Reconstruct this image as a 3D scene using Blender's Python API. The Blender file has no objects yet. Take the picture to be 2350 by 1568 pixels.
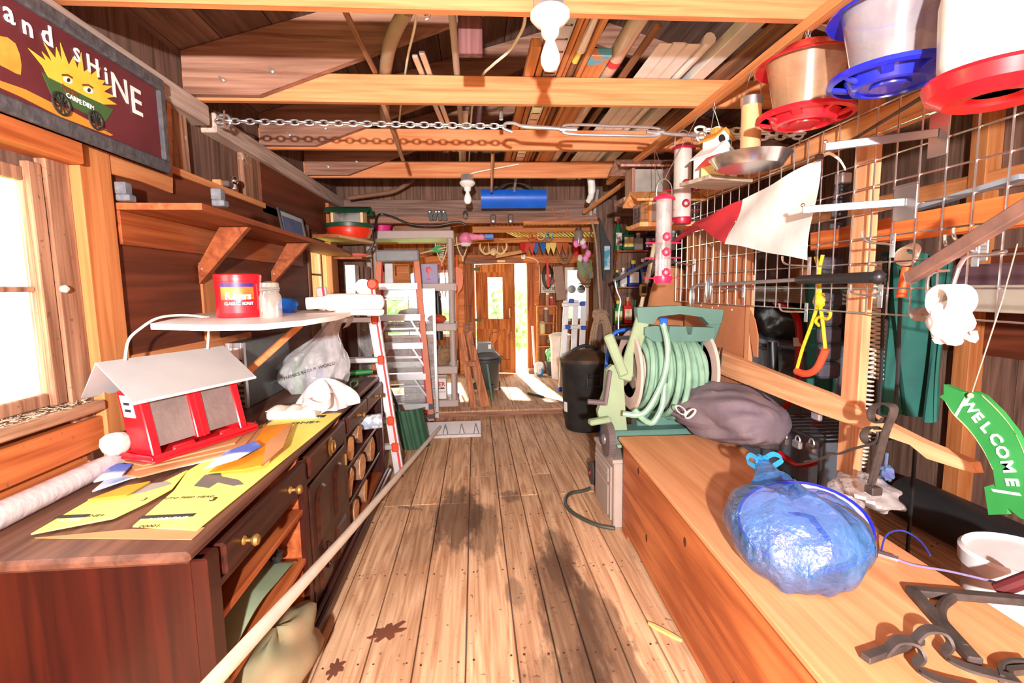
import bpy, bmesh, math, random
from mathutils import Vector, Matrix
random.seed(11)
D=bpy.data; S=bpy.context.scene; C=S.collection
# ------------------------------------------------------------------ camera
FPX=1130.0; CX,CY=1175.0,784.0; CH=1.45
YAW,PIT,ROL=math.radians(4.23),math.radians(6.28),math.radians(-0.88)
def _axes():
    f=Vector((math.sin(YAW)*math.cos(PIT),math.cos(YAW)*math.cos(PIT),-math.sin(PIT)))
    r=Vector((math.cos(YAW),-math.sin(YAW),0)); u=r.cross(f)
    return r*math.cos(ROL)+u*math.sin(ROL), -r*math.sin(ROL)+u*math.cos(ROL), f
AR,AU,AF=_axes()
cd=D.cameras.new('camera'); cd.sensor_fit='HORIZONTAL'; cd.sensor_width=36; cd.lens=FPX/2350*36; cd.clip_start=.02
cam=D.objects.new('camera',cd); C.objects.link(cam)
cam.matrix_world=Matrix(((AR.x,AU.x,-AF.x,0),(AR.y,AU.y,-AF.y,0),(AR.z,AU.z,-AF.z,CH),(0,0,0,1)))
S.camera=cam
# ------------------------------------------------------------------ sky, sun, flash, exposure
w=D.worlds.new('overcast_sky'); S.world=w; w.use_nodes=True
w.node_tree.nodes['Background'].inputs[0].default_value=(1,.985,.95,1)
w.node_tree.nodes['Background'].inputs[1].default_value=SKY=10.0
sun=D.lights.new('sun_offscreen','SUN'); sun.energy=24; sun.angle=.03; sun.color=(1,.95,.85)
so=D.objects.new('sun_offscreen',sun); C.objects.link(so); so.rotation_euler=(math.radians(-52),0,math.radians(6))
fl=D.lights.new('camera_flash_offscreen','POINT'); fl.energy=940; fl.shadow_soft_size=.035; fl.color=(1,.97,.95)
fo=D.objects.new('camera_flash_offscreen',fl); C.objects.link(fo); fo.location=(-.08,-1.25,1.68)
S.view_settings.view_transform='Standard'; S.view_settings.look='None'; S.view_settings.gamma=1
S.view_settings.use_curve_mapping=False; S.view_settings.exposure=.38
S.cycles.max_bounces=8; S.cycles.diffuse_bounces=4; S.cycles.transparent_max_bounces=24; S.cycles.sample_clamp_indirect=6
# ------------------------------------------------------------------ pixel of the photograph -> point on a plane of the room
def P(px,py,x=None,y=None,z=None):
    d=AR*((px-CX)/FPX)-AU*((py-CY)/FPX)+AF
    t=x/d.x if x is not None else y/d.y if y is not None else (z-CH)/d.z
    return Vector((0,0,CH))+d*t
# ------------------------------------------------------------------ meshes
def rot(ax,deg): return Matrix.Rotation(math.radians(deg),4,ax)
def T(x,y=0,z=0): return Matrix.Translation(Vector((x,y,z)) if not isinstance(x,Vector) else x)
def frame(o,xd,yd):
    xd=Vector(xd).normalized(); yd=Vector(yd); zd=xd.cross(yd).normalized(); yd=zd.cross(xd)
    return Matrix(((xd.x,yd.x,zd.x,o[0]),(xd.y,yd.y,zd.y,o[1]),(xd.z,yd.z,zd.z,o[2]),(0,0,0,1)))
class MB:
    def __init__(s): s.v=[]; s.f=[]
    def add(s,vs,fs,M=None):
        o=len(s.v); vs=[Vector(p) for p in vs]
        if M is not None: vs=[M@p for p in vs]
        s.v+=vs; s.f+=[tuple(i+o for i in f) for f in fs]; return s
    def box(s,x0,x1,y0,y1,z0,z1,c=0,M=None):
        if x0>x1:x0,x1=x1,x0
        if y0>y1:y0,y1=y1,y0
        if z0>z1:z0,z1=z1,z0
        c=min(c,(x1-x0)*.45,(y1-y0)*.45,(z1-z0)*.45)
        if c<=0:
            return s.add([(x,y,z) for z in(z0,z1) for y in(y0,y1) for x in(x0,x1)],[(0,2,3,1),(4,5,7,6),(0,1,5,4),(2,6,7,3),(0,4,6,2),(1,3,7,5)],M)
        vs=[]; idx={}
        for i,X in enumerate((x0,x1)):
            for j,Y in enumerate((y0,y1)):
                for k,Z in enumerate((z0,z1)):
                    a=(1 if i==0 else -1)*c; b=(1 if j==0 else -1)*c; d=(1 if k==0 else -1)*c
                    idx[i,j,k]=len(vs); vs+=[(X,Y+b,Z+d),(X+a,Y,Z+d),(X+a,Y+b,Z)]
        fs=[]
        for i in(0,1):
            q=[idx[i,0,0],idx[i,1,0],idx[i,1,1],idx[i,0,1]]; fs.append(tuple(q if i else q[::-1]))
            q=[idx[0,i,0]+1,idx[1,i,0]+1,idx[1,i,1]+1,idx[0,i,1]+1]; fs.append(tuple(q[::-1] if i else q))
            q=[idx[0,0,i]+2,idx[1,0,i]+2,idx[1,1,i]+2,idx[0,1,i]+2]; fs.append(tuple(q if i else q[::-1]))
        for a in(0,1):
            for b in(0,1):
                fs.append((idx[a,b,0],idx[a,b,1],idx[a,b,1]+1,idx[a,b,0]+1))
                fs.append((idx[a,0,b],idx[a,1,b],idx[a,1,b]+2,idx[a,0,b]+2))
                fs.append((idx[0,a,b]+1,idx[1,a,b]+1,idx[1,a,b]+2,idx[0,a,b]+2))
        for k in idx: fs.append((idx[k],idx[k]+1,idx[k]+2))
        return s.add(vs,fs,M)
    def bar(s,a,b,w,h,up=(0,0,1),c=0,ext=0):
        a=Vector(a); b=Vector(b); d=b-a; L=d.length; up=Vector(up)
        if abs(d.normalized().dot(up.normalized()))>.98: up=Vector((1,0,0)) if abs(d.x)<abs(d.y)+abs(d.z) else Vector((0,1,0))
        side=up.cross(d).normalized(); M=frame(a,d,side)
        return s.box(-ext,L+ext,-w/2,w/2,-h/2,h/2,c,M)
    def tube(s,pts,r,n=8,closed=False,cap=True):
        pts=[Vector(p) for p in pts]; m=len(pts); rs=r if isinstance(r,(list,tuple)) else [r]*m
        t0=None; rings=[]; nrm=None
        for i,p in enumerate(pts):
            a=pts[i-1] if i>0 or closed else p; b=pts[(i+1)%m] if i<m-1 or closed else p
            t=(b-a); t=t.normalized() if t.length>1e-9 else Vector((0,0,1))
            if nrm is None:
                nrm=t.orthogonal().normalized()
            else:
                nrm=nrm-t*nrm.dot(t); nrm=nrm.normalized() if nrm.length>1e-6 else t.orthogonal().normalized()
            bn=t.cross(nrm)
            rings.append([p+(nrm*math.cos(2*math.pi*k/n)+bn*math.sin(2*math.pi*k/n))*rs[i] for k in range(n)])
        vs=[v for q in rings for v in q]; fs=[]
        for i in range(m if closed else m-1):
            j=(i+1)%m
            for k in range(n): fs.append((i*n+k,i*n+(k+1)%n,j*n+(k+1)%n,j*n+k))
        if cap and not closed: fs+= [tuple(range(n))[::-1], tuple((m-1)*n+k for k in range(n))]
        return s.add(vs,fs)
    def lathe(s,prof,M=None,n=20,a0=0,a1=360):
        full=abs(a1-a0)>=359.9; m=n if full else n+1; vs=[]; fs=[]
        for r,z in prof:
            for k in range(m):
                a=math.radians(a0+(a1-a0)*k/n); vs.append((r*math.cos(a),r*math.sin(a),z))
        for i in range(len(prof)-1):
            for k in range(n):
                fs.append((i*m+k,i*m+(k+1)%m,(i+1)*m+(k+1)%m,(i+1)*m+k))
        if full:
            if prof[0][0]>1e-4: fs.append(tuple(range(n))[::-1])
            if prof[-1][0]>1e-4: fs.append(tuple((len(prof)-1)*m+k for k in range(n)))
        return s.add(vs,fs,M)
    def prism(s,poly,t,M=None):
        n=len(poly); vs=[(x,y,0) for x,y in poly]+[(x,y,t) for x,y in poly]
        fs=[tuple(range(n))[::-1],tuple(range(n,2*n))]+[(i,(i+1)%n,n+(i+1)%n,n+i) for i in range(n)]
        return s.add(vs,fs,M)
    def strip(s,pts,wd,t):
        """flat band of width vector wd and thickness t following pts"""
        pts=[Vector(p) for p in pts]; wd=Vector(wd); n=len(pts); vs=[]; fs=[]
        for i,p in enumerate(pts):
            a=pts[max(i-1,0)]; b=pts[min(i+1,n-1)]; nn=(b-a).cross(wd).normalized()*t/2
            vs+=[p-wd/2-nn,p+wd/2-nn,p+wd/2+nn,p-wd/2+nn]
        for i in range(n-1):
            for k in range(4): fs.append((4*i+k,4*i+(k+1)%4,4*i+4+(k+1)%4,4*i+4+k))
        fs+=[(3,2,1,0),tuple(4*(n-1)+k for k in range(4))]
        return s.add(vs,fs)
    def surf(s,f,nu,nv,th=0,cu=False):
        vs=[Vector(f(i/nu,j/nv)) for i in range(nu+1) for j in range(nv+1)]
        fs=[(i*(nv+1)+j,(i+1)*(nv+1)+j,(i+1)*(nv+1)+j+1,i*(nv+1)+j+1) for i in range(nu) for j in range(nv)]
        if th:
            N=[Vector((0,0,0)) for _ in vs]
            for q in fs:
                nn=(vs[q[1]]-vs[q[0]]).cross(vs[q[2]]-vs[q[0]])
                for k in q: N[k]+=nn
            m=len(vs); vs=vs+[v-(k.normalized() if k.length>1e-12 else Vector((0,0,1)))*th for v,k in zip(vs,N)]
            fs=fs+[tuple(i+m for i in q[::-1]) for q in fs]
            e=[(i*(nv+1),(i+1)*(nv+1)) for i in range(nu)]+[((i+1)*(nv+1)+nv,i*(nv+1)+nv) for i in range(nu)]
            e+=[(j+1,j) for j in range(nv)]+[(nu*(nv+1)+j,nu*(nv+1)+j+1) for j in range(nv)]
            fs+=[(a,a+m,b+m,b) for a,b in e]
        return s.add(vs,fs)
    def blob(s,c,r,n=24,m=14,amp=.12,fq=3,sq=1,seed=0):
        """lumpy rounded body"""
        rr=random.Random(seed); ph=[(rr.uniform(0,6.3),rr.uniform(0,6.3),rr.uniform(.6,1.5)*fq,rr.randint(1,int(fq)+2)) for _ in range(6)]
        c=Vector(c); vs=[]; fs=[]
        for i in range(m+1):
            th=math.pi*i/m
            for k in range(n):
                a=2*math.pi*k/n; g=1+amp*sum(math.sin(p[3]*a+p[0])*math.sin(p[2]*th+p[1]) for p in ph)/3
                st=math.sin(th)**sq; vs.append(c+Vector((r[0]*st*math.cos(a)*g,r[1]*st*math.sin(a)*g,r[2]*math.cos(th)*g)))
        for i in range(m):
            for k in range(n): fs.append((i*n+k,(i+1)*n+k,(i+1)*n+(k+1)%n,i*n+(k+1)%n))
        return s.add(vs,fs)
def ring(c,r,M=None,n=20,a0=0,a1=360):
    q=[Vector((r*math.cos(math.radians(a0+(a1-a0)*k/n)),r*math.sin(math.radians(a0+(a1-a0)*k/n)),0)) for k in range(n+(0 if abs(a1-a0)>=360 else 1))]
    M=M or Matrix(); return [Vector(c)+(M.to_3x3()@p) for p in q]
def arc(a,b,sag,n=12):
    a=Vector(a); b=Vector(b); sag=Vector(sag)
    return [a.lerp(b,i/n)+sag*4*(i/n)*(1-i/n) for i in range(n+1)]
def spl(pts,k=6):
    pts=[Vector(p) for p in pts]; out=[]
    for i in range(len(pts)-1):
        p0=pts[max(i-1,0)];p1=pts[i];p2=pts[i+1];p3=pts[min(i+2,len(pts)-1)]
        for j in range(k):
            t=j/k; out.append(.5*((2*p1)+(p2-p0)*t+(2*p0-5*p1+4*p2-p3)*t*t+(3*p1-p0-3*p2+p3)*t**3))
    return out+[pts[-1]]
LOCAL=set()
def base(o):
    v=Vector((0,0,0)); loc=False; q=o
    while q is not None:
        v=v+q.location
        if q.name in LOCAL: loc=True
        q=q.parent
    return Vector((0,0,0)) if loc else v
def mesh(mb,name,off=Vector((0,0,0)),ang=34):
    me=D.meshes.new(name); me.from_pydata([tuple(v-off) for v in mb.v],[],mb.f); me.validate()
    bm=bmesh.new(); bm.from_mesh(me); bmesh.ops.recalc_face_normals(bm,faces=bm.faces); bm.to_mesh(me); bm.free()
    if ang: me.shade_smooth(); me.set_sharp_from_angle(angle=math.radians(ang))
    return me
def tag(o,label=None,cat=None,group=None,kind=None):
    for k,v in(('label',label),('category',cat),('group',group),('kind',kind)):
        if v: o[k]=v
    return o
def thing(name,label,cat,loc=(0,0,0),group=None,local=False,rz=0,M=None):
    o=D.objects.new(name,None); C.objects.link(o); o.empty_display_size=.05; o.location=loc; o.rotation_euler=(0,0,math.radians(rz))
    if M is not None: o.matrix_basis=M
    if local or rz or M is not None: LOCAL.add(o.name)
    return tag(o,label,cat,group)
def part(name,mb,m,parent,label=None,ang=34,kind=None):
    o=D.objects.new(name,mesh(mb,name,base(parent),ang) if isinstance(mb,MB) else mb); C.objects.link(o); o.parent=parent
    if m: 
        o.data.materials.clear(); o.data.materials.append(m)
    if label: o['label']=label
    if kind: o['kind']=kind
    return o
def solo(name,mb,m,label,cat,group=None,kind=None,ang=34):
    lo=Vector((min(v.x for v in mb.v),min(v.y for v in mb.v),min(v.z for v in mb.v))); hi=Vector((max(v.x for v in mb.v),max(v.y for v in mb.v),max(v.z for v in mb.v)))
    b=Vector(((lo.x+hi.x)/2,(lo.y+hi.y)/2,lo.z))
    o=D.objects.new(name,mesh(mb,name,b,ang)); C.objects.link(o); o.location=b; o.data.materials.append(m)
    return tag(o,label,cat,group,kind)
def struct(name,label=None):
    o=D.objects.new(name,None); C.objects.link(o); o['kind']='structure'
    if label: o['label']=label; 
    return o
def dup(root,loc,rz=None,label=None):
    r=root.copy(); C.objects.link(r); r.location=loc
    if rz is not None: r.rotation_euler=(0,0,math.radians(rz))
    if label: r['label']=label
    for ch in root.children:
        c=ch.copy(); C.objects.link(c); c.parent=r
        for g in ch.children:
            d=g.copy(); C.objects.link(d); d.parent=c
    return r
def text(s,M,size,m,parent,depth=.001,name='lettering',align='CENTER',sx=1,bold=0,shear=0,spc=1):
    cu=D.curves.new('t','FONT'); cu.body=s; cu.size=size; cu.align_x=align; cu.align_y='CENTER'; cu.extrude=depth; cu.offset=bold; cu.shear=shear; cu.resolution_u=2; cu.space_character=spc
    o=D.objects.new('t',cu); C.objects.link(o); me=D.meshes.new_from_object(o); D.objects.remove(o); D.curves.remove(cu)
    me.transform(M@Matrix.Diagonal((sx,1,1,1))); me.transform(T(-base(parent))); me.name=name
    return part(name,me,m,parent)
# ------------------------------------------------------------------ materials
def _nt(name):
    m=D.materials.new(name); m.use_nodes=True; nt=m.node_tree; b=nt.nodes['Principled BSDF']; return m,nt,b
def N(nt,t,**k):
    n=nt.nodes.new(t)
    for a,v in k.items(): setattr(n,a,v)
    return n
def rgb(c): return (c[0],c[1],c[2],1)
def sr(*c):
    """photograph colour 0-255 -> linear"""
    return tuple(((v/255)/12.92 if v<=10 else ((v/255+.055)/1.055)**2.4) for v in c)
def mat(name,col,rough=.55,metal=0,var=.12,scale=9,col2=None,bump=0,spec=None,alpha=None,trans=0,coat=0,contrast=.25,bscale=None):
    m,nt,b=_nt(name); L=nt.links
    tc=N(nt,'ShaderNodeTexCoord'); no=N(nt,'ShaderNodeTexNoise'); no.inputs['Scale'].default_value=scale; no.inputs['Detail'].default_value=5
    L.new(tc.outputs['Object'],no.inputs['Vector']); rp=N(nt,'ShaderNodeValToRGB')
    c1=tuple(x*(1-var) for x in col); c2=col2 if col2 else tuple(min(1,x*(1+var)) for x in col)
    rp.color_ramp.elements[0].color=rgb(c1 if not col2 else col); rp.color_ramp.elements[1].color=rgb(c2)
    rp.color_ramp.elements[0].position=.5-contrast; rp.color_ramp.elements[1].position=.5+contrast
    L.new(no.outputs['Fac'],rp.inputs[0]); L.new(rp.outputs[0],b.inputs['Base Color'])
    b.inputs['Roughness'].default_value=rough; b.inputs['Metallic'].default_value=metal
    if coat: b.inputs['Coat Weight'].default_value=coat
    if spec is not None: b.inputs['Specular IOR Level'].default_value=spec
    if alpha is not None: b.inputs['Alpha'].default_value=alpha
    if trans: b.inputs['Transmission Weight'].default_value=trans; b.inputs['IOR'].default_value=1.1
    if bump:
        bp=N(nt,'ShaderNodeBump'); bp.inputs['Strength'].default_value=bump; bp.inputs['Distance'].default_value=.01
        if bscale:
            n2=N(nt,'ShaderNodeTexNoise'); n2.inputs['Scale'].default_value=bscale; n2.inputs['Detail'].default_value=4; L.new(tc.outputs['Object'],n2.inputs['Vector']); L.new(n2.outputs['Fac'],bp.inputs['Height'])
        else: L.new(no.outputs['Fac'],bp.inputs['Height'])
        L.new(bp.outputs[0],b.inputs['Normal'])
    return m
def wood(name,dark,light,axis='y',scale=1,rough=.7,wear=None,wearamt=.5,bump=.25,ring=.35,vary=.16,stains=None,spec=.3,speck=0):
    m,nt,b=_nt(name); L=nt.links
    tc=N(nt,'ShaderNodeTexCoord'); oi=N(nt,'ShaderNodeObjectInfo'); ad=N(nt,'ShaderNodeVectorMath',operation='ADD'); ml=N(nt,'ShaderNodeVectorMath',operation='SCALE')
    cb=N(nt,'ShaderNodeCombineXYZ')
    for k in range(3): L.new(oi.outputs['Random'],cb.inputs[k])
    L.new(cb.outputs[0],ml.inputs[0]); ml.inputs[3].default_value=31
    L.new(tc.outputs['Object'],ad.inputs[0]); L.new(ml.outputs[0],ad.inputs[1])
    mp=N(nt,'ShaderNodeMapping'); sc=[48*scale]*3; sc['xyz'.index(axis)]=1.8*scale; mp.inputs['Scale'].default_value=sc
    L.new(ad.outputs[0],mp.inputs['Vector'])
    n1=N(nt,'ShaderNodeTexNoise'); n1.inputs['Scale'].default_value=1; n1.inputs['Detail'].default_value=7; n1.inputs['Roughness'].default_value=.62; n1.inputs['Distortion'].default_value=.7
    L.new(mp.outputs[0],n1.inputs['Vector'])
    # ring lines
    mp2=N(nt,'ShaderNodeMapping'); s2=[6.5*scale]*3; s2['xyz'.index(axis)]=.5*scale; mp2.inputs['Scale'].default_value=s2; L.new(ad.outputs[0],mp2.inputs['Vector'])
    n2=N(nt,'ShaderNodeTexNoise'); n2.inputs['Scale'].default_value=1; n2.inputs['Detail'].default_value=2; L.new(mp2.outputs[0],n2.inputs['Vector'])
    mu=N(nt,'ShaderNodeMath',operation='MULTIPLY'); mu.inputs[1].default_value=55; L.new(n2.outputs['Fac'],mu.inputs[0])
    si=N(nt,'ShaderNodeMath',operation='SINE'); L.new(mu.outputs[0],si.inputs[0])
    m1=N(nt,'ShaderNodeMath',operation='MULTIPLY_ADD'); m1.inputs[1].default_value=.28*ring; L.new(si.outputs[0],m1.inputs[0]); L.new(n1.outputs['Fac'],m1.inputs[2])
    rp=N(nt,'ShaderNodeValToRGB'); rp.color_ramp.elements[0].position=.3; rp.color_ramp.elements[1].position=.72
    rp.color_ramp.elements[0].color=rgb(dark); rp.color_ramp.elements[1].color=rgb(light); L.new(m1.outputs[0],rp.inputs[0])
    # board to board difference
    hv=N(nt,'ShaderNodeHueSaturation'); mr=N(nt,'ShaderNodeMapRange'); mr.inputs[3].default_value=1-vary; mr.inputs[4].default_value=1+vary
    L.new(oi.outputs['Random'],mr.inputs[0]); L.new(mr.outputs[0],hv.inputs['Value']); L.new(rp.outputs[0],hv.inputs['Color']); out=hv.outputs[0]
    if wear:
        n3=N(nt,'ShaderNodeTexNoise'); n3.inputs['Scale'].default_value=5; n3.inputs['Detail'].default_value=8; n3.inputs['Roughness'].default_value=.7; L.new(ad.outputs[0],n3.inputs['Vector'])
        r3=N(nt,'ShaderNodeValToRGB'); r3.color_ramp.elements[0].position=1-wearamt*.75; r3.color_ramp.elements[1].position=min(1,1.14-wearamt*.75); r3.color_ramp.elements[0].color=(0,0,0,1); r3.color_ramp.elements[1].color=(1,1,1,1); L.new(n3.outputs['Fac'],r3.inputs[0])
        mx=N(nt,'ShaderNodeMix',data_type='RGBA'); L.new(r3.outputs[0],mx.inputs[0]); L.new(out,mx.inputs[6]); mx.inputs[7].default_value=rgb(wear); out=mx.outputs[2]
    if speck:
        n6=N(nt,'ShaderNodeTexNoise'); n6.inputs['Scale'].default_value=38; n6.inputs['Detail'].default_value=3; L.new(ad.outputs[0],n6.inputs['Vector'])
        r6=N(nt,'ShaderNodeMapRange'); r6.inputs[1].default_value=.66; r6.inputs[2].default_value=.72; r6.inputs[4].default_value=speck; L.new(n6.outputs['Fac'],r6.inputs[0])
        mx=N(nt,'ShaderNodeMix',data_type='RGBA'); L.new(r6.outputs[0],mx.inputs[0]); L.new(out,mx.inputs[6]); mx.inputs[7].default_value=(.09,.045,.025,1); out=mx.outputs[2]
    if stains:
        geo=N(nt,'ShaderNodeNewGeometry'); n4=N(nt,'ShaderNodeTexNoise'); n4.inputs['Scale'].default_value=6; n4.inputs['Detail'].default_value=8; n4.inputs['Roughness'].default_value=.65; mq=N(nt,'ShaderNodeMapping'); mq.inputs['Scale'].default_value=(3.0,.8,1); L.new(geo.outputs['Position'],mq.inputs['Vector']); L.new(mq.outputs[0],n4.inputs['Vector'])
        for (sx,sy,rx,ry,amt) in stains:
            sb=N(nt,'ShaderNodeVectorMath',operation='SUBTRACT'); sb.inputs[1].default_value=(sx,sy,0); L.new(geo.outputs['Position'],sb.inputs[0])
            dv=N(nt,'ShaderNodeVectorMath',operation='DIVIDE'); dv.inputs[1].default_value=(rx,ry,1); L.new(sb.outputs[0],dv.inputs[0])
            ln=N(nt,'ShaderNodeVectorMath',operation='LENGTH'); L.new(dv.outputs[0],ln.inputs[0])
            a2=N(nt,'ShaderNodeMath',operation='MULTIPLY_ADD'); a2.inputs[1].default_value=1.6; L.new(n4.outputs['Fac'],a2.inputs[0]); a3=N(nt,'ShaderNodeMath',operation='SUBTRACT'); L.new(ln.outputs[1],a3.inputs[0]); a3.inputs[1].default_value=.8; L.new(a3.outputs[0],a2.inputs[2])
            r5=N(nt,'ShaderNodeMapRange'); r5.inputs[1].default_value=.80; r5.inputs[2].default_value=1.14; r5.inputs[3].default_value=amt*.8; r5.inputs[4].default_value=0; L.new(a2.outputs[0],r5.inputs[0])
            mx=N(nt,'ShaderNodeMix',data_type='RGBA'); L.new(r5.outputs[0],mx.inputs[0]); L.new(out,mx.inputs[6]); mx.inputs[7].default_value=(.065,.033,.02,1); out=mx.outputs[2]
    L.new(out,b.inputs['Base Color']); b.inputs['Roughness'].default_value=rough; b.inputs['Specular IOR Level'].default_value=spec
    if bump:
        bp=N(nt,'ShaderNodeBump'); bp.inputs['Strength'].default_value=bump; bp.inputs['Distance'].default_value=.004; L.new(m1.outputs[0],bp.inputs['Height']); L.new(bp.outputs[0],b.inputs['Normal'])
    return m
def film(name,col,op,rough=.12,gloss=.12,bump=0,bscale=25):
    """thin clear or tinted sheet: mostly see-through, some body colour, a glossy skin"""
    m=D.materials.new(name); m.use_nodes=True; nt=m.node_tree; L=nt.links; nt.nodes.clear()
    o=N(nt,'ShaderNodeOutputMaterial'); tr=N(nt,'ShaderNodeBsdfTransparent'); df=N(nt,'ShaderNodeBsdfPrincipled'); gl=N(nt,'ShaderNodeBsdfGlossy'); m1=N(nt,'ShaderNodeMixShader'); m2=N(nt,'ShaderNodeMixShader'); lw=N(nt,'ShaderNodeLayerWeight'); lw.inputs[0].default_value=.5; fr=N(nt,'ShaderNodeMath',operation='POWER'); fr.inputs[1].default_value=5; L.new(lw.outputs['Facing'],fr.inputs[0])
    tc=N(nt,'ShaderNodeTexCoord'); no=N(nt,'ShaderNodeTexNoise'); no.inputs['Scale'].default_value=7; no.inputs['Detail'].default_value=5; L.new(tc.outputs['Object'],no.inputs[0])
    mr=N(nt,'ShaderNodeMapRange'); mr.inputs[1].default_value=.3; mr.inputs[2].default_value=.7; mr.inputs[3].default_value=max(0,op-.15); mr.inputs[4].default_value=min(1,op+.15); L.new(no.outputs['Fac'],mr.inputs[0])
    df.inputs['Base Color'].default_value=rgb(col); df.inputs['Roughness'].default_value=.4; tr.inputs[0].default_value=rgb(tuple(.35*c+.65 for c in col)); gl.inputs[1].default_value=rough
    L.new(mr.outputs[0],m1.inputs[0]); L.new(tr.outputs[0],m1.inputs[1]); L.new(df.outputs[0],m1.inputs[2])
    ad=N(nt,'ShaderNodeMath',operation='MAXIMUM'); ad.inputs[1].default_value=gloss; L.new(fr.outputs[0],ad.inputs[0])
    L.new(ad.outputs[0],m2.inputs[0]); L.new(m1.outputs[0],m2.inputs[1]); L.new(gl.outputs[0],m2.inputs[2]); L.new(m2.outputs[0],o.inputs[0])
    if bump:
        bp=N(nt,'ShaderNodeBump'); bp.inputs['Strength'].default_value=bump; bp.inputs['Distance'].default_value=.02
        n2=N(nt,'ShaderNodeTexNoise'); n2.inputs['Scale'].default_value=bscale; n2.inputs['Detail'].default_value=5; L.new(tc.outputs['Object'],n2.inputs[0]); L.new(n2.outputs['Fac'],bp.inputs['Height'])
        for q in(df.inputs['Normal'],gl.inputs['Normal']): L.new(bp.outputs[0],q)
    return m
# ================================================================== materials of the building
W_FLOOR=wood('floor_boards',sr(176,128,92),sr(230,190,150),'y',1.0,.75,wear=sr(150,108,78),wearamt=.40,bump=.5,ring=.3,vary=.14,speck=.75,
  stains=[(-.14,3.05,.17,.42,.9),(.02,2.85,.10,.35,.7),(.38,2.05,.13,.6,.85),(.50,1.75,.12,.5,.8),(.42,2.5,.09,.3,.75),(.22,3.3,.07,.1,.7),(.1,3.6,.1,.2,.25),(-.35,2.7,.12,.25,.35),(.16,2.2,.05,.12,.6),(.3,1.5,.2,.3,.5)])
W_FLOORB=wood('back_floor_boards',sr(176,128,92),sr(230,190,150),'y',1,.8,bump=.3,vary=.08)
W_JOIST=wood('joist_pine',sr(182,106,62),sr(214,148,100),'x',.8,.65,bump=.15,ring=.2,vary=.06)
W_OLD=wood('old_rafter',sr(120,82,66),sr(176,132,110),'x',.8,.8,bump=.3,ring=.25,vary=.08)
W_ROOF=wood('roof_boards',sr(80,58,50),sr(128,100,88),'y',.8,.85,bump=.3,ring=.2,vary=.22)
W_ROOFX=wood('roof_boards_cross',sr(62,40,32),sr(112,80,64),'x',.8,.85,bump=.3,ring=.2,vary=.22)
W_DARKV=wood('dark_wall_boards',sr(84,60,50),sr(136,104,88),'z',.8,.85,bump=.35,ring=.25,vary=.2)
W_HEAD=wood('header_timber',sr(104,80,72),sr(150,122,110),'x',.8,.85,bump=.3,vary=.1)
W_POST=wood('dark_post',sr(80,60,52),sr(124,98,86),'z',.8,.85,bump=.35,vary=.1)
W_PLATE=wood('grey_plate',sr(150,130,118),sr(212,190,176),'y',.9,.8,bump=.3,ring=.2,vary=.06)
W_PLY=wood('brown_plywood',sr(84,38,20),sr(116,58,34),'y',.5,.6,bump=.1,ring=.5,vary=.05)
W_PINEV=wood('pine_upright',sr(166,96,50),sr(202,136,84),'z',.7,.6,bump=.12,ring=.2,vary=.06)
W_PINEY=wood('pine_along',sr(186,112,64),sr(222,152,100),'y',.7,.6,bump=.12,ring=.2,vary=.06)
W_ORB=wood('orange_board',sr(146,72,32),sr(192,110,60),'y',.7,.6,bump=.15,ring=.3,vary=.06,speck=.4)
W_WORN=wood('worn_casing',sr(112,74,54),sr(176,132,104),'z',.9,.8,wear=sr(250,240,220),wearamt=.5,bump=.4,vary=.08,speck=.7)
W_BACKV=wood('back_room_boards',sr(128,72,42),sr(188,122,76),'z',.8,.75,bump=.3,vary=.16)
W_BACKX=wood('back_room_rails',sr(184,106,58),sr(224,150,94),'x',.8,.7,bump=.2,vary=.1)
W_BACKY=wood('back_room_rafters',sr(184,106,58),sr(224,150,94),'y',.8,.7,bump=.2,vary=.1)
M_GLASS=film('window_glass',(.9,.92,.9),.03,.02,.04)
M_NAIL=mat('zinc_bolt',(.62,.62,.62),.35,.9)
M_LAWN=mat('lawn',sr(120,170,70),.9,0,col2=sr(190,220,130),scale=3)
XL=-1.40; YB=5.50; YE=8.0; XR=2.95; ZB=.065; YN=-1.7
# ------------------------------------------------------------------ ground outside
g=MB().box(-14,14,-9,22,-.6,-.45); go=solo('ground',g,M_LAWN,'sunlit lawn outside the shed','ground',kind='structure')
# ------------------------------------------------------------------ floor
fl_=struct('floor','worn stained plank floor of the shed')
part('subfloor',MB().box(XL-.1,XR+.1,YN,YB,-.40,-.032),W_ROOF,fl_)
seams=[XL,-1.21,-1.02,-.83,-.645,-.46,-.27,-.068,.135,.29,.412,.56,.715,.87,1.06,1.26,1.45,1.64,1.85,2.05,2.27,2.5,2.72,XR]
for i in range(len(seams)-1):
    x0,x1=seams[i]+.003,seams[i+1]-.003; cuts=[YN,.55+.45*((i*7)%5)/5, 3.30 if i%3!=1 else 3.68, YB-.02]
    if i in(4,5,6): cuts=[YN,.9,3.22,YB-.02]
    for a,b in zip(cuts,cuts[1:]):
        dz=random.uniform(-.0025,.001); part('plank',MB().box(x0,x1,a+.002,b-.002,-.034,dz,.003),W_FLOOR,fl_)
fb=struct('floor_back_room','raised plank floor of the back room')
part('step_riser',MB().box(-1.5,1.36,YB-.02,YB+.03,-.03,ZB-.012,.004),W_OLD,fb)
part('step_edge',MB().box(-1.5,1.36,YB-.03,YB+.16,ZB-.014,ZB+.004,.004),W_FLOORB,fb)
part('subfloor',MB().box(-2.1,2.7,YB+.03,YE+.1,-.4,ZB-.03),W_ROOF,fb)
xs=[-2.05,-1.8,-1.55,-1.3,-1.06,-.82,-.58,-.34,-.1,.17,.42,.72,.98,1.2,1.45,1.7,1.95,2.2,2.45]
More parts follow.
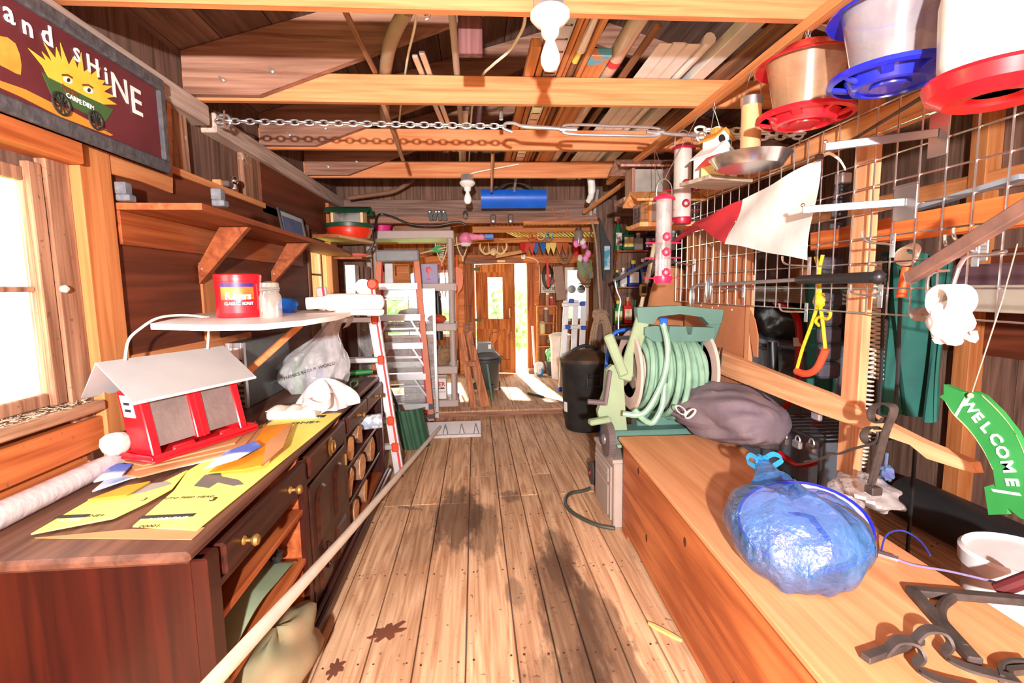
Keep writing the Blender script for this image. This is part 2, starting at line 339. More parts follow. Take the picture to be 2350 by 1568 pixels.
for i in range(len(xs)-1):
    cuts=[YB+.163,YE+.02] if i not in(7,8,12) else [YB+.163,6.15+.3*(i%2),YE+.02]
    for a,b in zip(cuts,cuts[1:]): part('plank',MB().box(xs[i]+.003,xs[i+1]-.003,a,b-.004,ZB-.03,ZB+random.uniform(-.002,.001),.002),W_FLOORB,fb)
nh=MB(); rn=random.Random(5)
for i in range(len(seams)-1):
    for yy in(.6,1.2,1.8,2.4,3.0,3.34,3.9,4.5,5.1):
        for xx in(seams[i]+.03,seams[i+1]-.03): nh.lathe([(0,.0012),(.0045,.0012),(.006,-.004)],T(xx+rn.uniform(-.006,.006),yy+rn.uniform(-.02,.02),0),7)
part('nail_heads',nh,mat('rusty_nail',sr(70,40,26),.7),fl_,kind='stuff')
# ------------------------------------------------------------------ ceiling: roof boards, joists, rafters
ce=struct('ceiling','open board roof on joists and rafters')
RX,RZ,SL=.85,3.30,.29
def roofz(x): return RZ-SL*abs(x-RX)
def roofboards(parent,y0,y1,xa,xb,m,w=.22):
    x=xa
    while x<xb-.01:
        ww=w*random.uniform(.82,1.2); x1=min(xb,x+ww)
        if x<RX<x1: x1=RX
        M=MB(); th=.024
        M.add([(x+.003,y0,roofz(x+.003)),(x1-.003,y0,roofz(x1-.003)),(x1-.003,y0,roofz(x1-.003)+th),(x+.003,y0,roofz(x+.003)+th),(x+.003,y1,roofz(x+.003)),(x1-.003,y1,roofz(x1-.003)),(x1-.003,y1,roofz(x1-.003)+th),(x+.003,y1,roofz(x+.003)+th)],[(0,1,2,3),(7,6,5,4),(0,4,5,1),(1,5,6,2),(2,6,7,3),(3,7,4,0)])
        part('roof_board',M,m,parent); x=x1
roofboards(ce,YN,YB+.05,-1.62,3.1,W_ROOF)
o=MB()
for a,b in((-1.75,RX),(RX,3.25)):
    o.add([(a,YN-.1,roofz(a)+.03),(b,YN-.1,roofz(b)+.03),(b,YE+.4,roofz(b)+.03),(a,YE+.4,roofz(a)+.03),(a,YN-.1,roofz(a)+.06),(b,YN-.1,roofz(b)+.06),(b,YE+.4,roofz(b)+.06),(a,YE+.4,roofz(a)+.06)],[(0,1,2,3),(7,6,5,4),(0,4,5,1),(1,5,6,2),(2,6,7,3),(3,7,4,0)])
part('roofing',o,W_ROOF,ce)
JY=[-.79,.09,.97,1.85,2.731,3.615,4.50]; ZJ=2.42
for k,jy in enumerate(JY):
    xr=1.40 if k==3 else 1.72
    part('joist',MB().box(-1.46,xr if k>2 else 1.72,jy,jy+.04,ZJ,ZJ+.14,.004),W_JOIST,ce)
    # rafters bolted to the near side of the joist
    for sx in(-1,1):
        xa=-1.42 if sx<0 else 3.0; M=MB(); d=.17; y0,y1=jy-.045,jy-.004
        pts=[(xa,roofz(xa)-.005),(xa,ZJ+.012),(xa+sx*-.36,ZJ+.012),(RX,roofz(RX)-d),(RX,roofz(RX)-.005)] if sx<0 else [(xa,roofz(xa)-.005),(xa,roofz(xa)-d),(RX+.01,roofz(RX)-d),(RX+.01,roofz(RX)-.005)]
        n=len(pts); M.add([(x,y0,z) for x,z in pts]+[(x,y1,z) for x,z in pts],[tuple(range(n)),tuple(range(2*n-1,n-1,-1))]+[(i,n+i,n+(i+1)%n,(i+1)%n) for i in range(n)])
        r=part('rafter',M,W_OLD,ce)
        if sx<0:
            for bx,bz in((-1.22,.075),(-.98,.12)):
                b=MB().lathe([(.0,.0),(.011,0),(.011,.02),(.006,.02),(.006,.05),(.0,.05)],T(bx,y0,ZJ+bz)@rot('X',90),8); part('bolt',b,M_NAIL,r)
# ridge line beam
part('ridge_board',MB().box(RX-.02,RX+.02,YN,YB,roofz(RX)-.19,roofz(RX)-.002),W_OLD,ce)
# plate on top of the wall beside the window, in two lengths
part('wall_plate',MB().box(-1.48,-1.36,YN,2.80,ZJ-.105,ZJ-.004,.006),W_PLATE,ce)
part('wall_plate',MB().box(-1.48,-1.365,2.87,YB,ZJ-.115,ZJ-.012,.006),W_PLATE,ce)
# strip with hooks under the joists
part('hook_strip',MB().box(1.235,1.275,.2,4.6,ZJ-.042,ZJ-.002,.003),W_PINEY,ce)
# ------------------------------------------------------------------ wall beside the windows (x = XL)
wl=struct('wall_left','brown plywood and board wall with windows')
def win_y(px,py=600,x=XL): return P(px,py,x=x).y
W1a,W1b,W1z0,W1z1=.30,win_y(122,640),1.075,1.86
W2a,W2b,W2z0,W2z1=win_y(712),win_y(752),1.33,1.86
outer=-1.475
def wallbox(y0,y1,z0,z1,m=W_DARKV,name='wall_board'): return part(name,MB().box(outer,outer+.03,y0,y1,z0,z1),m,wl)
ztop=roofz(XL)
for a,b,z0,z1 in((YN,W1a,-.4,ztop),(W1a,W1b+.07,-.4,W1z0),(W1a,W1b+.07,W1z1,ztop),(W1b+.07,W2a-.06,-.4,ztop),(W2a-.06,W2b+.2,-.4,W2z0),(W2a-.06,W2b+.2,W2z1,ztop),(W2b+.2,YB+.05,-.4,ztop)):
    wallbox(a,b,z0,z1,W_DARKV,'siding')
part('closure',MB().box(outer-.3,-1.44,YN,YB,ztop-.02,ztop+.06),W_ROOF,wl)
part('plywood_panel',MB().box(XL-.03,XL,win_y(262),win_y(705),.85,2.03),W_PLY,wl)
part('plywood_panel',MB().box(XL-.03,XL,win_y(612),win_y(700)+.9,1.98,2.31),W_PLY,wl)
part('plywood_panel',MB().box(XL-.03,XL,YN,.9,.0,2.31),W_PLY,wl)
part('plywood_panel',MB().box(XL-.034,XL-.004,W2b+.24,YB,.0,2.0),W_PLY,wl)
# boards around and under the window
y1=win_y(190); y2=win_y(263)
part('stud_casing',MB().box(XL-.07,XL-.012,W1b+.035,y1,.98,2.02,.004),W_WORN,wl)
part('post_board',MB().box(XL-.06,XL+.022,y1,y2,.84,2.07,.004),W_PINEV,wl)
part('head_board',MB().box(XL-.06,XL+.05,YN+1.2,y1-.01,1.90,2.04,.005),W_ORB,wl)
part('rail_board',MB().box(XL-.08,XL+.01,YN+1,y1+.02,.88,1.0,.005),W_ORB,wl)
part('lower_panel',MB().box(XL-.06,XL-.02,YN+1,win_y(218,1050),.3,.87),W_ORB,wl)
part('grain_board',MB().box(XL-.05,XL+.0,win_y(208,1000),win_y(262)+.26,.6,.96,.003),wood('weathered_grain',sr(70,36,20),sr(150,96,66),'y',.8,.8,bump=.8,ring=1.2),wl)
part('wall_stud',MB().box(XL-.05,XL+.01,win_y(455),win_y(488),.5,1.60,.004),W_PINEV,wl)
part('cross_board',MB().box(XL-.03,XL+.014,y2,win_y(560),1.07,1.2,.003),W_PINEY,wl)
# exposed studs above the plywood
for px in(420,585): part('short_stud',MB().box(XL-.07,XL-.01,win_y(px-22,380),win_y(px+22,380),1.98,2.35,.004),W_WORN,wl)
part('insulation',MB().box(XL-.07,XL-.05,win_y(398),win_y(612),1.95,2.34),mat('white_insulation',(.9,.9,.88),.8,bump=.3,scale=20),wl)
part('ledge_board',MB().box(XL-.05,XL+.02,win_y(398),win_y(612),2.0,2.035,.003),W_PINEY,wl)
part('block',MB().box(XL-.045,XL-.0,win_y(520),win_y(560),2.035,2.075,.003),W_PINEY,wl)
part('end_post',MB().box(XL-.03,XL+.03,W2b+.03,W2b+.24,.0,2.28,.004),W_PINEV,wl)
part('side_casing',MB().box(XL-.05,XL+.008,W2a-.075,W2a,.9,2.0,.003),W_WORN,wl)
def window(name,x,ya,yb,z0,z1,mm,horiz=False):
    wn=struct(name,'old wooden sash window with white daylight behind')
    s=.045
    fr=lambda n,*b: part(n,MB().box(*b,.004),mm,wn)
    fr('sash_stile',x-.03,x,ya,ya+s,z0,z1); fr('sash_stile',x-.03,x,yb-s,yb,z0,z1); fr('sash_rail',x-.03,x,ya+s,yb-s,z0,z0+s); fr('sash_rail',x-.03,x,ya+s,yb-s,z1-s,z1)
    zm=(z0+z1)/2; fr('muntin',x-.028,x-.004,ya+s,yb-s,zm-.009,zm+.009)
    cols=2 if yb-ya>.8 else 1
    if cols==2: ym=(ya+yb)/2; fr('muntin',x-.027,x-.005,ym-.009,ym+.009,z0+s,z1-s)
    for a,b in((z0+s,zm-.009),(zm+.009,z1-s)):
        for k in range(cols):
            w_=(yb-ya-2*s)/cols; part('pane',MB().box(x-.018,x-.014,ya+s+w_*k+.002,ya+s+w_*(k+1)-.002,a,b),M_GLASS,wn)
    return wn
w1=window('window_1',XL-.035,W1a,W1b+.02,W1z0,W1z1,W_WORN)
part('window_stop',MB().box(XL-.065,XL-.02,W1b-.02,W1b+.03,W1z0,W1z1+.02,.003),W_WORN,w1)
W_WORNY=wood('worn_sill',sr(140,98,72),sr(206,164,132),'y',.9,.8,wear=sr(246,236,216),wearamt=.42,bump=.4)
part('window_sill',MB().box(XL-.14,XL+.035,YN+1.4,y1-.01,W1z0-.05,W1z0-.012,.006),W_WORNY,w1)
part('dark_gap_board',MB().box(XL-.075,XL-.03,YN+1,y1+.02,.84,.9),W_DARKV,wl)
dbm=MB(); rd=random.Random(3)
for k in range(260):
    yy=rd.uniform(1.0,y1-.05); xx=rd.uniform(XL-.05,XL+.028); a_=rd.uniform(0,6.28); l_=rd.uniform(.006,.03); zz=W1z0-.010+rd.uniform(0,.012)
    dbm.bar((xx-l_*math.cos(a_)*.5,yy-l_*math.sin(a_)*.5,zz),(xx+l_*math.cos(a_)*.5,yy+l_*math.sin(a_)*.5,zz+rd.uniform(-.002,.004)),.003,.002)
part('debris',dbm,mat('sill_debris',sr(110,86,66),.9,col2=sr(206,186,160),scale=40),w1,kind='stuff')
part('latch',MB().lathe([(0,0),(.012,0),(.014,.012),(.006,.02),(0,.02)],T(XL-.01,W1b+.045,1.468)@rot('Y',90),12),mat('painted_latch',sr(190,180,160),.6),w1)
w2=window('window_2',XL-.05,W2a,W2b,W2z0,W2z1,W_WORN)
part('window_sill',MB().box(XL-.12,XL+.02,W2a-.05,W2b+.05,W2z0-.04,W2z0-.002,.005),W_WORN,w2)
# ------------------------------------------------------------------ wall with the wide opening (y = YB)
wb=struct('wall_back','dark timber wall with wide opening to the back room')
HZ0,HZ1=2.155,2.405; OX1=1.37
part('header',MB().box(-1.50,2.1,YB,YB+.14,HZ0+.06,HZ1,.008),W_HEAD,wb)
part('header_trim',MB().box(-1.45,1.62,YB-.012,YB+.06,HZ0,HZ0+.065,.004),W_OLD,wb)
part('pine_batten',MB().box(.55,1.40,YB-.04,YB-.012,2.13,2.165,.003),W_BACKX,wb)
x=-1.55
while x<2.9:
    ww=random.uniform(.14,.2); x1=x+ww
    part('gable_board',MB().box(x+.002,x1-.002,YB+.03,YB+.055+random.uniform(-.006,.006),HZ1,roofz(x)+.05 if x<RX else roofz(x1)+.05),W_DARKV,wb); x=x1
part('gable_backing',MB().box(-1.6,3.0,YB+.056,YB+.062,HZ1,3.3),W_ROOF,wb)
part('corner_board',MB().box(-1.56,-1.18,YB,YB+.05,0,HZ0,.004),W_DARKV,wb)
part('opening_post',MB().box(OX1,OX1+.19,YB-.02,YB+.15,0,HZ1,.01),W_POST,wb)
x=OX1+.19
while x<3.0:
    ww=random.uniform(.15,.21); x1=min(3.02,x+ww); part('wall_board',MB().box(x+.003,x1-.003,YB+.09,YB+.115,0,HZ1+.05),W_DARKV,wb); x=x1
part('wall_backing',MB().box(OX1+.1,3.05,YB+.116,YB+.125,-.4,2.6),W_ROOF,wb)
# ------------------------------------------------------------------ side bay wall (x = XR) and wall behind the camera
wr=struct('wall_right','dark board wall of the side bay')
y=YN
while y<YB:
    ww=random.uniform(.16,.3); y1_=min(YB+.1,y+ww); part('wall_board',MB().box(XR,XR+.025+random.uniform(0,.01),y+.003,y1_-.003,-.03,roofz(XR)+.1),W_DARKV,wr); y=y1_
part('wall_backing',MB().box(XR+.03,XR+.05,YN,YB+.2,-.4,2.9),W_ROOF,wr)
part('upper_panel',MB().box(XR-.02,XR,.5,2.95,1.02,1.62),W_PLY,wr)
part('bay_stud',MB().box(XR-.10,XR-.003,2.62,2.72,0,2.5,.004),W_PINEV,wr)
part('bay_stud',MB().box(XR-.10,XR-.003,1.62,1.72,0,2.5,.004),W_WORN,wr)
part('bay_stud',MB().box(XR-.10,XR-.003,4.2,4.3,0,2.5,.004),W_PINEV,wr)
part('bay_rail',MB().box(XR-.09,XR-.003,.2,4.2,1.95,2.05,.004),W_PINEY,wr)
wk=struct('wall_behind','dark board wall behind the camera')
part('wall_panel',MB().box(-1.6,3.05,YN-.03,YN,-.4,3.4),W_DARKV,wk)
# ------------------------------------------------------------------ partition line between the room and the side bay
pr=struct('wall_divider','open timber divider of posts, beam and rail')
XM=1.55
part('top_beam',MB().box(XM+.02,XM+.10,.3,3.55,2.035,2.115,.004),wood('pale_beam',sr(200,132,82),sr(232,172,118),'y',.7,.65,bump=.2,ring=.25),pr)
W_DP=wood('divider_post',sr(186,124,86),sr(222,164,120),'z',.8,.75,bump=.3,vary=.05)
pa,pb=P(1895,1095,x=XM+.035).y,P(1962,1095,x=XM+.035).y
part('post',MB().box(XM+.035,XM+.075,min(pa,pb)+.01,min(pa,pb)+.11,0,2.35,.004),W_DP,pr)
part('post',MB().box(XM+.035,XM+.135,-.3,-.2,0,2.5,.004),W_DP,pr)
# low rail, one end broken
a=P(1645,800,x=XM+.02); b=P(1700,860,x=XM+.02)
rl=MB(); top=[P(px,py,x=XM+.034) for px,py in((1648,800),(1920,905),(2130,1010),(2250,1060))]; bot=[P(px,py,x=XM+.034) for px,py in((2258,1085),(2150,1052),(2110,1020),(1900,950),(1645,850))]
q=top+bot; n=len(q); rl.add([(XM+.034,p.y,p.z) for p in q]+[(XM-.004,p.y,p.z) for p in q],[tuple(range(n)),tuple(range(2*n-1,n-1,-1))]+[(i,n+i,n+(i+1)%n,(i+1)%n) for i in range(n)])
part('rail_board',rl,wood('pale_rail',sr(204,140,96),sr(236,182,134),'y',.7,.65,bump=.2,ring=.25),pr)
# ================================================================== back room shell
wq=struct('wall_back_room','boarded end wall of the back room with door and windows')
def bx(px,py=700): return P(px,py,y=YE).x
def bz(py,px=1100): return P(px,py,y=YE).z
DX0,DX1=bx(1091),bx(1209); DZ1=bz(606)
LWx0,LWx1,LWz0,LWz1=bx(880),bx(1050),bz(772),bz(618)
RWx0,RWx1,RWz0,RWz1=bx(1297),bx(1352),bz(742),bz(616)
def board(x0,x1,z0,z1):
    if z1-z0>.02: part('wall_board',MB().box(x0+.003,x1-.003,YE+.02,YE+.045+random.uniform(-.004,.004),z0,z1),W_BACKV,wq)
ZT=2.55
x=-2.1
cuts=sorted([-2.1,LWx0,LWx1,DX0,DX1,RWx0,RWx1,2.6])
for a,b in zip(cuts,cuts[1:]):
    n=max(1,round((b-a)/.17))
    for k in range(n):
        x0=a+(b-a)*k/n; x1=a+(b-a)*(k+1)/n; xm=(x0+x1)/2
        if LWx0<xm<LWx1: board(x0,x1,ZB,LWz0); board(x0,x1,LWz1,3.2)
        elif DX0<xm<DX1: board(x0,x1,DZ1,3.2)
        elif RWx0<xm<RWx1: board(x0,x1,ZB,RWz0); board(x0,x1,RWz1,3.2)
        else: board(x0,x1,-.1,3.2)
# sheathing outside so that no light leaks between boards
for a,b,z0,z1 in((-2.3,LWx0,-.4,3.4),(LWx0,LWx1,-.4,LWz0),(LWx0,LWx1,LWz1,3.4),(LWx1,DX0,-.4,3.4),(DX0,DX1,DZ1,3.4),(DX1,RWx0,-.4,3.4),(RWx0,RWx1,-.4,RWz0),(RWx0,RWx1,RWz1,3.4),(RWx1,2.8,-.4,3.4)):
    part('sheathing',MB().box(a,b,YE+.05,YE+.07,z0,z1),W_BACKV,wq)
part('girt',MB().box(-2.0,2.5,YE-.05,YE+.018,bz(606),bz(586),.004),W_BACKX,wq)
part('shelf_ledge',MB().box(bx(1228),bx(1335),YE-.14,YE-.05,bz(595),bz(592),.002),W_BACKX,wq)
part('door_head',MB().box(bx(1068),bx(1200),YE-.075,YE-.05,bz(606),bz(592),.004),W_OLD,wq)
part('number_plate',MB().box(bx(1142),bx(1160),YE-.08,YE-.075,bz(603),bz(598)),mat('cream_plate',sr(240,220,170)),wq)
for p0,p1 in((1066,1088),(1209,1228)): part('jamb_board',MB().box(bx(p0),bx(p1),YE-.06,YE+.018,ZB,bz(606),.004),W_BACKV,wq)
for p0,p1 in((1052,1066),(1228,1236)): part('stud',MB().box(bx(p0),bx(p1),YE-.09,YE+.0,ZB,bz(606),.004),W_BACKX,wq)
part('gable_stud',MB().box(bx(1205),bx(1219),YE-.08,YE+.018,bz(586),2.6,.004),W_BACKX,wq)
# side walls and roof of the back room
for sx in(-2.14,2.6):
    for y0,y1,z0,z1 in((YB+.05,YE+.1,-.4,3.2),): part('side_wall',MB().box(sx,sx+.04,y0,y1,z0,z1),W_BACKV,wq)
part('infill',MB().box(-2.15,-1.5,YB,YB+.04,-.4,3.2),W_BACKV,wq)
cb=struct('ceiling_back_room','boarded roof with rails over the back room')
roofboards(cb,YB+.07,YE+.1,-2.15,2.65,W_BACKY,.25)
for k,(yy,px0,px1,py0,py1) in enumerate(((6.15,1084,1352,519,533),(6.75,1000,1352,550,556))):
    z0=P(1200,py1,y=yy).z; z1=P(1200,py0,y=yy).z; part('overhead_rail',MB().box(P(px0,525,y=yy).x,2.55,yy,yy+.04,z0,z1,.003),W_BACKX,cb)
part('overhead_rail',MB().box(-2.05,2.55,7.4,7.44,P(1200,557,y=7.4).z,P(1200,546,y=7.4).z,.003),W_BACKX,cb)
part('slope_board',MB().box(-1.4,.1,6.3,6.33,2.16,2.36,.003,T(-.7,6.3,2.2)@rot('Y',-7)@T(.7,-6.3,-2.2)),W_BACKX,cb)
def win_xz(name,x0,x1,z0,z1,y,mm,cols):
    wn=struct(name,'white painted sash window glowing with daylight'); s=.05
    f=lambda n,*b: part(n,MB().box(*b,.004),mm,wn)
    f('sash_stile',x0,x0+s,y,y+.03,z0,z1); f('sash_stile',x1-s,x1,y,y+.03,z0,z1); f('sash_rail',x0+s,x1-s,y,y+.03,z0,z0+s); f('sash_rail',x0+s,x1-s,y,y+.03,z1-s,z1)
    for k in range(1,cols): xm=x0+(x1-x0)*k/cols; f('muntin',xm-.01,xm+.01,y+.003,y+.027,z0+s,z1-s)
    for k in range(cols): part('pane',MB().box(x0+s+(x1-x0-2*s)*k/cols,x0+s+(x1-x0-2*s)*(k+1)/cols,y+.012,y+.016,z0+s,z1-s),M_GLASS,wn)
M_WHITEP=mat('white_paint',(.85,.83,.78),.6)
win_xz('window_3',LWx0,LWx1,LWz0,LWz1,YE+.02,M_WHITEP,3); win_xz('window_4',RWx0,RWx1,RWz0,RWz1,YE+.02,M_WHITEP,1)
# ------------------------------------------------------------------ door leaf, ajar
dr=struct('door_1','ledged pine board door with glass pane, standing ajar')
W_DOOR=wood('door_pine',sr(176,92,36),sr(228,148,78),'z',.7,.65,bump=.4,ring=.5,vary=.22,speck=.5)
hx,hy=DX0+.015,YE-.0; dw=.64; dh=DZ1-ZB-.02
Md=T(hx,hy,ZB+.012)@rot('Z',-17)
def dbox(n,x0,x1,y0,y1,z0,z1,m=W_DOOR,c=.003,par=dr): return part(n,MB().box(x0,x1,y0,y1,z0,z1,c,Md),m,par)
gz0,gz1=dh*.505,dh*.925-.08
dbox('door_plank',0,.2,-.02,.005,0,dh); dbox('door_plank',.203,.44,-.02,.005,0,gz0); dbox('door_plank',.203,.44,-.02,.005,gz1,dh); dbox('door_plank',.443,dw,-.02,.005,0,dh)
part('pane',MB().box(.2,.44,-.01,-.006,gz0,gz1,0,Md),M_GLASS,dr)
dbox('ledge',.01,.56,-.045,-.02,gz0-.17,gz0-.005); dbox('ledge',.3,.56,-.045,-.02,.06,.22); dbox('ledge',.01,.5,-.042,-.02,dh-.13,dh-.01)
br=MB(); br.add([(.08,-.043,.22),(.2,-.043,.22),(.56,-.043,gz0-.22),(.56,-.043,gz0-.17),(.48,-.043,gz0-.17),(.08,-.021,.22),(.2,-.021,.22),(.56,-.021,gz0-.22),(.56,-.021,gz0-.17),(.48,-.021,gz0-.17)],[(0,1,2,3,4),(9,8,7,6,5)]+[(i,5+i,5+(i+1)%5,(i+1)%5) for i in range(5)],Md)
part('brace',br,W_DOOR,dr)
part('door_handle',MB().tube([Md@Vector(p) for p in((.57,-.02,gz0-.0),(.57,-.055,gz0+.01),(.565,-.06,gz0+.1),(.57,-.055,gz0+.16),(.57,-.02,gz0+.17))],.012,8),mat('brass',(.6,.42,.15),.35,.8),dr)
part('latch_block',MB().box(.56,.6,-.05,-.02,gz0-.34,gz0-.2,.004,Md),W_PINEV,dr)
for z in(.42*dh+.1,dh-.1): part('hinge',MB().box(-.02,.09,-.052,-.044,z,z+.05,.002,Md),mat('rusty_green_hinge',sr(110,120,80),.6,.4),dr)
part('hanging_wire',MB().tube([Md@p for p in spl([(.34,-.03,gz0+.42),(.3,-.03,gz0+.3),(.29,-.04,gz0+.2),(.36,-.05,gz0+.02),(.38,-.05,gz0-.2),(.26,-.055,gz0-.24),(.22,-.05,gz0-.4),(.3,-.05,gz0-.55),(.44,-.05,gz0-.62),(.34,-.05,gz0-.6)],5)],.004,5),mat('black_wire',(.02,.02,.02),.5),dr)
# ================================================================== shared materials
M_STEEL=mat('galvanised_steel',(.62,.63,.66),.32,.85,var=.15,scale=14)
M_ALU=mat('brushed_aluminium',(.72,.72,.74),.35,.8,var=.1,scale=6)
M_BLACK=mat('black_plastic',(.018,.018,.02),.4)
M_DARKIRON=mat('dark_iron',sr(78,66,62),.6,.5,col2=sr(120,100,92),scale=18,bump=.2)
M_WHITE=mat('white_plastic',(.86,.85,.83),.4)
M_CREAM=mat('cream_cord',(.85,.8,.68),.5)
M_RED=mat('red_plastic',sr(214,22,34),.35,coat=.2)
M_BRASS=mat('old_brass',sr(150,112,56),.4,.8,col2=sr(196,160,96),scale=30)
M_YEL=mat('yellow_card',sr(248,234,112),.6,var=.05)
M_CARD=mat('brown_card',sr(186,128,84),.85,var=.08,scale=5)
M_BLKINK=mat('black_ink',(.02,.02,.02),.6)
M_WHITEINK=mat('white_ink',(.88,.87,.84),.6)
M_CLEAR=film('clear_plastic',(.9,.88,.85),.12,.08,.1)
W_DRS=wood('dresser_stain',sr(34,9,6),sr(62,19,11),'z',.6,.32,wear=sr(150,92,54),wearamt=.30,bump=.08,ring=.2,vary=.06,spec=.5)
W_DRSY=wood('dresser_stain_long',sr(34,12,8),sr(74,32,20),'y',.6,.34,wear=sr(180,120,80),wearamt=.28,bump=.08,ring=.3,vary=.06,spec=.5)
W_DTOP=wood('dresser_top',sr(78,48,36),sr(118,78,60),'y',.6,.5,wear=sr(190,150,120),wearamt=.36,bump=.1,vary=.03)
W_SHELF=wood('shelf_board',sr(122,54,24),sr(172,94,50),'y',.6,.5,bump=.1,ring=.3,vary=.05)
W_RAW=wood('raw_firewood',sr(196,132,84),sr(232,180,128),'y',1,.8,bump=.4)
W_BARK=mat('bark',sr(96,70,52),.9,col2=sr(150,116,92),scale=22,bump=.8)
# ------------------------------------------------------------------ dresser
dt=thing('sideboard','long dark stained sideboard with brass pulls, open shelves and worn top','sideboard',(-1.03,2.47,0))
X0,X1=-1.34,-.715; Ya,Yb,ZT_=1.255,3.675,.80
part('worktop',MB().box(X0-.02,-.735+.005,1.225,3.70,ZT_-.032,ZT_,.01),W_DTOP,dt,'scuffed brown top')
part('end_panel',MB().box(X0,X1-.0,Ya,Ya+.025,0,ZT_-.032,.003),W_DRS,dt); part('end_panel',MB().box(X0,X1,Yb-.025,Yb,0,ZT_-.032,.003),W_DRS,dt)
part('corner_stile',MB().box(X1-.03,X1+.012,Ya-.004,Ya+.06,0,ZT_-.032,.004),W_DRS,dt)
part('back_panel',MB().box(X0,X0+.012,Ya,Yb,0,ZT_-.032),W_SHELF,dt)
yA,yB_=2.0,2.62
for y in(yA,yB_): 
    part('divider',MB().box(X0,X1,y-.012,y+.012,0,ZT_-.032),W_SHELF,dt); part('stile',MB().box(X1-.02,X1+.006,y-.022,y+.022,.08,ZT_-.032,.003),W_DRS,dt)
part('stile',MB().box(X1-.02,X1+.006,Yb-.045,Yb,.08,ZT_-.032,.003),W_DRS,dt)
part('rail',MB().box(X1-.02,X1+.004,Ya+.06,yA,.645,.67,.003),W_DRSY,dt); part('rail',MB().box(X1-.02,X1+.004,yA,yB_,.645,.67,.003),W_DRSY,dt); part('rail',MB().box(X1-.02,X1+.004,yB_,Yb,.655,.675,.003),W_DRSY,dt)
def pull(dr,y,z,orn=False):
    if orn:
        part('backplate',MB().lathe([(0,.0),(.032,0),(.036,.004),(.026,.008),(0,.009)],T(X1+.022,y,z)@rot('Y',90)@Matrix.Diagonal((1.3,1,1,1)),18),M_BRASS,dr)
        part('bail',MB().tube(ring((X1+.038,y,z),.026,rot('Y',90),18),.005,7,True),M_BRASS,dr)
    else: part('knob',MB().lathe([(0,0),(.014,0),(.012,.004),(.006,.008),(.006,.02),(.014,.026),(.018,.034),(.014,.042),(0,.046)],T(X1+.02,y,z)@rot('Y',90),14),M_BRASS,dr)
def drawer(y0,y1,z0,z1,pulls,orn=False):
    d=part('drawer',MB().box(X1-.015,X1+.02,y0,y1,z0,z1,.006),W_DRSY,dt)
    for y in pulls: pull(d,y,(z0+z1)/2,orn)
drawer(Ya+.075,yA-.03,.675,.766,(1.435,1.80)); drawer(yA+.03,yB_-.03,.675,.766,(2.30,),True); drawer(yB_+.03,3.12,.68,.766,(2.87,)); drawer(3.13,Yb-.05,.68,.766,(3.38,))
# open bay shelves
part('shelf',MB().box(X0+.01,X1-.004,Ya+.025,yA-.012,.54,.563,.003),W_SHELF,dt); part('shelf',MB().box(X0+.01,X1-.004,Ya+.025,yA-.012,.33,.353,.003),W_SHELF,dt)
part('guide_strip',MB().box(-1.0,-.85,1.62,1.68,.563,.575,.002),W_SHELF,dt)
part('bottom_board',MB().box(X0,X1,Ya,Yb,.06,.08),W_SHELF,dt)
# door with two arched panels and a turned spindle
d=part('door',MB().box(X1-.01,X1+.012,yA+.03,yB_-.03,.09,.638,.004),W_DRSY,dt)
for k in range(2):
    yc=yA+.17+k*.27; w_=.085
    for (za,zb,arch) in((.34,.52,True),(.13,.29,False)):
        pts=[(yc-w_,za),(yc+w_,za),(yc+w_,zb)]+([(yc+w_*math.cos(a),zb+.07*math.sin(a)) for a in [math.pi*i/8 for i in range(1,8)]] if arch else [])+[(yc-w_,zb)]
        M=MB(); n=len(pts); cy=sum(p[0] for p in pts)/n; cz=sum(p[1] for p in pts)/n
        inn=[(cy+(p[0]-cy)*.8,cz+(p[1]-cz)*.85) for p in pts]
        M.add([(X1+.012,y,z) for y,z in pts]+[(X1+.024,y,z) for y,z in inn],[tuple(range(n,2*n))]+[(i,(i+1)%n,n+(i+1)%n,n+i) for i in range(n)]); part('raised_panel',M,W_DRSY,d)
part('spindle',MB().lathe([(0,0),(.008,0),(.012,.02),(.006,.03),(.013,.05),(.006,.07),(.013,.09),(.006,.1),(.012,.12),(0,.13)],T(X1+.03,yA+.17,.2),8),W_DRS,d)
part('hinge',MB().box(X1+.01,X1+.02,yB_-.045,yB_-.03,.53,.59),M_BRASS,d)
# log bay shelves
for z in(.45,.24): part('shelf',MB().box(X0+.01,X1-.01,yB_+.012,Yb-.025,z,z+.02,.003),W_DRSY,dt)
# plinth moulding
part('plinth',MB().box(X1-.03,-.675,Ya-.02,Yb+.0,0,.075,.006),W_DRSY,dt); part('plinth_cap',MB().tube([(-.672,Ya-.02,.082),(-.672,Yb,.082)],.014,8).tube([(-.69,Ya-.02,.098),(-.69,Yb,.098)],.012,8),W_DRSY,dt)
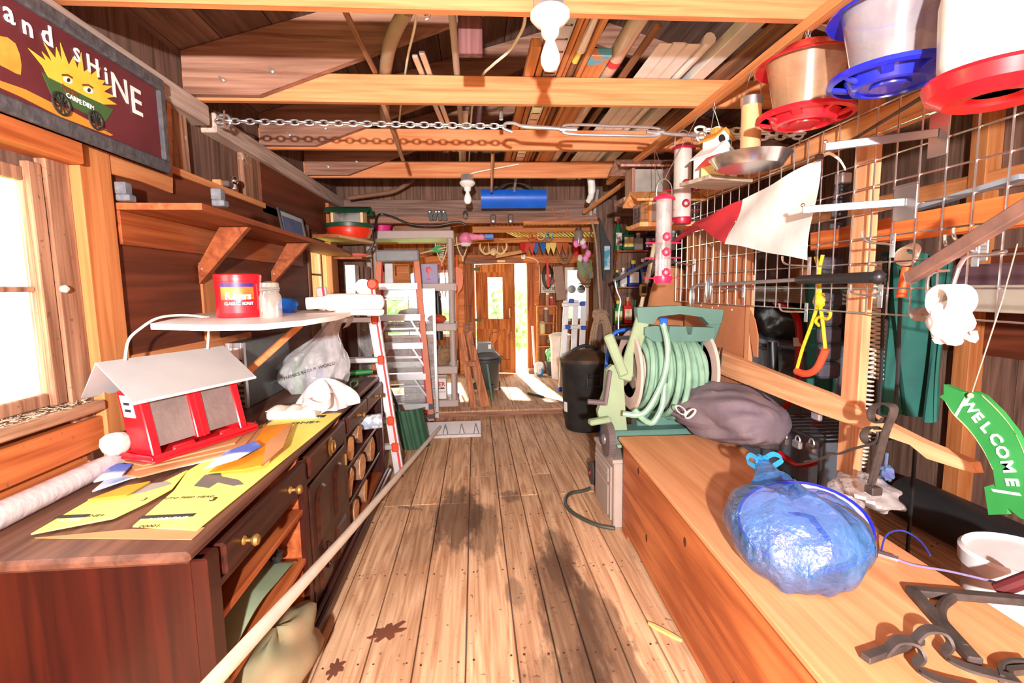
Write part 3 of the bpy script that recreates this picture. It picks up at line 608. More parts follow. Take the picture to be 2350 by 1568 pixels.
# ------------------------------------------------------------------ firewood in the open bay
def log(y,z,r,L,lab,half=False,tilt=0):
    t=thing('firewood_log',lab,'firewood',(X1-.02,y,z),'split firewood logs in the sideboard')
    pts=[(r*(1+.1*math.sin(3*a+y*9))*math.cos(a),r*(1+.1*math.sin(2*a+z*7))*math.sin(a)) for a in [2*math.pi*i/12 for i in range(12)]]
    if half: pts=[(px,max(py,-.25*r)) for px,py in pts]
    M=frame(Vector((X1-.015,y,z+r)),(0,1,0),(0,0,1)); M=M@rot('Z',tilt)
    part('bark',MB().prism(pts,-L,M),W_BARK,t); part('cut_face',MB().prism([(a*.94,b*.94) for a,b in pts],.004,M),W_RAW,t)
for i,(y,z,r,h,tl) in enumerate(((2.80,.47,.075,False,20),(3.02,.47,.072,True,-30),(2.78,.26,.085,True,50),(3.05,.26,.088,False,10),(2.85,.08,.07,False,0),(3.12,.08,.075,True,70),(3.36,.27,.085,False,40))):
    log(y,z,r,.3,['round log with bark resting on the top log shelf of the sideboard','split log beside the paper roll in the sideboard','split wedge log under the drawer shelf of the sideboard','thick round log on the middle shelf of the sideboard','log on the bottom of the sideboard','split log on the sideboard floor behind the pole','thick log at the far end of the sideboard'][i],h,tl)
pr_=thing('paper_roll','white paper roll printed with blue leaves lying on the firewood','paper roll',(X1-.05,3.3,.53))
part('roll',MB().tube([(X1-.2,3.26,.56),(X1+.06,3.34,.56)],.05,16),mat('printed_paper',(.85,.84,.8),.7,col2=sr(150,165,190),scale=28,contrast=.06),pr_); part('core',MB().tube([(X1+.058,3.339,.56),(X1+.064,3.341,.56)],.02,12),M_CARD,pr_)
# ------------------------------------------------------------------ green cloth bag on the shelf and floor
M_OLIVE=mat('green_canvas',sr(104,128,100),.85,col2=sr(140,150,120),scale=5,bump=.4)
cl=thing('canvas_bag','green canvas bag lying on the lower shelf with a dark strap knot','bag',(-1.0,1.6,.34))
part('cloth',MB().surf(lambda u,v:(-1.2+.46*v,1.32+.62*u,.358+.12*math.sin(math.pi*u)**.5*(1-.6*v)*(1+.15*math.sin(9*u+4*v))+.0*v),22,10,.004),M_OLIVE,cl)
part('strap_knot',MB().blob((-.79,1.87,.43),(.022,.03,.026),12,8,.3,3),M_BLACK,cl)
solo('canvas_sack',MB().blob((-.70,1.62,.20),(.12,.25,.10),30,18,.2,3,.7,3),mat('brownish_green_canvas',sr(118,122,92),.85,col2=sr(150,112,80),scale=6,bump=.5),'brown and green canvas sack slumped on the floor against the sideboard','sack')
# ------------------------------------------------------------------ roof rake with its long pole
rk=thing('roof_rake','grey metal roof rake lying with a long pale pole across the floor','roof rake',(-.3,4.8,0))
A=P(955,972,y=4.85); B_=P(1101,966,y=4.85); 
part('blade',MB().box(-.62,.03,4.72,4.735,.004,.155,.002,T(0,4.73,0)@rot('X',-32)@T(0,-4.73,0)).box(-.62,.03,4.70,4.72,.0,.03,.002),M_ALU,rk)
for x in(-.55,-.32,-.16,-.02): part('rib',MB().bar((x-.02,4.70,.03),(x,4.78,.115),.006,.012).bar((x+.03,4.70,.03),(x,4.78,.115),.006,.012),M_STEEL,rk)
part('pole',MB().tube([(-.37,4.78,.09),(-.56,1.95,.44),(-.535,.62,.75)],.0175,12),mat('pale_fibreglass',sr(226,214,196),.5),rk)
# ------------------------------------------------------------------ long grey plastic roll at the back of the top
solo('plastic_sheet_roll',MB().tube([(-1.335,1.26,.84),(-1.34,1.8,.836),(-1.34,2.05,.826),(-1.335,2.75,.826)],[.04,.034,.025,.024],14),mat('milky_sheet',sr(200,188,190),.35,var=.12,bump=.4,bscale=30),'long grey plastic sheeting roll lying along the back of the sideboard top','plastic roll')
solo('white_globe',MB().lathe([(0,0),(.028,.0),(.042,.014),(.049,.036),(.045,.06),(.028,.074),(0,.078)],T(-1.325,1.86,.866),22),mat('flaked_white',(.82,.8,.76),.7,col2=(.5,.45,.4),scale=18,contrast=.1),'small white rounded pot on the plastic roll by the wall','pot')
# ================================================================== on the sideboard top
ZS=.801
yc=thing('yellow_carton','flattened yellow tool carton covering the sideboard top','carton',(-.95,1.95,ZS))
yp=[P(px,py,z=ZS+.004) for px,py in((72,1232),(272,1190),(335,1162),(300,1212),(450,1220),(783,948),(600,962),(480,1050),(330,1130))]
def flat(name,pts,h,t,m,par):
    n=len(pts); return part(name,MB().add([(p.x,p.y,ZS+h) for p in pts]+[(p.x,p.y,ZS+h+t) for p in pts],[tuple(range(n))[::-1],tuple(range(n,2*n))]+[(i,(i+1)%n,n+(i+1)%n,n+i) for i in range(n)]),m,par)
flat('panel',[P(px,py,z=ZS) for px,py in((452,1220),(784,950),(640,960),(430,1085),(400,1130),(305,1212))],.002,.004,M_YEL,yc)
flat('panel',[P(px,py,z=ZS) for px,py in((72,1233),(262,1196),(337,1160),(395,1128),(430,1085),(345,1128),(205,1155))],.006,.004,M_YEL,yc)
flat('brown_edge',[P(px,py,z=ZS) for px,py in((80,1236),(440,1240),(470,1212),(300,1216))],0,.002,M_CARD,yc)
def tz(s,px,py,size,par,m=M_BLKINK,rz=0,h=.0075,**k):
    p=P(px,py,z=ZS+h); text(s,T(p.x,p.y,ZS+h)@rot('Z',rz),size,m,par,.0004,**k)
p=P(705,960,z=ZS); part('black_band',MB().box(p.x-.09,p.x+.09,p.y-.02,p.y+.025,ZS+.006,ZS+.0068),M_BLKINK,yc)
tz('RYOBI',705,960,.045,yc,M_WHITEINK,4,bold=.0006); tz('ONE+',702,970,.05,yc,rz=4,bold=.001); tz('10',655,985,.025,yc)
p=P(330,1193,z=ZS); part('black_band',MB().box(p.x-.01,p.x+.14,p.y-.008,p.y+.012,ZS+.0062,ZS+.007),M_BLKINK,yc)
tz('RYOBI ONE',385,1190,.02,yc,M_WHITEINK,1); tz('00001.',345,1208,.022,yc); tz('AUTO FEED HEAD',430,1142,.02,yc); tz('3',490,1146,.04,yc,bold=.001); tz('3',332,1146,.03,yc,h=.011); tz('ONE+',215,1184,.022,yc,h=.0115)
p=P(160,1195,z=ZS); part('black_band',MB().box(p.x-.04,p.x+.05,p.y-.006,p.y+.014,ZS+.0105,ZS+.0112),M_BLKINK,yc); tz('RYOBI',162,1193,.019,yc,M_WHITEINK,h=.0118)
# trimmer picture printed on the carton
pt=[P(px,py,z=ZS) for px,py in((445,1120),(470,1095),(505,1088),(510,1098),(548,1106),(560,1116),(535,1120),(500,1112),(480,1125))]
flat('printed_tool',pt,.0066,.0006,mat('grey_print',(.12,.11,.1),.6),yc)
pt=[P(px,py,z=ZS) for px,py in((270,1140),(310,1122),(385,1112),(395,1118),(330,1138),(285,1146))]
flat('printed_tool',pt,.0106,.0006,mat('grey_print_b',(.3,.28,.24),.6),yc)
def carton(name,pts,h,lab,m,th=.006,tilt=0):
    q=[P(px,py,z=ZS+h) for px,py in pts]; n=len(q); t=thing(name,lab,'carton',(q[0].x,q[0].y,ZS+h))
    return t,q
def sheet(name,pts,h0,h1,m,lab,th=.005,cat='carton',grp=None):
    """card sheet; h0 height of the first half of the outline, h1 of the last point"""
    q=[P(px,py,z=ZS+h0) for px,py in pts]; n=len(q); hs=[h0+(h1-h0)*(i/(n-1)) for i in range(n)]
    return solo(name,MB().add([(p.x,p.y,ZS+h) for p,h in zip(q,hs)]+[(p.x,p.y,ZS+h+th) for p,h in zip(q,hs)],[tuple(range(n))[::-1],tuple(range(n,2*n))]+[(i,(i+1)%n,n+(i+1)%n,n+i) for i in range(n)]),m,lab,cat,grp)
M_BLUEC=mat('blue_card',sr(70,110,200),.5,col2=sr(225,228,238),scale=4,contrast=.05)
M_ORC=mat('orange_card',sr(240,150,30),.55,var=.12,scale=4)
M_WC=mat('white_card',(.82,.82,.84),.6,col2=sr(150,170,215),scale=6,contrast=.06)
sheet('white_blue_sheet',((212,1130),(300,1100),(560,1040),(585,1020),(470,1045),(250,1098)),.008,.009,M_WC,'white and blue printed card sheet under the brown cardboard')
sheet('orange_sheet',((202,1150),(290,1118),(345,1108),(290,1140)),.014,.015,M_ORC,'orange card flap poking out on the yellow carton')
stk=(((262,1090),(335,1052),(610,975),(575,1030),(320,1098)),.016,'lowest brown corrugated sheet under the red bird feeder'),(((300,1072),(345,1046),(600,978),(560,1028),(310,1082)),.023,'middle brown corrugated sheet under the red bird feeder'),(((285,1062),(350,1040),(588,970),(540,1020),(330,1072)),.030,'topmost brown corrugated sheet carrying the red bird feeder')
for pts,h,lab in stk: sheet('cardboard_sheet',pts,h,h+.001,M_CARD,lab,.006)
sheet('blue_packet',((215,1108),(262,1068),(305,1068),(280,1095)),.03,.032,M_BLUEC,'small blue printed packet by the plastic roll')
sheet('blue_sleeve',((470,1078),(520,1040),(585,1018),(600,1030),(545,1062)),.034,.045,M_BLUEC,'blue and white card sleeve lying on the cardboard sheets')
oc=sheet('orange_carton',((478,1088),(545,1035),(585,985),(670,975),(645,1010),(600,1075),(560,1085)),.012,.02,M_ORC,'opened orange carton lying on the yellow carton')
sheet('carton_flap',((602,1070),(612,1020),(672,976),(650,1035)),.04,.05,M_CARD,'bent brown flap standing on the orange carton')
# ------------------------------------------------------------------ red bird feeder with grey roof
e1=Vector((.40,.916,0)).normalized(); nf=Vector((e1.y,-e1.x,0))
c0=P(352,1050,z=ZS+.057); L_=.41; dp=.115
Mf=frame(c0,e1,-nf)  # local x along, y backwards, z up
bf=thing('bird_feeder','red hopper bird feeder with grey metal roof and clear panels','bird feeder',c0)
lean=.22
def fp(x,y,z): return Mf@Vector((x-.0*z,y+lean*z,z))
def fbox(x0,x1,y0,y1,z0,z1,c=.002):
    m=MB().box(x0,x1,y0,y1,z0,z1,c); m.v=[fp(*v) for v in m.v]; return m
part('base_tray',fbox(-.03,L_+.02,-.04,dp+.02,-.014,.0,.006),M_RED,bf)
for a in((-.03,L_+.02,-.04,-.03),(-.03,L_+.02,dp+.01,dp+.02),(-.03,-.02,-.04,dp+.02),(L_+.01,L_+.02,-.04,dp+.02)): part('tray_lip',fbox(*a,0,.014),M_RED,bf)
Hh=.235
for x0,x1 in((0,.035),(L_-.035,L_)): part('end_frame',fbox(x0,x1,0,dp,0,Hh,.004),M_RED,bf)
part('centre_post',fbox(L_/2-.028,L_/2+.028,-.004,.02,.02,Hh,.003),M_RED,bf); part('centre_groove',fbox(L_/2-.003,L_/2+.003,-.007,-.003,.02,Hh,0),M_RED,bf)
M_DUSTY=film('dusty_panel',(.34,.26,.24),.5,.25,.05,.2,30)
for x0,x1 in((.036,L_/2-.029),(L_/2+.029,L_-.036)):
    part('clear_panel',fbox(x0,x1,.004,.007,.03,Hh,0),M_DUSTY,bf); part('sill_slot',fbox(x0+.03,x1-.02,-.02,-.005,.0,.022,.006),M_RED,bf)
part('back_panel',fbox(.036,L_-.036,dp-.012,dp-.004,.02,Hh,0),M_DUSTY,bf); part('seed_divider',fbox(L_*.72,L_*.78,.05,.12,.02,Hh-.02,.003),M_RED,bf)
part('label_strip',fbox(-.0015,.001,.04,.10,.14,.22,0),M_WHITE,bf)
for z in(.16,.185): part('label_bar',fbox(-.003,-.0012,.055,.085,z,z+.01,0),M_BLKINK,bf)
M_GREYR=mat('grey_roof_sheet',sr(172,170,172),.5,.2,var=.06)
rf=MB(); zr=Hh+.115; ov=.075
for sgn,ye,ze in((-1,-.085,Hh-.015),(1,dp+.07,Hh-.015)):
    ym=dp*.5
    def rpt(u,v,ye=ye,ze=ze,ym=ym): return fp(-ov+(L_+2*ov-.05)*u,ym+(ye-ym)*v,zr+(ze-zr)*v-.0*math.sin(v*3))
    rf.surf(rpt,8,6,.004)
part('roof',rf,M_GREYR,bf); part('roof_edge',MB().tube([fp(-ov,-.085,Hh-.017),fp(L_+ov-.05,-.085,Hh-.017)],.006,6),M_WHITE,bf)
hA=fp(.01,dp*.5-.02,zr); hB=fp(L_-.07,dp*.5-.02,zr)
hpts=[P(302,825,x=hA.x),P(322,770,x=hA.x),P(345,735,x=hA.x+.02),P(375,703,x=hA.x+.05),P(430,693,x=hA.x+.08),P(480,700,x=hB.x),P(508,710,x=hB.x),P(505,740,x=hB.x),P(484,795,x=hB.x)]
hp=[hA,hA+Vector((-.0,.03,.07)),hA+Vector((.02,.07,.11)),hA+Vector((.05,.13,.145)),hA+Vector((.09,.22,.15)),hA+Vector((.13,.31,.135)),hB+Vector((.005,.02,.12)),hB]
part('handle',MB().tube(spl(hp,6),.0048,8),M_CREAM,bf)
# ------------------------------------------------------------------ grey computer case at the wall
gc=thing('metal_case','grey computer case standing on the sideboard behind the feeder','computer case',(-1.3,3.15,ZS))
part('shell',MB().box(-1.37,-1.275,2.815,3.45,ZS,1.17,.004),mat('grey_case',sr(96,100,100),.5,.2),gc)
fr=part('front_plate',MB().box(-1.37,-1.355,2.79,2.82,ZS,1.17,.002).box(-1.29,-1.275,2.79,2.82,ZS,1.17,.002).box(-1.355,-1.29,2.79,2.82,1.075,1.17,.002),M_STEEL,gc)
for k in range(9): part('vent_bar',MB().box(-1.356,-1.289,2.792,2.798,ZS+.005+k*.03,ZS+.018+k*.03),M_STEEL,fr)
part('label_plate',MB().box(-1.345,-1.30,2.785,2.79,1.08,1.14),M_WHITE,fr)
# wooden brace under the white shelf
solo('wooden_brace',MB().bar(P(540,880,x=-1.2),P(690,745,x=-.95),.03,.03,c=.004),W_PINEY,'round edged wooden stick bracing the white shelf','brace')
# ------------------------------------------------------------------ grocery bags
M_POLY=film('grocery_film',(.86,.85,.86),.46,.18,.12,.6,22)
gb=thing('grocery_bag','translucent grocery bag of bottles with knotted handles and printed band','bag',(-1.0,3.3,ZS))
bc=P(705,850,y=3.25)
def bagpt(u,v):
    a=2*math.pi*u; z=v
    r=[.15,.19,.2,.19,.165,.12,.07,.05,.045][min(8,int(v*8))]; k=v*8-min(7,int(v*8)); tb=[.15,.19,.2,.19,.165,.12,.07,.05,.045]; i=min(7,int(v*8)); r=tb[i]*(1-k)+tb[i+1]*k
    r*=1+.09*math.sin(5*a+6*v)+.05*math.sin(11*a-9*v)
    return (-1.06+r*math.cos(a)*1.05+.14*v**2,3.25+r*math.sin(a)*.9+.12*v**2,ZS+.003+.46*v)
part('film',MB().surf(bagpt,44,18),M_POLY,gb)
for dy in(-.03,.05): part('handle_loop',MB().strip(spl([(-.93,3.37+dy,1.22),(-.92,3.39+dy,1.3),(-.86,3.41+dy,1.33),(-.84,3.40+dy,1.26),(-.87,3.38+dy,1.2)],5),(.015,.03,.01),.002),M_POLY,gb)
p=P(708,848,y=3.08); text('GIVE THANKS IN OUR WORLD',frame(Vector((-1.06,3.065,.95)),(.93,.2,.25),(-.2,.0,1)),.028,M_BLKINK,gb,.0006)
for (x,y,z,r,h,c,l) in((-1.14,3.2,ZS+.006,.032,.2,sr(90,160,90),'green bottle with white cap inside the grocery bag'),(-1.0,3.22,ZS+.006,.036,.17,sr(90,110,220),'blue bottle lying inside the grocery bag'),(-1.1,3.35,ZS+.006,.04,.16,sr(205,200,225),'pale lilac bottle inside the grocery bag')):
    b=thing('plastic_bottle',l,'bottle',(x,y,z),'bottles in the grocery bag'); part('body',MB().lathe([(0,0),(r,0),(r,h*.7),(r*.4,h*.88),(r*.4,h)],T(x,y,z),14),mat(l[:14],c,.35),b); part('cap',MB().lathe([(0,h),(r*.5,h),(r*.5,h+.025),(0,h+.025)],T(x,y,z),12),M_WHITE,b)
wbg=thing('white_bag','crumpled white shopping bag around an egg carton','bag',(-.9,2.6,ZS))
def wb_(u,v):
    a=2*math.pi*u; th=math.pi*.5*v; r=1+.14*math.sin(3*a+1)+.1*math.sin(7*a+4*v)+.06*math.sin(13*a)
    return (-.86+.15*math.cos(a)*math.cos(th)*r,2.80+.2*math.sin(a)*math.cos(th)*r,ZS+.002+.13*math.sin(th)*(1+.2*math.sin(5*a)))
part('film',MB().surf(wb_,48,12),mat('white_film',(.86,.82,.82),.35,bump=.3,bscale=26,var=.04),wbg)
hd=P(735,925,z=ZS+.08); part('handle_loop',MB().strip([hd+Vector((.055*math.cos(a),.075*math.sin(a)-.02,.01+.012*math.sin(2*a))) for a in[2*math.pi*i/20 for i in range(21)]],(.0,.0,.04),.003),mat('white_film_b',(.88,.85,.84),.35,bump=.3,bscale=26),wbg)
ec=thing('egg_carton','cream paper pulp egg carton half inside the white bag','egg carton',(-.95,2.6,ZS))
q=P(640,945,z=ZS); part('tray',MB().box(-1.06,-.82,2.50,2.62,ZS,ZS+.045,.01),mat('paper_pulp',sr(238,226,210),.85,bump=.2,scale=40),ec)
part('lid',MB().surf(lambda u,v:(-1.06+.24*u,2.50+.12*v,ZS+.045+.018*abs(math.sin(3*math.pi*u))*abs(math.sin(math.pi*v+.001))+.004),36,10,.003),mat('paper_pulp_lid',sr(240,230,216),.85,bump=.2,scale=40),ec)
gp=thing('garden_pruner','green handled garden tool lying at the far end of the sideboard','garden tool',(-.9,3.6,ZS))
part('handle',MB().tube([P(790,858,z=ZS+.02),P(855,853,z=ZS+.02)],.02,10),mat('green_grip',sr(36,120,50),.5),gp); part('blade',MB().bar(P(770,860,z=ZS+.02),P(792,858,z=ZS+.02),.02,.006),M_STEEL,gp)
gs=thing('hand_snips','small green hand snips on the sideboard corner','snips',(-.9,3.5,ZS)); part('grip',MB().tube(spl([P(803,880,z=ZS+.012),P(815,872,z=ZS+.012),P(820,882,z=ZS+.012),P(806,892,z=ZS+.012),P(803,880,z=ZS+.012)],4),.008,8),mat('green_grip_b',sr(50,130,60),.5),gs); part('blades',MB().bar(P(815,876,z=ZS+.012),P(838,868,z=ZS+.012),.02,.006),M_DARKIRON,gs)
# ================================================================== painted sign
XS=-1.33
sg=thing('painted_sign','maroon painted wooden sign with a rising sun in a green cart and black frame','sign',(XS-.02,1.8,1.98))
def SP(px,py,dx=0): q=P(px,py,x=XS+dx); return Vector((XS+dx,q.y,q.z))
BL=P(385,398,x=XS); TR=P(375,190,x=XS); z0_,z1_=BL.z,TR.z+.004; yR=(BL.y+TR.y)/2; yL_=1.12; fw=.05
M_MAR=mat('maroon_paint',sr(84,26,34),.6,col2=sr(102,40,48),scale=5); M_BFR=mat('black_carved_frame',(.035,.035,.04),.6,col2=(.1,.1,.11),scale=30,bump=.6)
part('panel',MB().box(XS-.02,XS-.004,yL_,yR,z0_,z1_),M_MAR,sg)
for b in((yL_,yR,z0_,z0_+fw),(yL_,yR,z1_-fw,z1_),(yR-fw*.8,yR,z0_+fw,z1_-fw),(yL_,yL_+fw,z0_+fw,z1_-fw)): part('frame_rail',MB().box(XS-.022,XS+.012,*b,.006),M_BFR,sg)
def paint(name,pix,m,d=.0): 
    q=[SP(px,py) for px,py in pix]; n=len(q); x0=XS-.004+d
    return part(name,MB().add([(x0,p.y,p.z) for p in q]+[(x0+.0012,p.y,p.z) for p in q],[tuple(range(n)),tuple(range(2*n-1,n-1,-1))]+[(i,(i+1)%n,n+(i+1)%n,n+i) for i in range(n)]),m,sg)
M_SUN=mat('sun_yellow',sr(236,178,44),.6,col2=sr(246,206,84),scale=14); M_CART=mat('cart_green',sr(62,96,54),.6); M_GOLD=mat('gold_strokes',sr(206,140,50),.6); M_PUMP=mat('orange_paint',sr(216,130,44),.6,col2=sr(236,170,70),scale=16)
paint('ground_stroke',((0,184),(60,205),(150,250),(262,310),(255,312),(140,268),(50,222),(0,200)),M_GOLD)
paint('ground_stroke',((120,230),(190,268),(250,300),(180,272)),M_GOLD,.0004)
paint('pumpkin',((0,82),(20,86),(38,100),(48,125),(52,150),(50,172),(38,168),(20,158),(0,148)),M_PUMP)
paint('cart',((98,166),(262,252),(245,278),(228,276),(122,222)),M_CART,.0006)
rays=[(262,235),(270,240)]; 
paint('sun',((112,177),(100,152),(66,110),(108,140),(98,118),(122,142),(102,97),(130,135),(131,108),(145,142),(140,98),(160,150),(170,130),(180,158),(188,120),(194,165),(208,155),(210,172),(232,155),(226,182),(243,185),(236,195),(260,198),(240,210),(268,222),(246,225),(270,240),(240,240),(200,222),(150,196)),M_SUN,.0010)
for ex,ey in((157,184),(204,207)):
    paint('eye_white',[(ex+11*math.cos(a)*1,ey+7*math.sin(a)+4*math.cos(a)) for a in[2*math.pi*i/12 for i in range(12)]],M_WHITEINK,.0016)
    paint('pupil',[(ex+1+4*math.cos(a),ey+5*math.sin(a)) for a in[2*math.pi*i/8 for i in range(8)]],M_BLKINK,.0022)
    paint('brow',((ex-14,ey-14),(ex,ey-14),(ex+12,ey-6),(ex+10,ey-3),(ex,ey-10),(ex-14,ey-10)),mat('brow_brown',sr(110,60,24),.6),.0016)
for wx,wy,r in((141,238,19),(220,276,17)):
    c=SP(wx,wy,.002); rr=r/560
    wl_=part('wheel',MB().tube(ring(c,rr,rot('Y',90),18),.0035,5,True),M_BLKINK,sg)
    for k in range(5):
        a=math.pi*k/5; v=Vector((0,math.cos(a),math.sin(a)))*rr; part('spoke',MB().tube([c-v,c+v],.0016,4),M_BLKINK,wl_)
def letter(ch,px,py,size,tilt=0,m=M_WHITEINK,bold=.0012): text(ch,frame(SP(px,py,-.002),(0,1,0),(0,0,1))@rot('Z',tilt),size,m,sg,.0012,bold=bold)
for ch,px,py,sz in(('a',20,30,.085),('n',63,62,.08),('d',108,82,.09),('S',177,128,.062),('H',214,153,.085),('i',244,175,.085),('N',276,206,.125),('E',313,236,.145)): letter(ch,px,py,sz)
for ch,px,py in(('CARPE',170,227),('DIEM',203,243)): letter(ch,px,py,.022,-3,bold=.0004)
letter('Apples',160,208,.026,-4,mat('brown_script',sr(120,60,30),.6),.0002)
# backing board with a ragged edge behind the sign
pts=[P(px,py,x=XL+.018) for px,py in((248,330),(300,340),(380,395),(384,230),(392,232),(396,330),(397,444),(320,415),(250,398))]
n=len(pts); part('backing_board',MB().add([(XL+.018,p.y,p.z) for p in pts]+[(XL+.002,p.y,p.z) for p in pts],[tuple(range(n)),tuple(range(2*n-1,n-1,-1))]+[(i,(i+1)%n,n+(i+1)%n,n+i) for i in range(n)]),W_PINEY,wl)
# ------------------------------------------------------------------ long upper shelf
us=thing('wall_shelf','long brown board shelf on diagonal brackets along the plywood wall','shelf',(-1.25,3.3,1.5))
zs=1.802; poly=[(XL,2.08),(-1.075,2.095),(-1.10,3.6),(-1.13,4.62),(-1.22,5.2),(XL,5.2)]
part('board',MB().prism(poly,-.026,T(0,0,zs)),W_SHELF,us)
part('cleat',MB().box(XL,XL+.022,2.08,4.15,zs-.16,zs-.027,.003),W_SHELF,us)
for ya,yb in((2.62,2.78),(3.52,3.72)):
    M=MB(); q=[(XL+.012,zs-.22),(XL+.012,zs-.31),(-1.13,zs-.03),(-1.27,zs-.03)]
    M.add([(x,ya,z) for x,z in q]+[(x,ya+.04,z) for x,z in q],[(0,1,2,3),(7,6,5,4)]+[(i,(i+1)%4,4+(i+1)%4,4+i) for i in range(4)]); b=part('bracket',M,W_SHELF,us)
    part('screw',MB().lathe([(0,0),(.006,0),(.005,.003),(0,.004)],T(-1.37,ya,zs-.235)@rot('X',90),8),M_STEEL,b)
M_FOAM=mat('grey_foam',sr(78,80,88),.9,col2=sr(116,120,130),scale=40,bump=.4)
for px,py,lab in((292,462,'grey foam block on the upper shelf under the painted sign'),(508,474,'grey notched foam block on the upper shelf below the hitch ball')):
    q=P(px,py,z=zs); t=thing('foam_block',lab,'foam block',(q.x,q.y,zs)); part('pad',MB().box(q.x-.03,q.x+.01,q.y-.02,q.y+.02,zs+.025,zs+.07,.003),M_FOAM,t); part('foot',MB().box(q.x-.03,q.x+.02,q.y-.02,q.y+.025,zs,zs+.025,.004),M_FOAM,t)
# picture
fr_=thing('framed_picture','small dark framed blue picture leaning on the plywood above the shelf','picture',(-1.37,4.0,zs))
qa=[P(635,476,x=XL+.02),P(690,500,x=XL+.02),P(700,545,x=XL+.05),P(655,528,x=XL+.05)]
ya,yb=qa[0].y,qa[1].y+.02; Mp=T(XL+.06,0,zs)@rot('Y',-9); hh=.24
for b in((ya,yb,0,.018),(ya,yb,hh-.018,hh),(ya,ya+.018,.018,hh-.018),(yb-.018,yb,.018,hh-.018)): part('frame_rail',MB().box(-.008,.008,*b,.002,Mp),mat('dark_frame',(.04,.035,.035),.5),fr_)
part('mat_board',MB().box(-.006,.0,ya+.018,yb-.018,.018,hh-.018,0,Mp),mat('grey_mat_board',sr(190,190,186),.8),fr_)
part('print',MB().box(-.005,.0014,ya+.05,yb-.05,.03,hh-.05,0,Mp),mat('blue_print',sr(40,86,150),.6,col2=sr(120,130,160),scale=6),fr_); part('light_figure',MB().blob((0,0,0),(.003,.035,.05),14,10,.3,2),mat('pale_figure',sr(220,200,150),.7),fr_).matrix_local=T(-fr_.location)@Mp@T(.0015,ya+.12,.14)
# hitch ball
hb=thing('hitch_ball','chrome trailer hitch ball on the ledge above the plywood','hitch ball',(XL,3.1,2.035))
q=P(533,428,x=XL+.02); part('ball',MB().blob((XL+.03,q.y,2.085),(.026,.026,.026),18,12,0),mat('chrome',(.8,.8,.8),.12,1),hb); part('mount',MB().box(XL-.03,XL+.035,q.y-.07,q.y-.0,2.04,2.075,.006),M_DARKIRON,hb)
part('shank',MB().tube([(XL+.03,q.y,2.037),(XL+.03,q.y,2.07)],.014,10),M_STEEL,hb)
# ------------------------------------------------------------------ small corner shelf with sled pan and green roofed feeder
cs=thing('corner_shelf','small pale plywood shelf in the far corner carrying the red pan','shelf',(-1.2,4.9,1.95))
zc=P(790,545,y=4.75).z; xa,xb=P(713,545,y=4.55).x,P(848,560,y=4.95).x
part('board',MB().add([(XL,4.5,zc),(-1.18,4.5,zc),(xb,5.15,zc),(XL,5.3,zc),(XL,4.5,zc-.024),(-1.18,4.5,zc-.024),(xb,5.15,zc-.024),(XL,5.3,zc-.024)],[(0,1,2,3),(7,6,5,4),(0,4,5,1),(1,5,6,2),(2,6,7,3),(3,7,4,0)]),wood('pale_ply',sr(206,164,116),sr(232,196,150),'y',.6),cs)
part('lip',MB().box(XL,-1.18,4.485,4.5,zc-.03,zc+.004,.002),W_SHELF,cs)
pc=(P(785,525,y=4.85)); 
tn=thing('red_pan','wide round red pan with a dark green rim on the corner shelf','pan',(-1.17,4.86,zc))
part('body',MB().lathe([(0,0),(.18,0),(.2,.05),(.2,.052),(.21,.09),(.205,.095)],T(-1.17,4.86,zc),30),mat('red_enamel',sr(222,52,26),.3,coat=.4),tn); part('rim',MB().lathe([(.205,.088),(.222,.092),(.224,.125),(.212,.13),(.205,.125)],T(-1.17,4.86,zc),30),mat('dark_green',sr(30,74,52),.4),tn); part('cover',MB().lathe([(0,.122),(.208,.122),(.208,.126),(0,.126)],T(-1.17,4.86,zc),30),mat('dark_green_b',sr(30,74,52),.4),tn)
gf=thing('green_roof_feeder','small wooden bird feeder with curved green roof standing on the red pan','bird feeder',(-1.17,4.86,zc+.13))
zf=zc+.127; W_LT=wood('light_wood',sr(214,178,130),sr(240,214,170),'z',.8)
for x in(-1.30,-1.03): part('end_board',MB().box(x-.012,x+.012,4.76,4.94,zf,zf+.13,.002),W_LT,gf)
part('floor_board',MB().box(-1.31,-1.02,4.76,4.94,zf-.003,zf+.012,.002),W_LT,gf); part('clear_side',MB().box(-1.29,-1.04,4.79,4.793,zf+.012,zf+.12),M_CLEAR,gf)
part('roof',MB().surf(lambda u,v:(-1.36+.4*u,4.72+.26*v,zf+.10+.065*math.sin(math.pi*v)),6,14,.004),mat('green_roof',sr(32,80,56),.4),gf)
# ------------------------------------------------------------------ white shelf with coffee can, jar, blue bag and towel
ZW=1.343
ws=thing('white_shelf','white laminate shelf board jutting over the sideboard','shelf',(-.95,2.2,ZW))
wp=[P(px,py,z=ZW) for px,py in((345,743),(470,746),(600,744),(700,735),(775,724))]; wp=[(p.x,p.y) for p in wp]+[(-.62,2.62),(XL,2.95),(XL,2.6)]
part('board',MB().prism(wp,-.02,T(0,0,ZW)),mat('white_laminate',(.84,.82,.78),.4,var=.04),ws)
can=thing('coffee_can','red plastic coffee can with a picture label','coffee can',(0,0,0)); q=P(552,728,z=ZW); can.location=(q.x,q.y,ZW); R_=.086; h_=.178
part('body',MB().lathe([(0,0),(R_*.97,0),(R_,.006),(R_,h_-.03),(R_*1.02,h_-.028),(R_*1.02,h_-.012),(R_*.99,h_-.01)],T(q.x,q.y,ZW),40),M_RED,can)
part('lid',MB().lathe([(R_*1.03,h_-.016),(R_*1.04,h_-.004),(R_*1.0,h_),(0,h_-.002)],T(q.x,q.y,ZW),40),M_RED,can)
d_=Vector((-q.x,-q.y,0)).normalized(); aa=math.degrees(math.atan2(d_.y,d_.x))
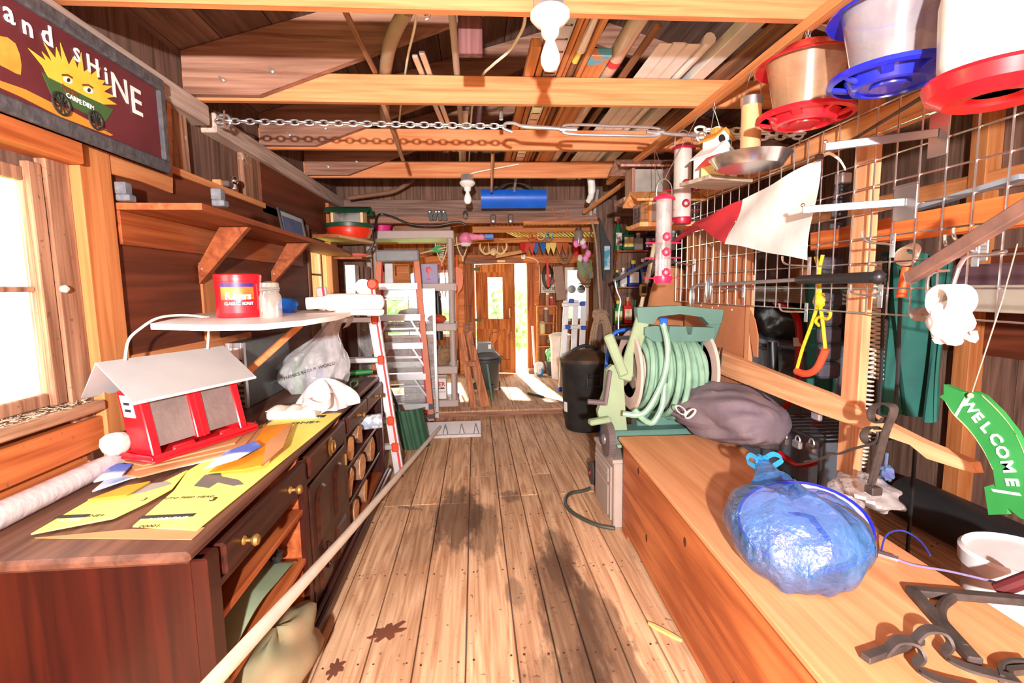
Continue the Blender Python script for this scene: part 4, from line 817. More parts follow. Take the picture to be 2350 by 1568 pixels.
def wrap(n,a0,a1,za,zb,m,off,par): return part(n,MB().lathe([(R_+off,za),(R_+off,zb)],T(q.x,q.y,ZW),16,a0,a1),m,par)
lb=wrap('label',aa-48,aa+40,.02,.145,mat('red_print',sr(200,16,30),.45),.0012,can); wrap('picture_band',aa-46,aa+38,.075,.125,mat('sunrise_print',sr(196,60,30),.45,col2=sr(236,150,50),scale=14),.002,can); wrap('purple_band',aa-46,aa+38,.126,.142,mat('purple_print',sr(60,36,110),.45),.002,can)
wrap('barcode_panel',aa+62,aa+80,.02,.1,M_WHITE,.0015,can)
def wraptext(s,ang,z,size,par,m=M_WHITEINK,**k):
    a=math.radians(ang); nrm=Vector((math.cos(a),math.sin(a),0)); c=Vector((q.x,q.y,ZW+z))+nrm*(R_+.003); xd=Vector((-math.sin(a),math.cos(a),0))
    text(s,frame(c,xd,(0,0,1)),size,m,par,.001,**k)
for i,ch in enumerate('Folgers'): wraptext(ch,aa-27+i*8.6,.088,.04,can,bold=.001)
for i,ch in enumerate('CLASSIC ROAST'): wraptext(ch,aa-33+i*5.3,.058,.016,can,bold=.0004)
part('grip_ridge',MB().box(-.004,.004,-.006,.006,.03,.14,.003,T(q.x,q.y,ZW)@rot('Z',aa+52)@T(R_,0,0)),M_RED,can)
jr=thing('glass_jar','clear glass jar with a domed lid beside the coffee can','jar',(0,0,0)); q=P(623,729,z=ZW); jr.location=(q.x,q.y,ZW); M_JAR=film('jar_glass',(.85,.8,.72),.2,.04,.14)
part('body',MB().lathe([(0,0),(.04,0),(.042,.006),(.042,.085),(.034,.1),(.034,.105)],T(q.x,q.y,ZW),22),M_JAR,jr); part('neck_ring',MB().lathe([(.036,.105),(.039,.108),(.036,.113),(.039,.117),(.035,.121)],T(q.x,q.y,ZW),22),M_JAR,jr); part('lid',MB().lathe([(.034,.121),(.036,.124),(.034,.14),(.015,.146),(0,.147)],T(q.x,q.y,ZW),22),M_JAR,jr); part('wire_bail',MB().tube([(q.x-.04,q.y,ZW+.112),(q.x+.044,q.y-.01,ZW+.118)],.002,5),M_STEEL,jr)
q=P(668,718,z=ZW); solo('blue_snack_bag',MB().blob((q.x-.02,q.y,ZW+.037),(.05,.055,.036),20,12,.25,3,.7,5),mat('shiny_blue',sr(24,110,200),.25,.1,col2=sr(20,70,170),scale=12),'shiny blue snack bag lying behind the glass jar','bag')
tw=thing('rolled_towel','rolled pinkish white towel hanging over the shelf end','towel',(-.6,2.5,ZW)); M_TOW=mat('white_terry',sr(236,218,210),.95,var=.06,scale=60,bump=.5)
pA=P(655,690,z=ZW+.05); pB=P(805,712,z=ZW+.06)
part('roll',MB().tube(spl([Vector((-.80,2.42,ZW+.045)),Vector((-.70,2.44,ZW+.048)),Vector((-.55,2.5,ZW+.046)),Vector((-.47,2.55,ZW+.04))],5),[.03]*5+[.042]*5+[.04]*5+[.03],14),M_TOW,tw); part('fold',MB().tube(spl([Vector((-.68,2.46,ZW+.01)),Vector((-.55,2.53,ZW+.004)),Vector((-.47,2.57,ZW-.01))],5),[.02,.026,.028,.028,.028,.028,.028,.026,.024,.02,.014],12),M_TOW,tw)
# tall grey metal box in the corner, small ledge above it
gb2=thing('metal_box','tall narrow grey metal box hanging in the far corner','metal box',P(805,690,y=5.15)); a,b=P(793,608,y=5.15),P(822,688,y=5.15)
part('case',MB().box(a.x,b.x,5.1,5.25,b.z,a.z,.006),M_STEEL,gb2); part('lower_panel',MB().box(a.x+.015,b.x-.006,5.09,5.1,b.z+.03,b.z+.12,.003),M_ALU,gb2)
ld=thing('corner_ledge','narrow wooden ledge in the corner holding a yellow and pink disc','ledge',P(815,598,y=5.2)); a=P(790,592,y=5.2); part('board',MB().box(XL,P(842,594,y=5.2).x,5.0,5.3,a.z-.025,a.z,.003),W_SHELF,ld)
solo('yellow_disc',MB().lathe([(0,0),(.1,0),(.125,.02),(.12,.03),(0,.034)],T(-1.18,5.14,a.z),24),mat('yellow_pink_plastic',sr(240,200,60),.4,col2=sr(240,120,110),scale=5,contrast=.05),'yellow and pink plastic disc on the corner ledge','disc')
# ================================================================== step ladder
M_FGRED=mat('orange_fibreglass',sr(206,112,76),.5,var=.08); M_FGR2=mat('red_fibreglass',sr(196,50,62),.5)
M_GREYCAP=mat('grey_cap',sr(140,140,146),.6,var=.1,scale=20)
sl=thing('step_ladder','tall step ladder with orange side rails, aluminium treads and grey cap','step ladder',(-.82,5.38,0))
ZTOP=1.83
def lx(z,s): # rail x at height
    t=z/ZTOP; c=-.805-.0*t; w=.315*(1-t)+.19*t; return c+s*w
def ly(z): return 5.22+.16*z/ZTOP
for s in(-1,1):
    part('front_rail',MB().bar((lx(0,s),ly(0),.015),(lx(ZTOP,s),ly(ZTOP),ZTOP),.06,.03,(0,-1,.1),c=.003),M_FGRED,sl)
    part('foot',MB().box(lx(0,s)-.025,lx(0,s)+.025,ly(0)-.04,ly(0)+.04,0,.04,.005),M_BLACK,sl)
    part('rear_rail',MB().bar((-.80+s*.26,5.435,.015),(lx(ZTOP,s)*.98-.02,5.41,ZTOP-.05),.05,.03,(0,-1,.1),c=.003),M_FGR2,sl)
for b in(0,.1,.2): pass
for z in(.22,.54,.87,1.17,1.50):
    part('tread',MB().box(lx(z,-1)+.012,lx(z,1)-.012,ly(z)-.04,ly(z)+.05,z-.012,z+.012,.003).box(lx(z,-1)+.012,lx(z,1)-.012,ly(z)-.042,ly(z)-.038,z-.055,z+.012,.001),M_ALU,sl)
    if z<1.4:
        for s in(-1,1): part('strut',MB().bar((lx(z,s)*.45+.55*-.805,ly(z)-.0,z-.03),(lx(z-.26,s)-s*.01,ly(z-.26)+.01,z-.27 if z>.3 else .02),.018,.006,(0,-1,0)),M_STEEL,sl)
for z in(.38,.7,1.02,1.34): part('rear_rung',MB().box(-.80-.24,-.80+.24,5.425,5.455,z-.012,z+.012,.003),M_ALU,sl)
part('cap',MB().box(lx(ZTOP,-1)-.035,lx(ZTOP,1)+.035,ly(ZTOP)-.06,ly(ZTOP)+.10,ZTOP-.09,ZTOP+.03,.015),M_GREYCAP,sl)
part('tape_band',MB().bar((lx(.16,1),ly(.16)-.001,.16),(lx(.22,1),ly(.22)-.001,.22),.064,.034,(0,-1,.1)).bar((lx(.06,1),ly(.06)-.001,.06),(lx(.11,1),ly(.11)-.001,.11),.064,.034,(0,-1,.1)),M_BLACK,sl)
part('warning_label',MB().box(lx(1.5,-1)+.09,lx(1.5,1)-.05,ly(1.5)-.0445,ly(1.5)-.042,1.455,1.5),M_WHITE,sl)
# ------------------------------------------------------------------ obscure glass panel in aluminium frame
gp_=thing('obscure_glass_screen','aluminium framed pebbled glass panel standing behind the step ladder','glass screen',(-.75,5.49,0))
gx0,gx1=P(822,800,y=5.49).x,P(1006,900,y=5.49).x; gz=P(980,662,y=5.49).z
for b in((gx0,gx0+.035,0,gz),(gx1-.035,gx1,0,gz),(gx0+.035,gx1-.035,0,.035),(gx0+.035,gx1-.035,gz-.09,gz)): part('frame_bar',MB().box(b[0],b[1],5.47,5.495,b[2],b[3],.003),M_ALU,gp_)
part('pane',MB().box(gx0+.035,gx1-.035,5.478,5.484,.035,gz-.09),film('pebbled_glass',(.8,.8,.8),.22,.2,.12,1.0,45),gp_)
# ------------------------------------------------------------------ grey plastic shelving unit
M_GREYP=mat('taupe_plastic',sr(190,174,168),.55,var=.05)
su=thing('plastic_shelving','tall taupe plastic shelving unit standing on the step','shelving unit',(-.73,5.9,ZB))
sx0,sx1,sy0,sy1=-1.21,-.24,5.70,6.12
for x in(sx0+.03,sx1-.03):
    for y in(sy0+.03,sy1-.03): part('post',MB().tube([(x,y,ZB),(x,y,2.05)],.032,4 if False else 10),M_GREYP,su)
for z in(ZB+.005,.46,.96,1.42,2.01): part('shelf',MB().box(sx0-.02,sx1+.02,sy0-.02,sy1+.02,z,z+.09 if z>.2 else z+.08,.008),M_GREYP,su)
# things on it
ob=thing('opener_box','white cardboard box with red lettering on the low shelf','box',(-.55,5.85,.15)); part('box',MB().box(-.85,-.36,5.74,5.98,ZB+.09,.40,.003),mat('white_box',(.8,.79,.78),.6),ob)
text('STER',frame(Vector((-.45,5.739,.33)),(1,0,0),(0,0,1)),.075,mat('red_ink',sr(196,30,44),.6),ob,.0008,bold=.001); part('black_strip',MB().box(-.52,-.38,5.737,5.74,.275,.292),M_BLKINK,ob); text('1/2 HP',frame(Vector((-.45,5.736,.284)),(1,0,0),(0,0,1)),.018,M_WHITEINK,ob,.0006); part('grey_line',MB().box(-.84,-.37,5.738,5.74,.235,.245),mat('grey_ink',(.4,.4,.4),.6),ob)
bk=thing('wicker_basket','brown wicker basket of twigs on the middle shelf','basket',(-.4,5.9,.55)); part('bowl',MB().lathe([(0,0),(.13,.0),(.18,.1),(.2,.2),(.19,.2),(.17,.1),(.12,.01)],T(-.45,5.9,.552),22),mat('wicker',sr(120,92,66),.9,col2=sr(170,140,104),scale=30,bump=.6),bk)
tw_=MB()
for k in range(14):
    a=random.uniform(0,6.28); tw_.tube([(-.45+.1*math.cos(a),5.9+.1*math.sin(a),.62),(-.45+.2*math.cos(a+.6),5.9+.2*math.sin(a+.6),.80+random.uniform(0,.08))],.004,5)
part('twigs',tw_,mat('twig',sr(140,112,80),.9),bk)
fb_=thing('printed_box','lilac printed box with red glasses on the upper shelf','box',(-.75,5.82,1.51)); a,b=P(951,660,y=5.78),P(980,606,y=5.78); part('box',MB().box(a.x,b.x+.12,5.76,5.95,1.51,b.z,.003),mat('lilac_print',sr(150,136,176),.5),fb_)
for k,xx in enumerate((a.x+.05,a.x+.17)): part('printed_goblet',MB().lathe([(0,0),(.028,.002),(.006,.014),(.006,.07),(.03,.1),(.026,.14),(0,.15)],T(xx,5.758,1.55)@Matrix.Diagonal((1,.05,1,1)),12),mat('red_goblet%d'%k,sr(200,40,50),.4),fb_)
for lab,x,z,sx,sz,col in(('small orange cloth on the third shelf of the shelving unit',-.45,1.05,.11,.05,sr(210,80,40)),('black case on the lowest shelf front of the shelving unit',-.42,.0,.0,.0,None)):
    if col: solo('cloth_heap',MB().blob((x,5.85,z+sz*.9),(sx,.09,sz),16,10,.2,3),mat('orange_cloth',col,.9),lab,'cloth')
solo('dark_bundle',MB().blob((-.75,5.86,1.14),(.16,.12,.08),20,12,.2,3),mat('brown_bundle',sr(110,80,60),.9,bump=.4,scale=14),'brown bundle lying on the third shelf behind the step ladder','bundle')
pt_=thing('pink_tub','bright pink plastic tub on top of the shelving unit','tub',(-1.05,5.85,2.10)); a=P(843,545,y=5.85); part('body',MB().lathe([(0,0),(.10,0),(.13,.12),(.135,.12)],T(-1.05,5.85,2.10),20),mat('hot_pink',sr(230,50,140),.4),pt_); part('rim',MB().tube(ring((-1.05,5.85,2.22),.135,None,22),.008,6,True),mat('hot_pink_b',sr(236,60,150),.4),pt_)
solo('grey_plank',MB().box(-.9,-.26,5.82,5.98,2.10,2.17,.006),W_OLD,'short grey weathered plank on top of the shelving unit','plank')
solo('pale_pink_box',MB().box(-.66,-.45,5.84,5.95,2.172,2.225,.006),mat('pale_pink',sr(230,160,170),.5),'pale pink box lying on the grey plank','box')
pj=thing('pink_watering_can','pink plastic flamingo shaped watering can overhanging the shelving top','watering can',(-.12,5.85,2.05)); q=P(1068,548,y=5.85)
part('body',MB().blob((q.x,5.85,q.z),(.075,.075,.075),18,12,.05),mat('pink_plastic',sr(232,130,170),.4),pj); e=P(1108,544,y=5.85); part('spout',MB().tube([(q.x,5.85,q.z+.02),(e.x-.05,5.85,e.z)],[.05,.03],10),mat('pink_plastic_b',sr(236,140,180),.4),pj); part('rose',MB().blob((e.x-.02,5.85,e.z),(.05,.04,.035),14,10,.0),mat('pink_plastic_c',sr(240,150,190),.4),pj); part('white_foot',MB().lathe([(.07,0),(.05,-.035),(0,-.04)],T(q.x,5.85,q.z-.05),16),M_WHITE,pj)
q=P(1122,543,y=5.9); solo('blue_brush',MB().box(q.x-.06,q.x+.06,5.87,5.93,q.z-.03,q.z+.03,.01),mat('blue_plastic',sr(40,90,180),.4),'blue plastic brush beside the pink watering can on the rail','brush')
# ------------------------------------------------------------------ folding aluminium ladder by the sideboard end
al=thing('aluminium_ladder','folding aluminium ladder with red edged rails and orange locks past the sideboard','ladder',(-.9,3.85,0))
M_ORL=mat('orange_lock',sr(226,70,34),.4); M_REDT=mat('red_tape',sr(200,40,40),.5)
F0=Vector((-.615,3.76,.0)); F1=Vector((-.80,3.86,1.47)); up=(F1-F0).normalized()
for dx,dy in((0,0),(-.36,.0)):
    a=F0+Vector((dx,dy,0)); b=F1+Vector((dx,dy,0)); part('rail',MB().bar(a,b,.03,.075,(1,0,0),c=.003),M_ALU,al); part('rail_edge',MB().bar(a+Vector((.018,-.03,0)),b+Vector((.018,-.03,0)),.006,.014,(1,0,0)).bar(a+Vector((.018,.025,0)),b+Vector((.018,.025,0)),.006,.014,(1,0,0)),M_REDT,al)
    part('foot',MB().box(a.x-.03,a.x+.03,a.y-.03,a.y+.03,0,.03,.004),M_BLACK,al)
    part('inner_rail',MB().bar(a+Vector((-.03,.06,.05)),b+Vector((-.03,.06,-.1)),.025,.05,(1,0,0),c=.003),M_STEEL,al)
for t in(.16,.30,.62,.83):
    c=F0.lerp(F1,t); part('rung',MB().bar(c+Vector((-.35,-.0,0)),c,.05,.045,(0,0,1),c=.006),M_ALU,al); part('lock',MB().box(c.x-.022,c.x+.03,c.y-.04,c.y+.035,c.z-.035,c.z+.035,.008),M_ORL,al)
h=F1+Vector((.02,-.03,.0)); part('hinge_knob',MB().lathe([(0,0),(.04,0),(.04,.05),(.03,.06),(0,.06)],T(h.x+.02,h.y-.02,h.z+.02)@rot('X',90),16),M_ORL,al); part('hinge_plate',MB().lathe([(0,-.01),(.06,-.01),(.06,.01),(0,.01)],T(h.x-.06,h.y+.0,h.z)@rot('X',90),18),M_ALU,al)
# green snow pusher
sp=thing('snow_shovel','green ribbed snow shovel leaning beside the ladders','snow shovel',(-.6,4.35,0)); M_GRN=mat('dark_green_plastic',sr(44,84,62),.5,var=.15)
def sc(u,v): # blade curved
    a=-1.0+2.0*v; rib=.008*math.sin(u*26)
    return (-.66+.24*u+.06*math.sin(v*3),4.35-.12*v+.1*u,.03+.34*v+ (0.09*math.cos(a*1.3)-.05)*0+rib*.5) 
part('blade',MB().surf(lambda u,v:(-.74+.30*v-.06*u,4.42-.10*math.sin(math.pi*v)-.02*u+.006*math.sin(v*40),.02+.36*u),14,40,.004),M_GRN,sp)
part('edge_plate',MB().surf(lambda u,v:(-.76+.1*v-.05*u,4.30+.08*v,.01+.30*u),6,6,.004),mat('pale_green',sr(200,216,206),.5),sp)
part('handle',MB().tube([(-.68,4.42,.30),(-.95,4.62,.85)],.016,10),mat('dark_grey_tube',(.05,.06,.07),.4),sp)
# ------------------------------------------------------------------ folded wooden trestle
wt=thing('wooden_trestle','folded wooden sawhorse legs leaning on the shelving corner','sawhorse',(.0,5.55,ZB))
W_TR=wood('trestle_wood',sr(150,84,46),sr(206,136,86),'z',.8,.6)
for i,(a,b) in enumerate((((1058,765),(1088,952)),((1075,762),(1112,955)),((1085,800),(1118,942)))):
    A=P(*a,y=5.72+.02*i); B=P(*b,y=5.60+.03*i); B.z=max(B.z,ZB+.004); part('leg',MB().bar(B,A,.075,.022,(0,-1,0),c=.003),W_TR,wt)
A=P(1080,835,y=5.66); part('cross_block',MB().box(A.x-.04,A.x+.06,5.63,5.70,A.z-.03,A.z+.03,.004),W_TR,wt)
for py in(790,860,905): A=P(1090,py,y=5.64); part('bolt',MB().lathe([(0,0),(.012,0),(.012,.01),(0,.012)],T(A.x-.02,5.635,A.z)@rot('X',90),8),M_DARKIRON,wt)
# ------------------------------------------------------------------ shop vacuum
sv=thing('shop_vacuum','dark grey drum shop vacuum on casters','vacuum cleaner',(.13,6.55,ZB)); M_VAC=mat('charcoal_plastic',sr(58,60,62),.5); c=Vector((.13,6.55,ZB))
part('drum',MB().lathe([(0,.05),(.16,.05),(.168,.07),(.178,.40),(.186,.405),(.186,.44),(.172,.45),(.17,.46)],T(c),28),M_VAC,sv); part('lid',MB().lathe([(.19,.46),(.19,.48),(.15,.52),(.12,.54),(0,.54)],T(c),28),mat('grey_lid',sr(96,98,100),.5),sv)
hd_=MB(); hd_.add([(-.13,-.1,.53),(.13,-.1,.53),(.13,.1,.53),(-.13,.1,.53),(-.10,-.085,.66),(.07,-.085,.66),(.07,.085,.66),(-.1,.085,.66)],[(0,1,2,3),(7,6,5,4),(0,4,5,1),(1,5,6,2),(2,6,7,3),(3,7,4,0)],T(c)); mh=part('motor_head',hd_,mat('grey_head',sr(92,98,98),.5),sv)
part('label',MB().box(.03,.07,-.094,-.09,.57,.64,0,T(c)),M_WHITE,mh); part('latch',MB().box(.15,.2,-.06,.03,.38,.46,.006,T(c)),M_BLACK,sv)
for a in(20,110,200,290):
    v=Vector((math.cos(math.radians(a)),math.sin(math.radians(a)),0)); k=part('caster_bracket',MB().box(-.03,.03,-.03,.03,.04,.12,.006,T(c+v*.17)),M_BLACK,sv); part('caster_wheel',MB().tube([c+v*.19+Vector((-.012,0,.027)),c+v*.19+Vector((.012,0,.027))],.027,14),M_BLACK,k)
solo('green_post',MB().bar(P(1130,922,y=5.95)+Vector((0,0,.0)),P(1118,835,y=6.0),.03,.03,c=.004),mat('green_metal',sr(40,96,70),.5),'short dark green metal post leaning by the vacuum','post')
# ------------------------------------------------------------------ black lidded bin
tb=thing('rubbish_bin','black plastic rubbish bin with dusty domed lid and side handles','bin',(1.10,4.88,0)); M_BIN=mat('bin_black',(.014,.014,.015),.55,spec=.25,col2=(.035,.033,.03),scale=8); c=Vector((1.10,4.88,0))
part('body',MB().lathe([(0,.0),(.19,.0),(.2,.02),(.225,.3),(.227,.305),(.238,.62),(.25,.66),(.25,.70),(.24,.705)],T(c),40),M_BIN,tb)
part('lid',MB().lathe([(.255,.70),(.258,.735),(.24,.745),(.232,.755),(.16,.80),(.06,.815),(0,.817)],T(c),40),mat('bin_lid',(.03,.026,.02),.5,col2=sr(96,66,44),scale=6,contrast=.12),tb)
part('lid_handle',MB().tube(arc(c+Vector((-.13,-.02,.80)),c+Vector((.13,-.02,.80)),(0,0,.055),10),.016,8),M_BIN,tb)
for a in(-82,98):
    v=Vector((math.cos(math.radians(a)),math.sin(math.radians(a)),0)); s_=Vector((-v.y,v.x,0)); o=c+v*.245
    part('side_handle',MB().tube([o+s_*-.07+Vector((0,0,.62)),o+s_*-.07+v*.012+Vector((0,0,.48)),o+s_*.07+v*.012+Vector((0,0,.48)),o+s_*.07+Vector((0,0,.62))],.011,8).tube([o+s_*-.06+v*.015+Vector((0,0,.585)),o+s_*.06+v*.015+Vector((0,0,.585))],.02,10),M_BIN,tb)
part('white_mark',MB().lathe([(.2345,.2),(.2357,.24),(.237,.3)],T(c),6,195,210),M_WHITE,tb)
# grabber stick on the raised floor
gs_=thing('pole_handle','grey pole with dark grip lying on the back room floor','pole',(.8,6.0,ZB)); part('shaft',MB().tube([P(1300,925,z=ZB+.014),P(1245,910,z=ZB+.014)],.011,8),M_STEEL,gs_); part('grip',MB().tube([P(1248,911,z=ZB+.015),P(1212,903,z=ZB+.015)],.016,10),mat('dark_grip',sr(40,60,50),.6),gs_)
# ================================================================== far things in the back room
# folded white multi ladder with blue locks
fl2=thing('folded_ladder','folded pale aluminium ladder with blue locks and round hinges behind the bin','ladder',(1.2,6.5,ZB)); M_PALE=mat('pale_alu',(.78,.78,.8),.35,.5); M_BLUEL=mat('blue_lock',sr(30,80,190),.4)
yl=6.5
def LP(px,py,dy=0): return P(px,py,y=yl+dy)
for i,(t,b) in enumerate((((1300,690),(1288,905)),((1322,688),(1312,905)),((1340,690),(1332,905)))):
    a=LP(*t,-.02*i); q=LP(*b,-.1); q.z=ZB+.004; part('rail',MB().bar(q,a,.075,.03,(0,-1,0),c=.004),M_PALE,fl2); part('foot',MB().box(q.x-.045,q.x+.045,q.y-.03,q.y+.03,ZB,ZB+.05,.006),M_BLUEL,fl2)
for py in(700,752): part('rung',MB().bar(LP(1290,py,-.05),LP(1345,py-2,-.05),.05,.04,(0,-1,0),c=.006),M_PALE,fl2)
for px,py in((1312,690),(1337,697),(1304,750),(1340,752)): a=LP(px,py,-.09); part('lock',MB().box(a.x-.04,a.x+.03,a.y-.02,a.y+.02,a.z-.03,a.z+.025,.008),M_BLUEL,fl2)
for px in(1312,1334): a=LP(px,664,-.03); part('hinge_disc',MB().lathe([(0,-.012),(.055,-.012),(.055,.012),(.02,.016),(0,.016)],T(a)@rot('X',90),20),mat('hinge_grey%d'%px,sr(130,130,126),.45,.5),fl2)
# potting: grey pot with green bag, white bucket, small shelf ladder
pt2=thing('planter_pot','dark grey planter pot on the back room floor','pot',(1.1,7.3,ZB)); a=P(1264,855,z=ZB); part('body',MB().lathe([(0,0),(.09,0),(.125,.2),(.135,.2),(.135,.23),(.12,.23),(.1,.05)],T(a.x,a.y-.25,ZB),22),mat('pot_grey',sr(84,78,76),.6),pt2)
c=Vector((a.x,a.y-.25,ZB+.24)); sb=thing('soil_bag','green and white plastic soil bag stuffed in the planter pot','bag',c); part('film',MB().blob(c+Vector((0,0,.05)),(.11,.1,.14),22,14,.25,3,.8,2),mat('green_white_film',sr(40,190,80),.4,col2=(.85,.85,.8),scale=7,contrast=.06),sb); part('twist',MB().blob(c+Vector((.02,-.03,.19)),(.03,.03,.035),12,8,.3,3,1,4),mat('clear_film_twist',sr(190,170,130),.4),sb)
wk2=thing('white_bucket','white lidded bucket behind the folded ladder','bucket',(1.1,7.1,ZB)); a=P(1285,760,y=7.3); part('body',MB().lathe([(0,ZB),(.13,ZB),(.15,.65),(.16,.65),(.16,.7)],T(a.x,7.3,0),22),M_WHITE,wk2); part('lid',MB().lathe([(.17,.70),(.17,.73),(.1,.76),(0,.765)],T(a.x,7.3,0),22),mat('cream_lid',sr(236,226,206),.5),wk2)
lb_=thing('litter_bag','white sack with blue print on the floor beside the planter','bag',(1.0,7.6,ZB)); part('sack',MB().blob((.98,7.55,ZB+.11),(.08,.08,.11),18,12,.15,2,.7),mat('white_blue_sack',(.82,.82,.8),.6,col2=sr(40,140,210),scale=6,contrast=.05),lb_); text('1.32',frame(Vector((.97,7.462,ZB+.1)),(1,0,0),(0,0,1)),.05,M_BLKINK,lb_,.001)
# narrow shelf rack on the end wall
rs=thing('shelf_rack','narrow orange wood shelf rack by the open door','shelf rack',(1.1,7.9,ZB)); x0,x1=bx(1230),bx(1272)
for x in(x0,x1): part('upright',MB().box(x-.012,x+.012,YE-.22,YE-.06,ZB,bz(705),.003),W_BACKX,rs)
for i,py in enumerate((706,744,770,797)): part('shelf',MB().box(x0,x1,YE-.22,YE-.06,bz(py),bz(py)+.018,.002),W_BACKX,rs)
part('back_slat',MB().box(x0,x1,YE-.07,YE-.055,bz(725),bz(706),.002),W_BACKX,rs)
for lab,px,py,r,h,col,n in(('brown glass bottle on the top shelf of the rack',1254,706,.03,.2,sr(170,130,90),'bottle'),('red and white spray tin on the top shelf of the rack',1262,706,.025,.14,sr(200,60,80),'tin'),('tall jar of seed on the second shelf of the rack',1250,744,.045,.24,sr(150,120,100),'jar'),('white tin with yellow and red label on the third shelf',1241,770,.05,.2,sr(230,220,160),'tin')):
    q=Vector((bx(px),YE-.14,bz(py)+.018)); t=thing('storage_'+n,lab,n,q); part('body',MB().lathe([(0,0),(r,0),(r,h*.8),(r*.8,h*.84)],T(q),14),mat(lab[:20],col,.5),t); part('cap',MB().lathe([(r*.85,h*.84),(r*.85,h),(0,h)],T(q),14),M_WHITE,t)
q=Vector((bx(1262),YE-.12,bz(797)+.018)); solo('plaid_ball',MB().blob(q+Vector((0,0,.07)),(.07,.06,.07),14,10,.2,3),mat('tan_net',sr(170,140,110),.9,bump=.5,scale=20),'tan netting bundle on the lowest shelf of the rack','bundle')
solo('wooden_stick',MB().tube([P(1268,800,y=7.75),P(1272,706,y=7.77)],.014,8),W_BACKX,'thin wooden stick leaning against the shelf rack','stick')
mlt=thing('sledge_hammer','white handled mallet standing by the door jamb','mallet',(bx(1225),7.8,ZB)); part('handle',MB().tube([P(1227,838,y=7.82),P(1222,748,y=7.86)],.02,8),M_WHITE,mlt); part('head',MB().box(bx(1222)-.1,bx(1222)+.03,7.78,7.86,ZB,ZB+.07,.01),W_OLD,mlt)
# sign, cord, bottles
ss=thing('beer_sign','white rectangular sign lettered SPATEN in a thin frame','sign',(bx(1262),YE-.03,bz(675))); part('plate',MB().box(bx(1241),bx(1282),YE-.03,YE-.022,bz(675),bz(632),.002),mat('sign_cream',sr(230,222,206),.5),ss); text('SPATEN',frame(Vector((bx(1262),YE-.031,bz(665))),(1,0,0),(0,0,1)),.068,M_BLKINK,ss,.001,bold=.0012); part('red_emblem',MB().lathe([(0,0),(.07,0),(.07,.002),(0,.002)],T(bx(1263),YE-.031,bz(648))@rot('X',90),20),mat('emblem_red',sr(200,40,50),.5),ss); part('underline',MB().box(bx(1248),bx(1276),YE-.032,YE-.03,bz(671.5),bz(670.5)),M_BLKINK,ss)
cd_=thing('extension_cord','coiled black extension cord with red strap hanging on the end wall','cord',(bx(1257),YE-.1,bz(660)))
for k in range(7): a=P(1257,632,y=YE-.11); part('coil',MB().tube([a+Vector((.085*(1-.06*k)*math.cos(t),-.012*k+.02,.19*(1-.03*k)*math.sin(t)-.02)) for t in[2*math.pi*i/28 for i in range(28)]],.008,5,True),mat('cord_black%d'%k,(.025,.025,.025),.5),cd_)
part('strap',MB().strip([P(1256,596,y=YE-.22),P(1257,630,y=YE-.24),P(1259,659,y=YE-.22)],(.035,0,0),.006),mat('red_strap',sr(220,60,40),.5),cd_)
so_=thing('wall_socket','white round cable box on the door head','junction box',P(1201,590,y=YE-.08)); a=P(1201,589,y=YE-.08); part('case',MB().box(a.x-.035,a.x+.035,YE-.12,YE-.06,a.z-.035,a.z+.035,.012),M_WHITE,so_); part('cable',MB().tube(spl([a,P(1228,595,y=YE-.08),P(1237,612,y=YE-.08),P(1238,660,y=YE-.08),P(1236,680,y=YE-.08),P(1229,700,y=YE-.08)],5),.009,6),M_CREAM,so_); part('cable',MB().tube(spl([a,P(1160,592,y=YE-.06),P(1110,597,y=YE-.06),P(1060,592,y=YE-.06),P(1010,595,y=YE-.06)],4),.008,6),mat('orange_cable',sr(230,170,110),.5),so_)
an=thing('deer_antlers','pair of pale deer antlers mounted above the door','antlers',P(1131,580,y=7.3)); M_BONE=mat('bone',sr(232,206,160),.6)
c=P(1132,578,y=7.3)
for s in(-1,1): part('antler',MB().tube(spl([c+Vector((s*.03,0,0)),c+Vector((s*.12,-.04,-.03)),c+Vector((s*.19,-.08,.05)),c+Vector((s*.17,-.08,.15)),c+Vector((s*.1,-.06,.17))],6),[.018]*12+[.014]*8+[.008]*5,8).tube([c+Vector((s*.15,-.05,.0)),c+Vector((s*.12,-.1,.08))],[.01,.004],6).tube([c+Vector((s*.06,-.02,.0)),c+Vector((s*.07,-.08,.13))],[.012,.004],6),M_BONE,an)
part('skull_plate',MB().blob(c,(.05,.03,.05),14,10,.15,2),M_BONE,an)
solo('bone_handle',MB().tube([P(1138,588,y=7.35),P(1203,576,y=7.35)],[.03,.026],10),mat('tan_wood',sr(206,160,110),.6),'tan round wooden handle hanging over the door','handle')
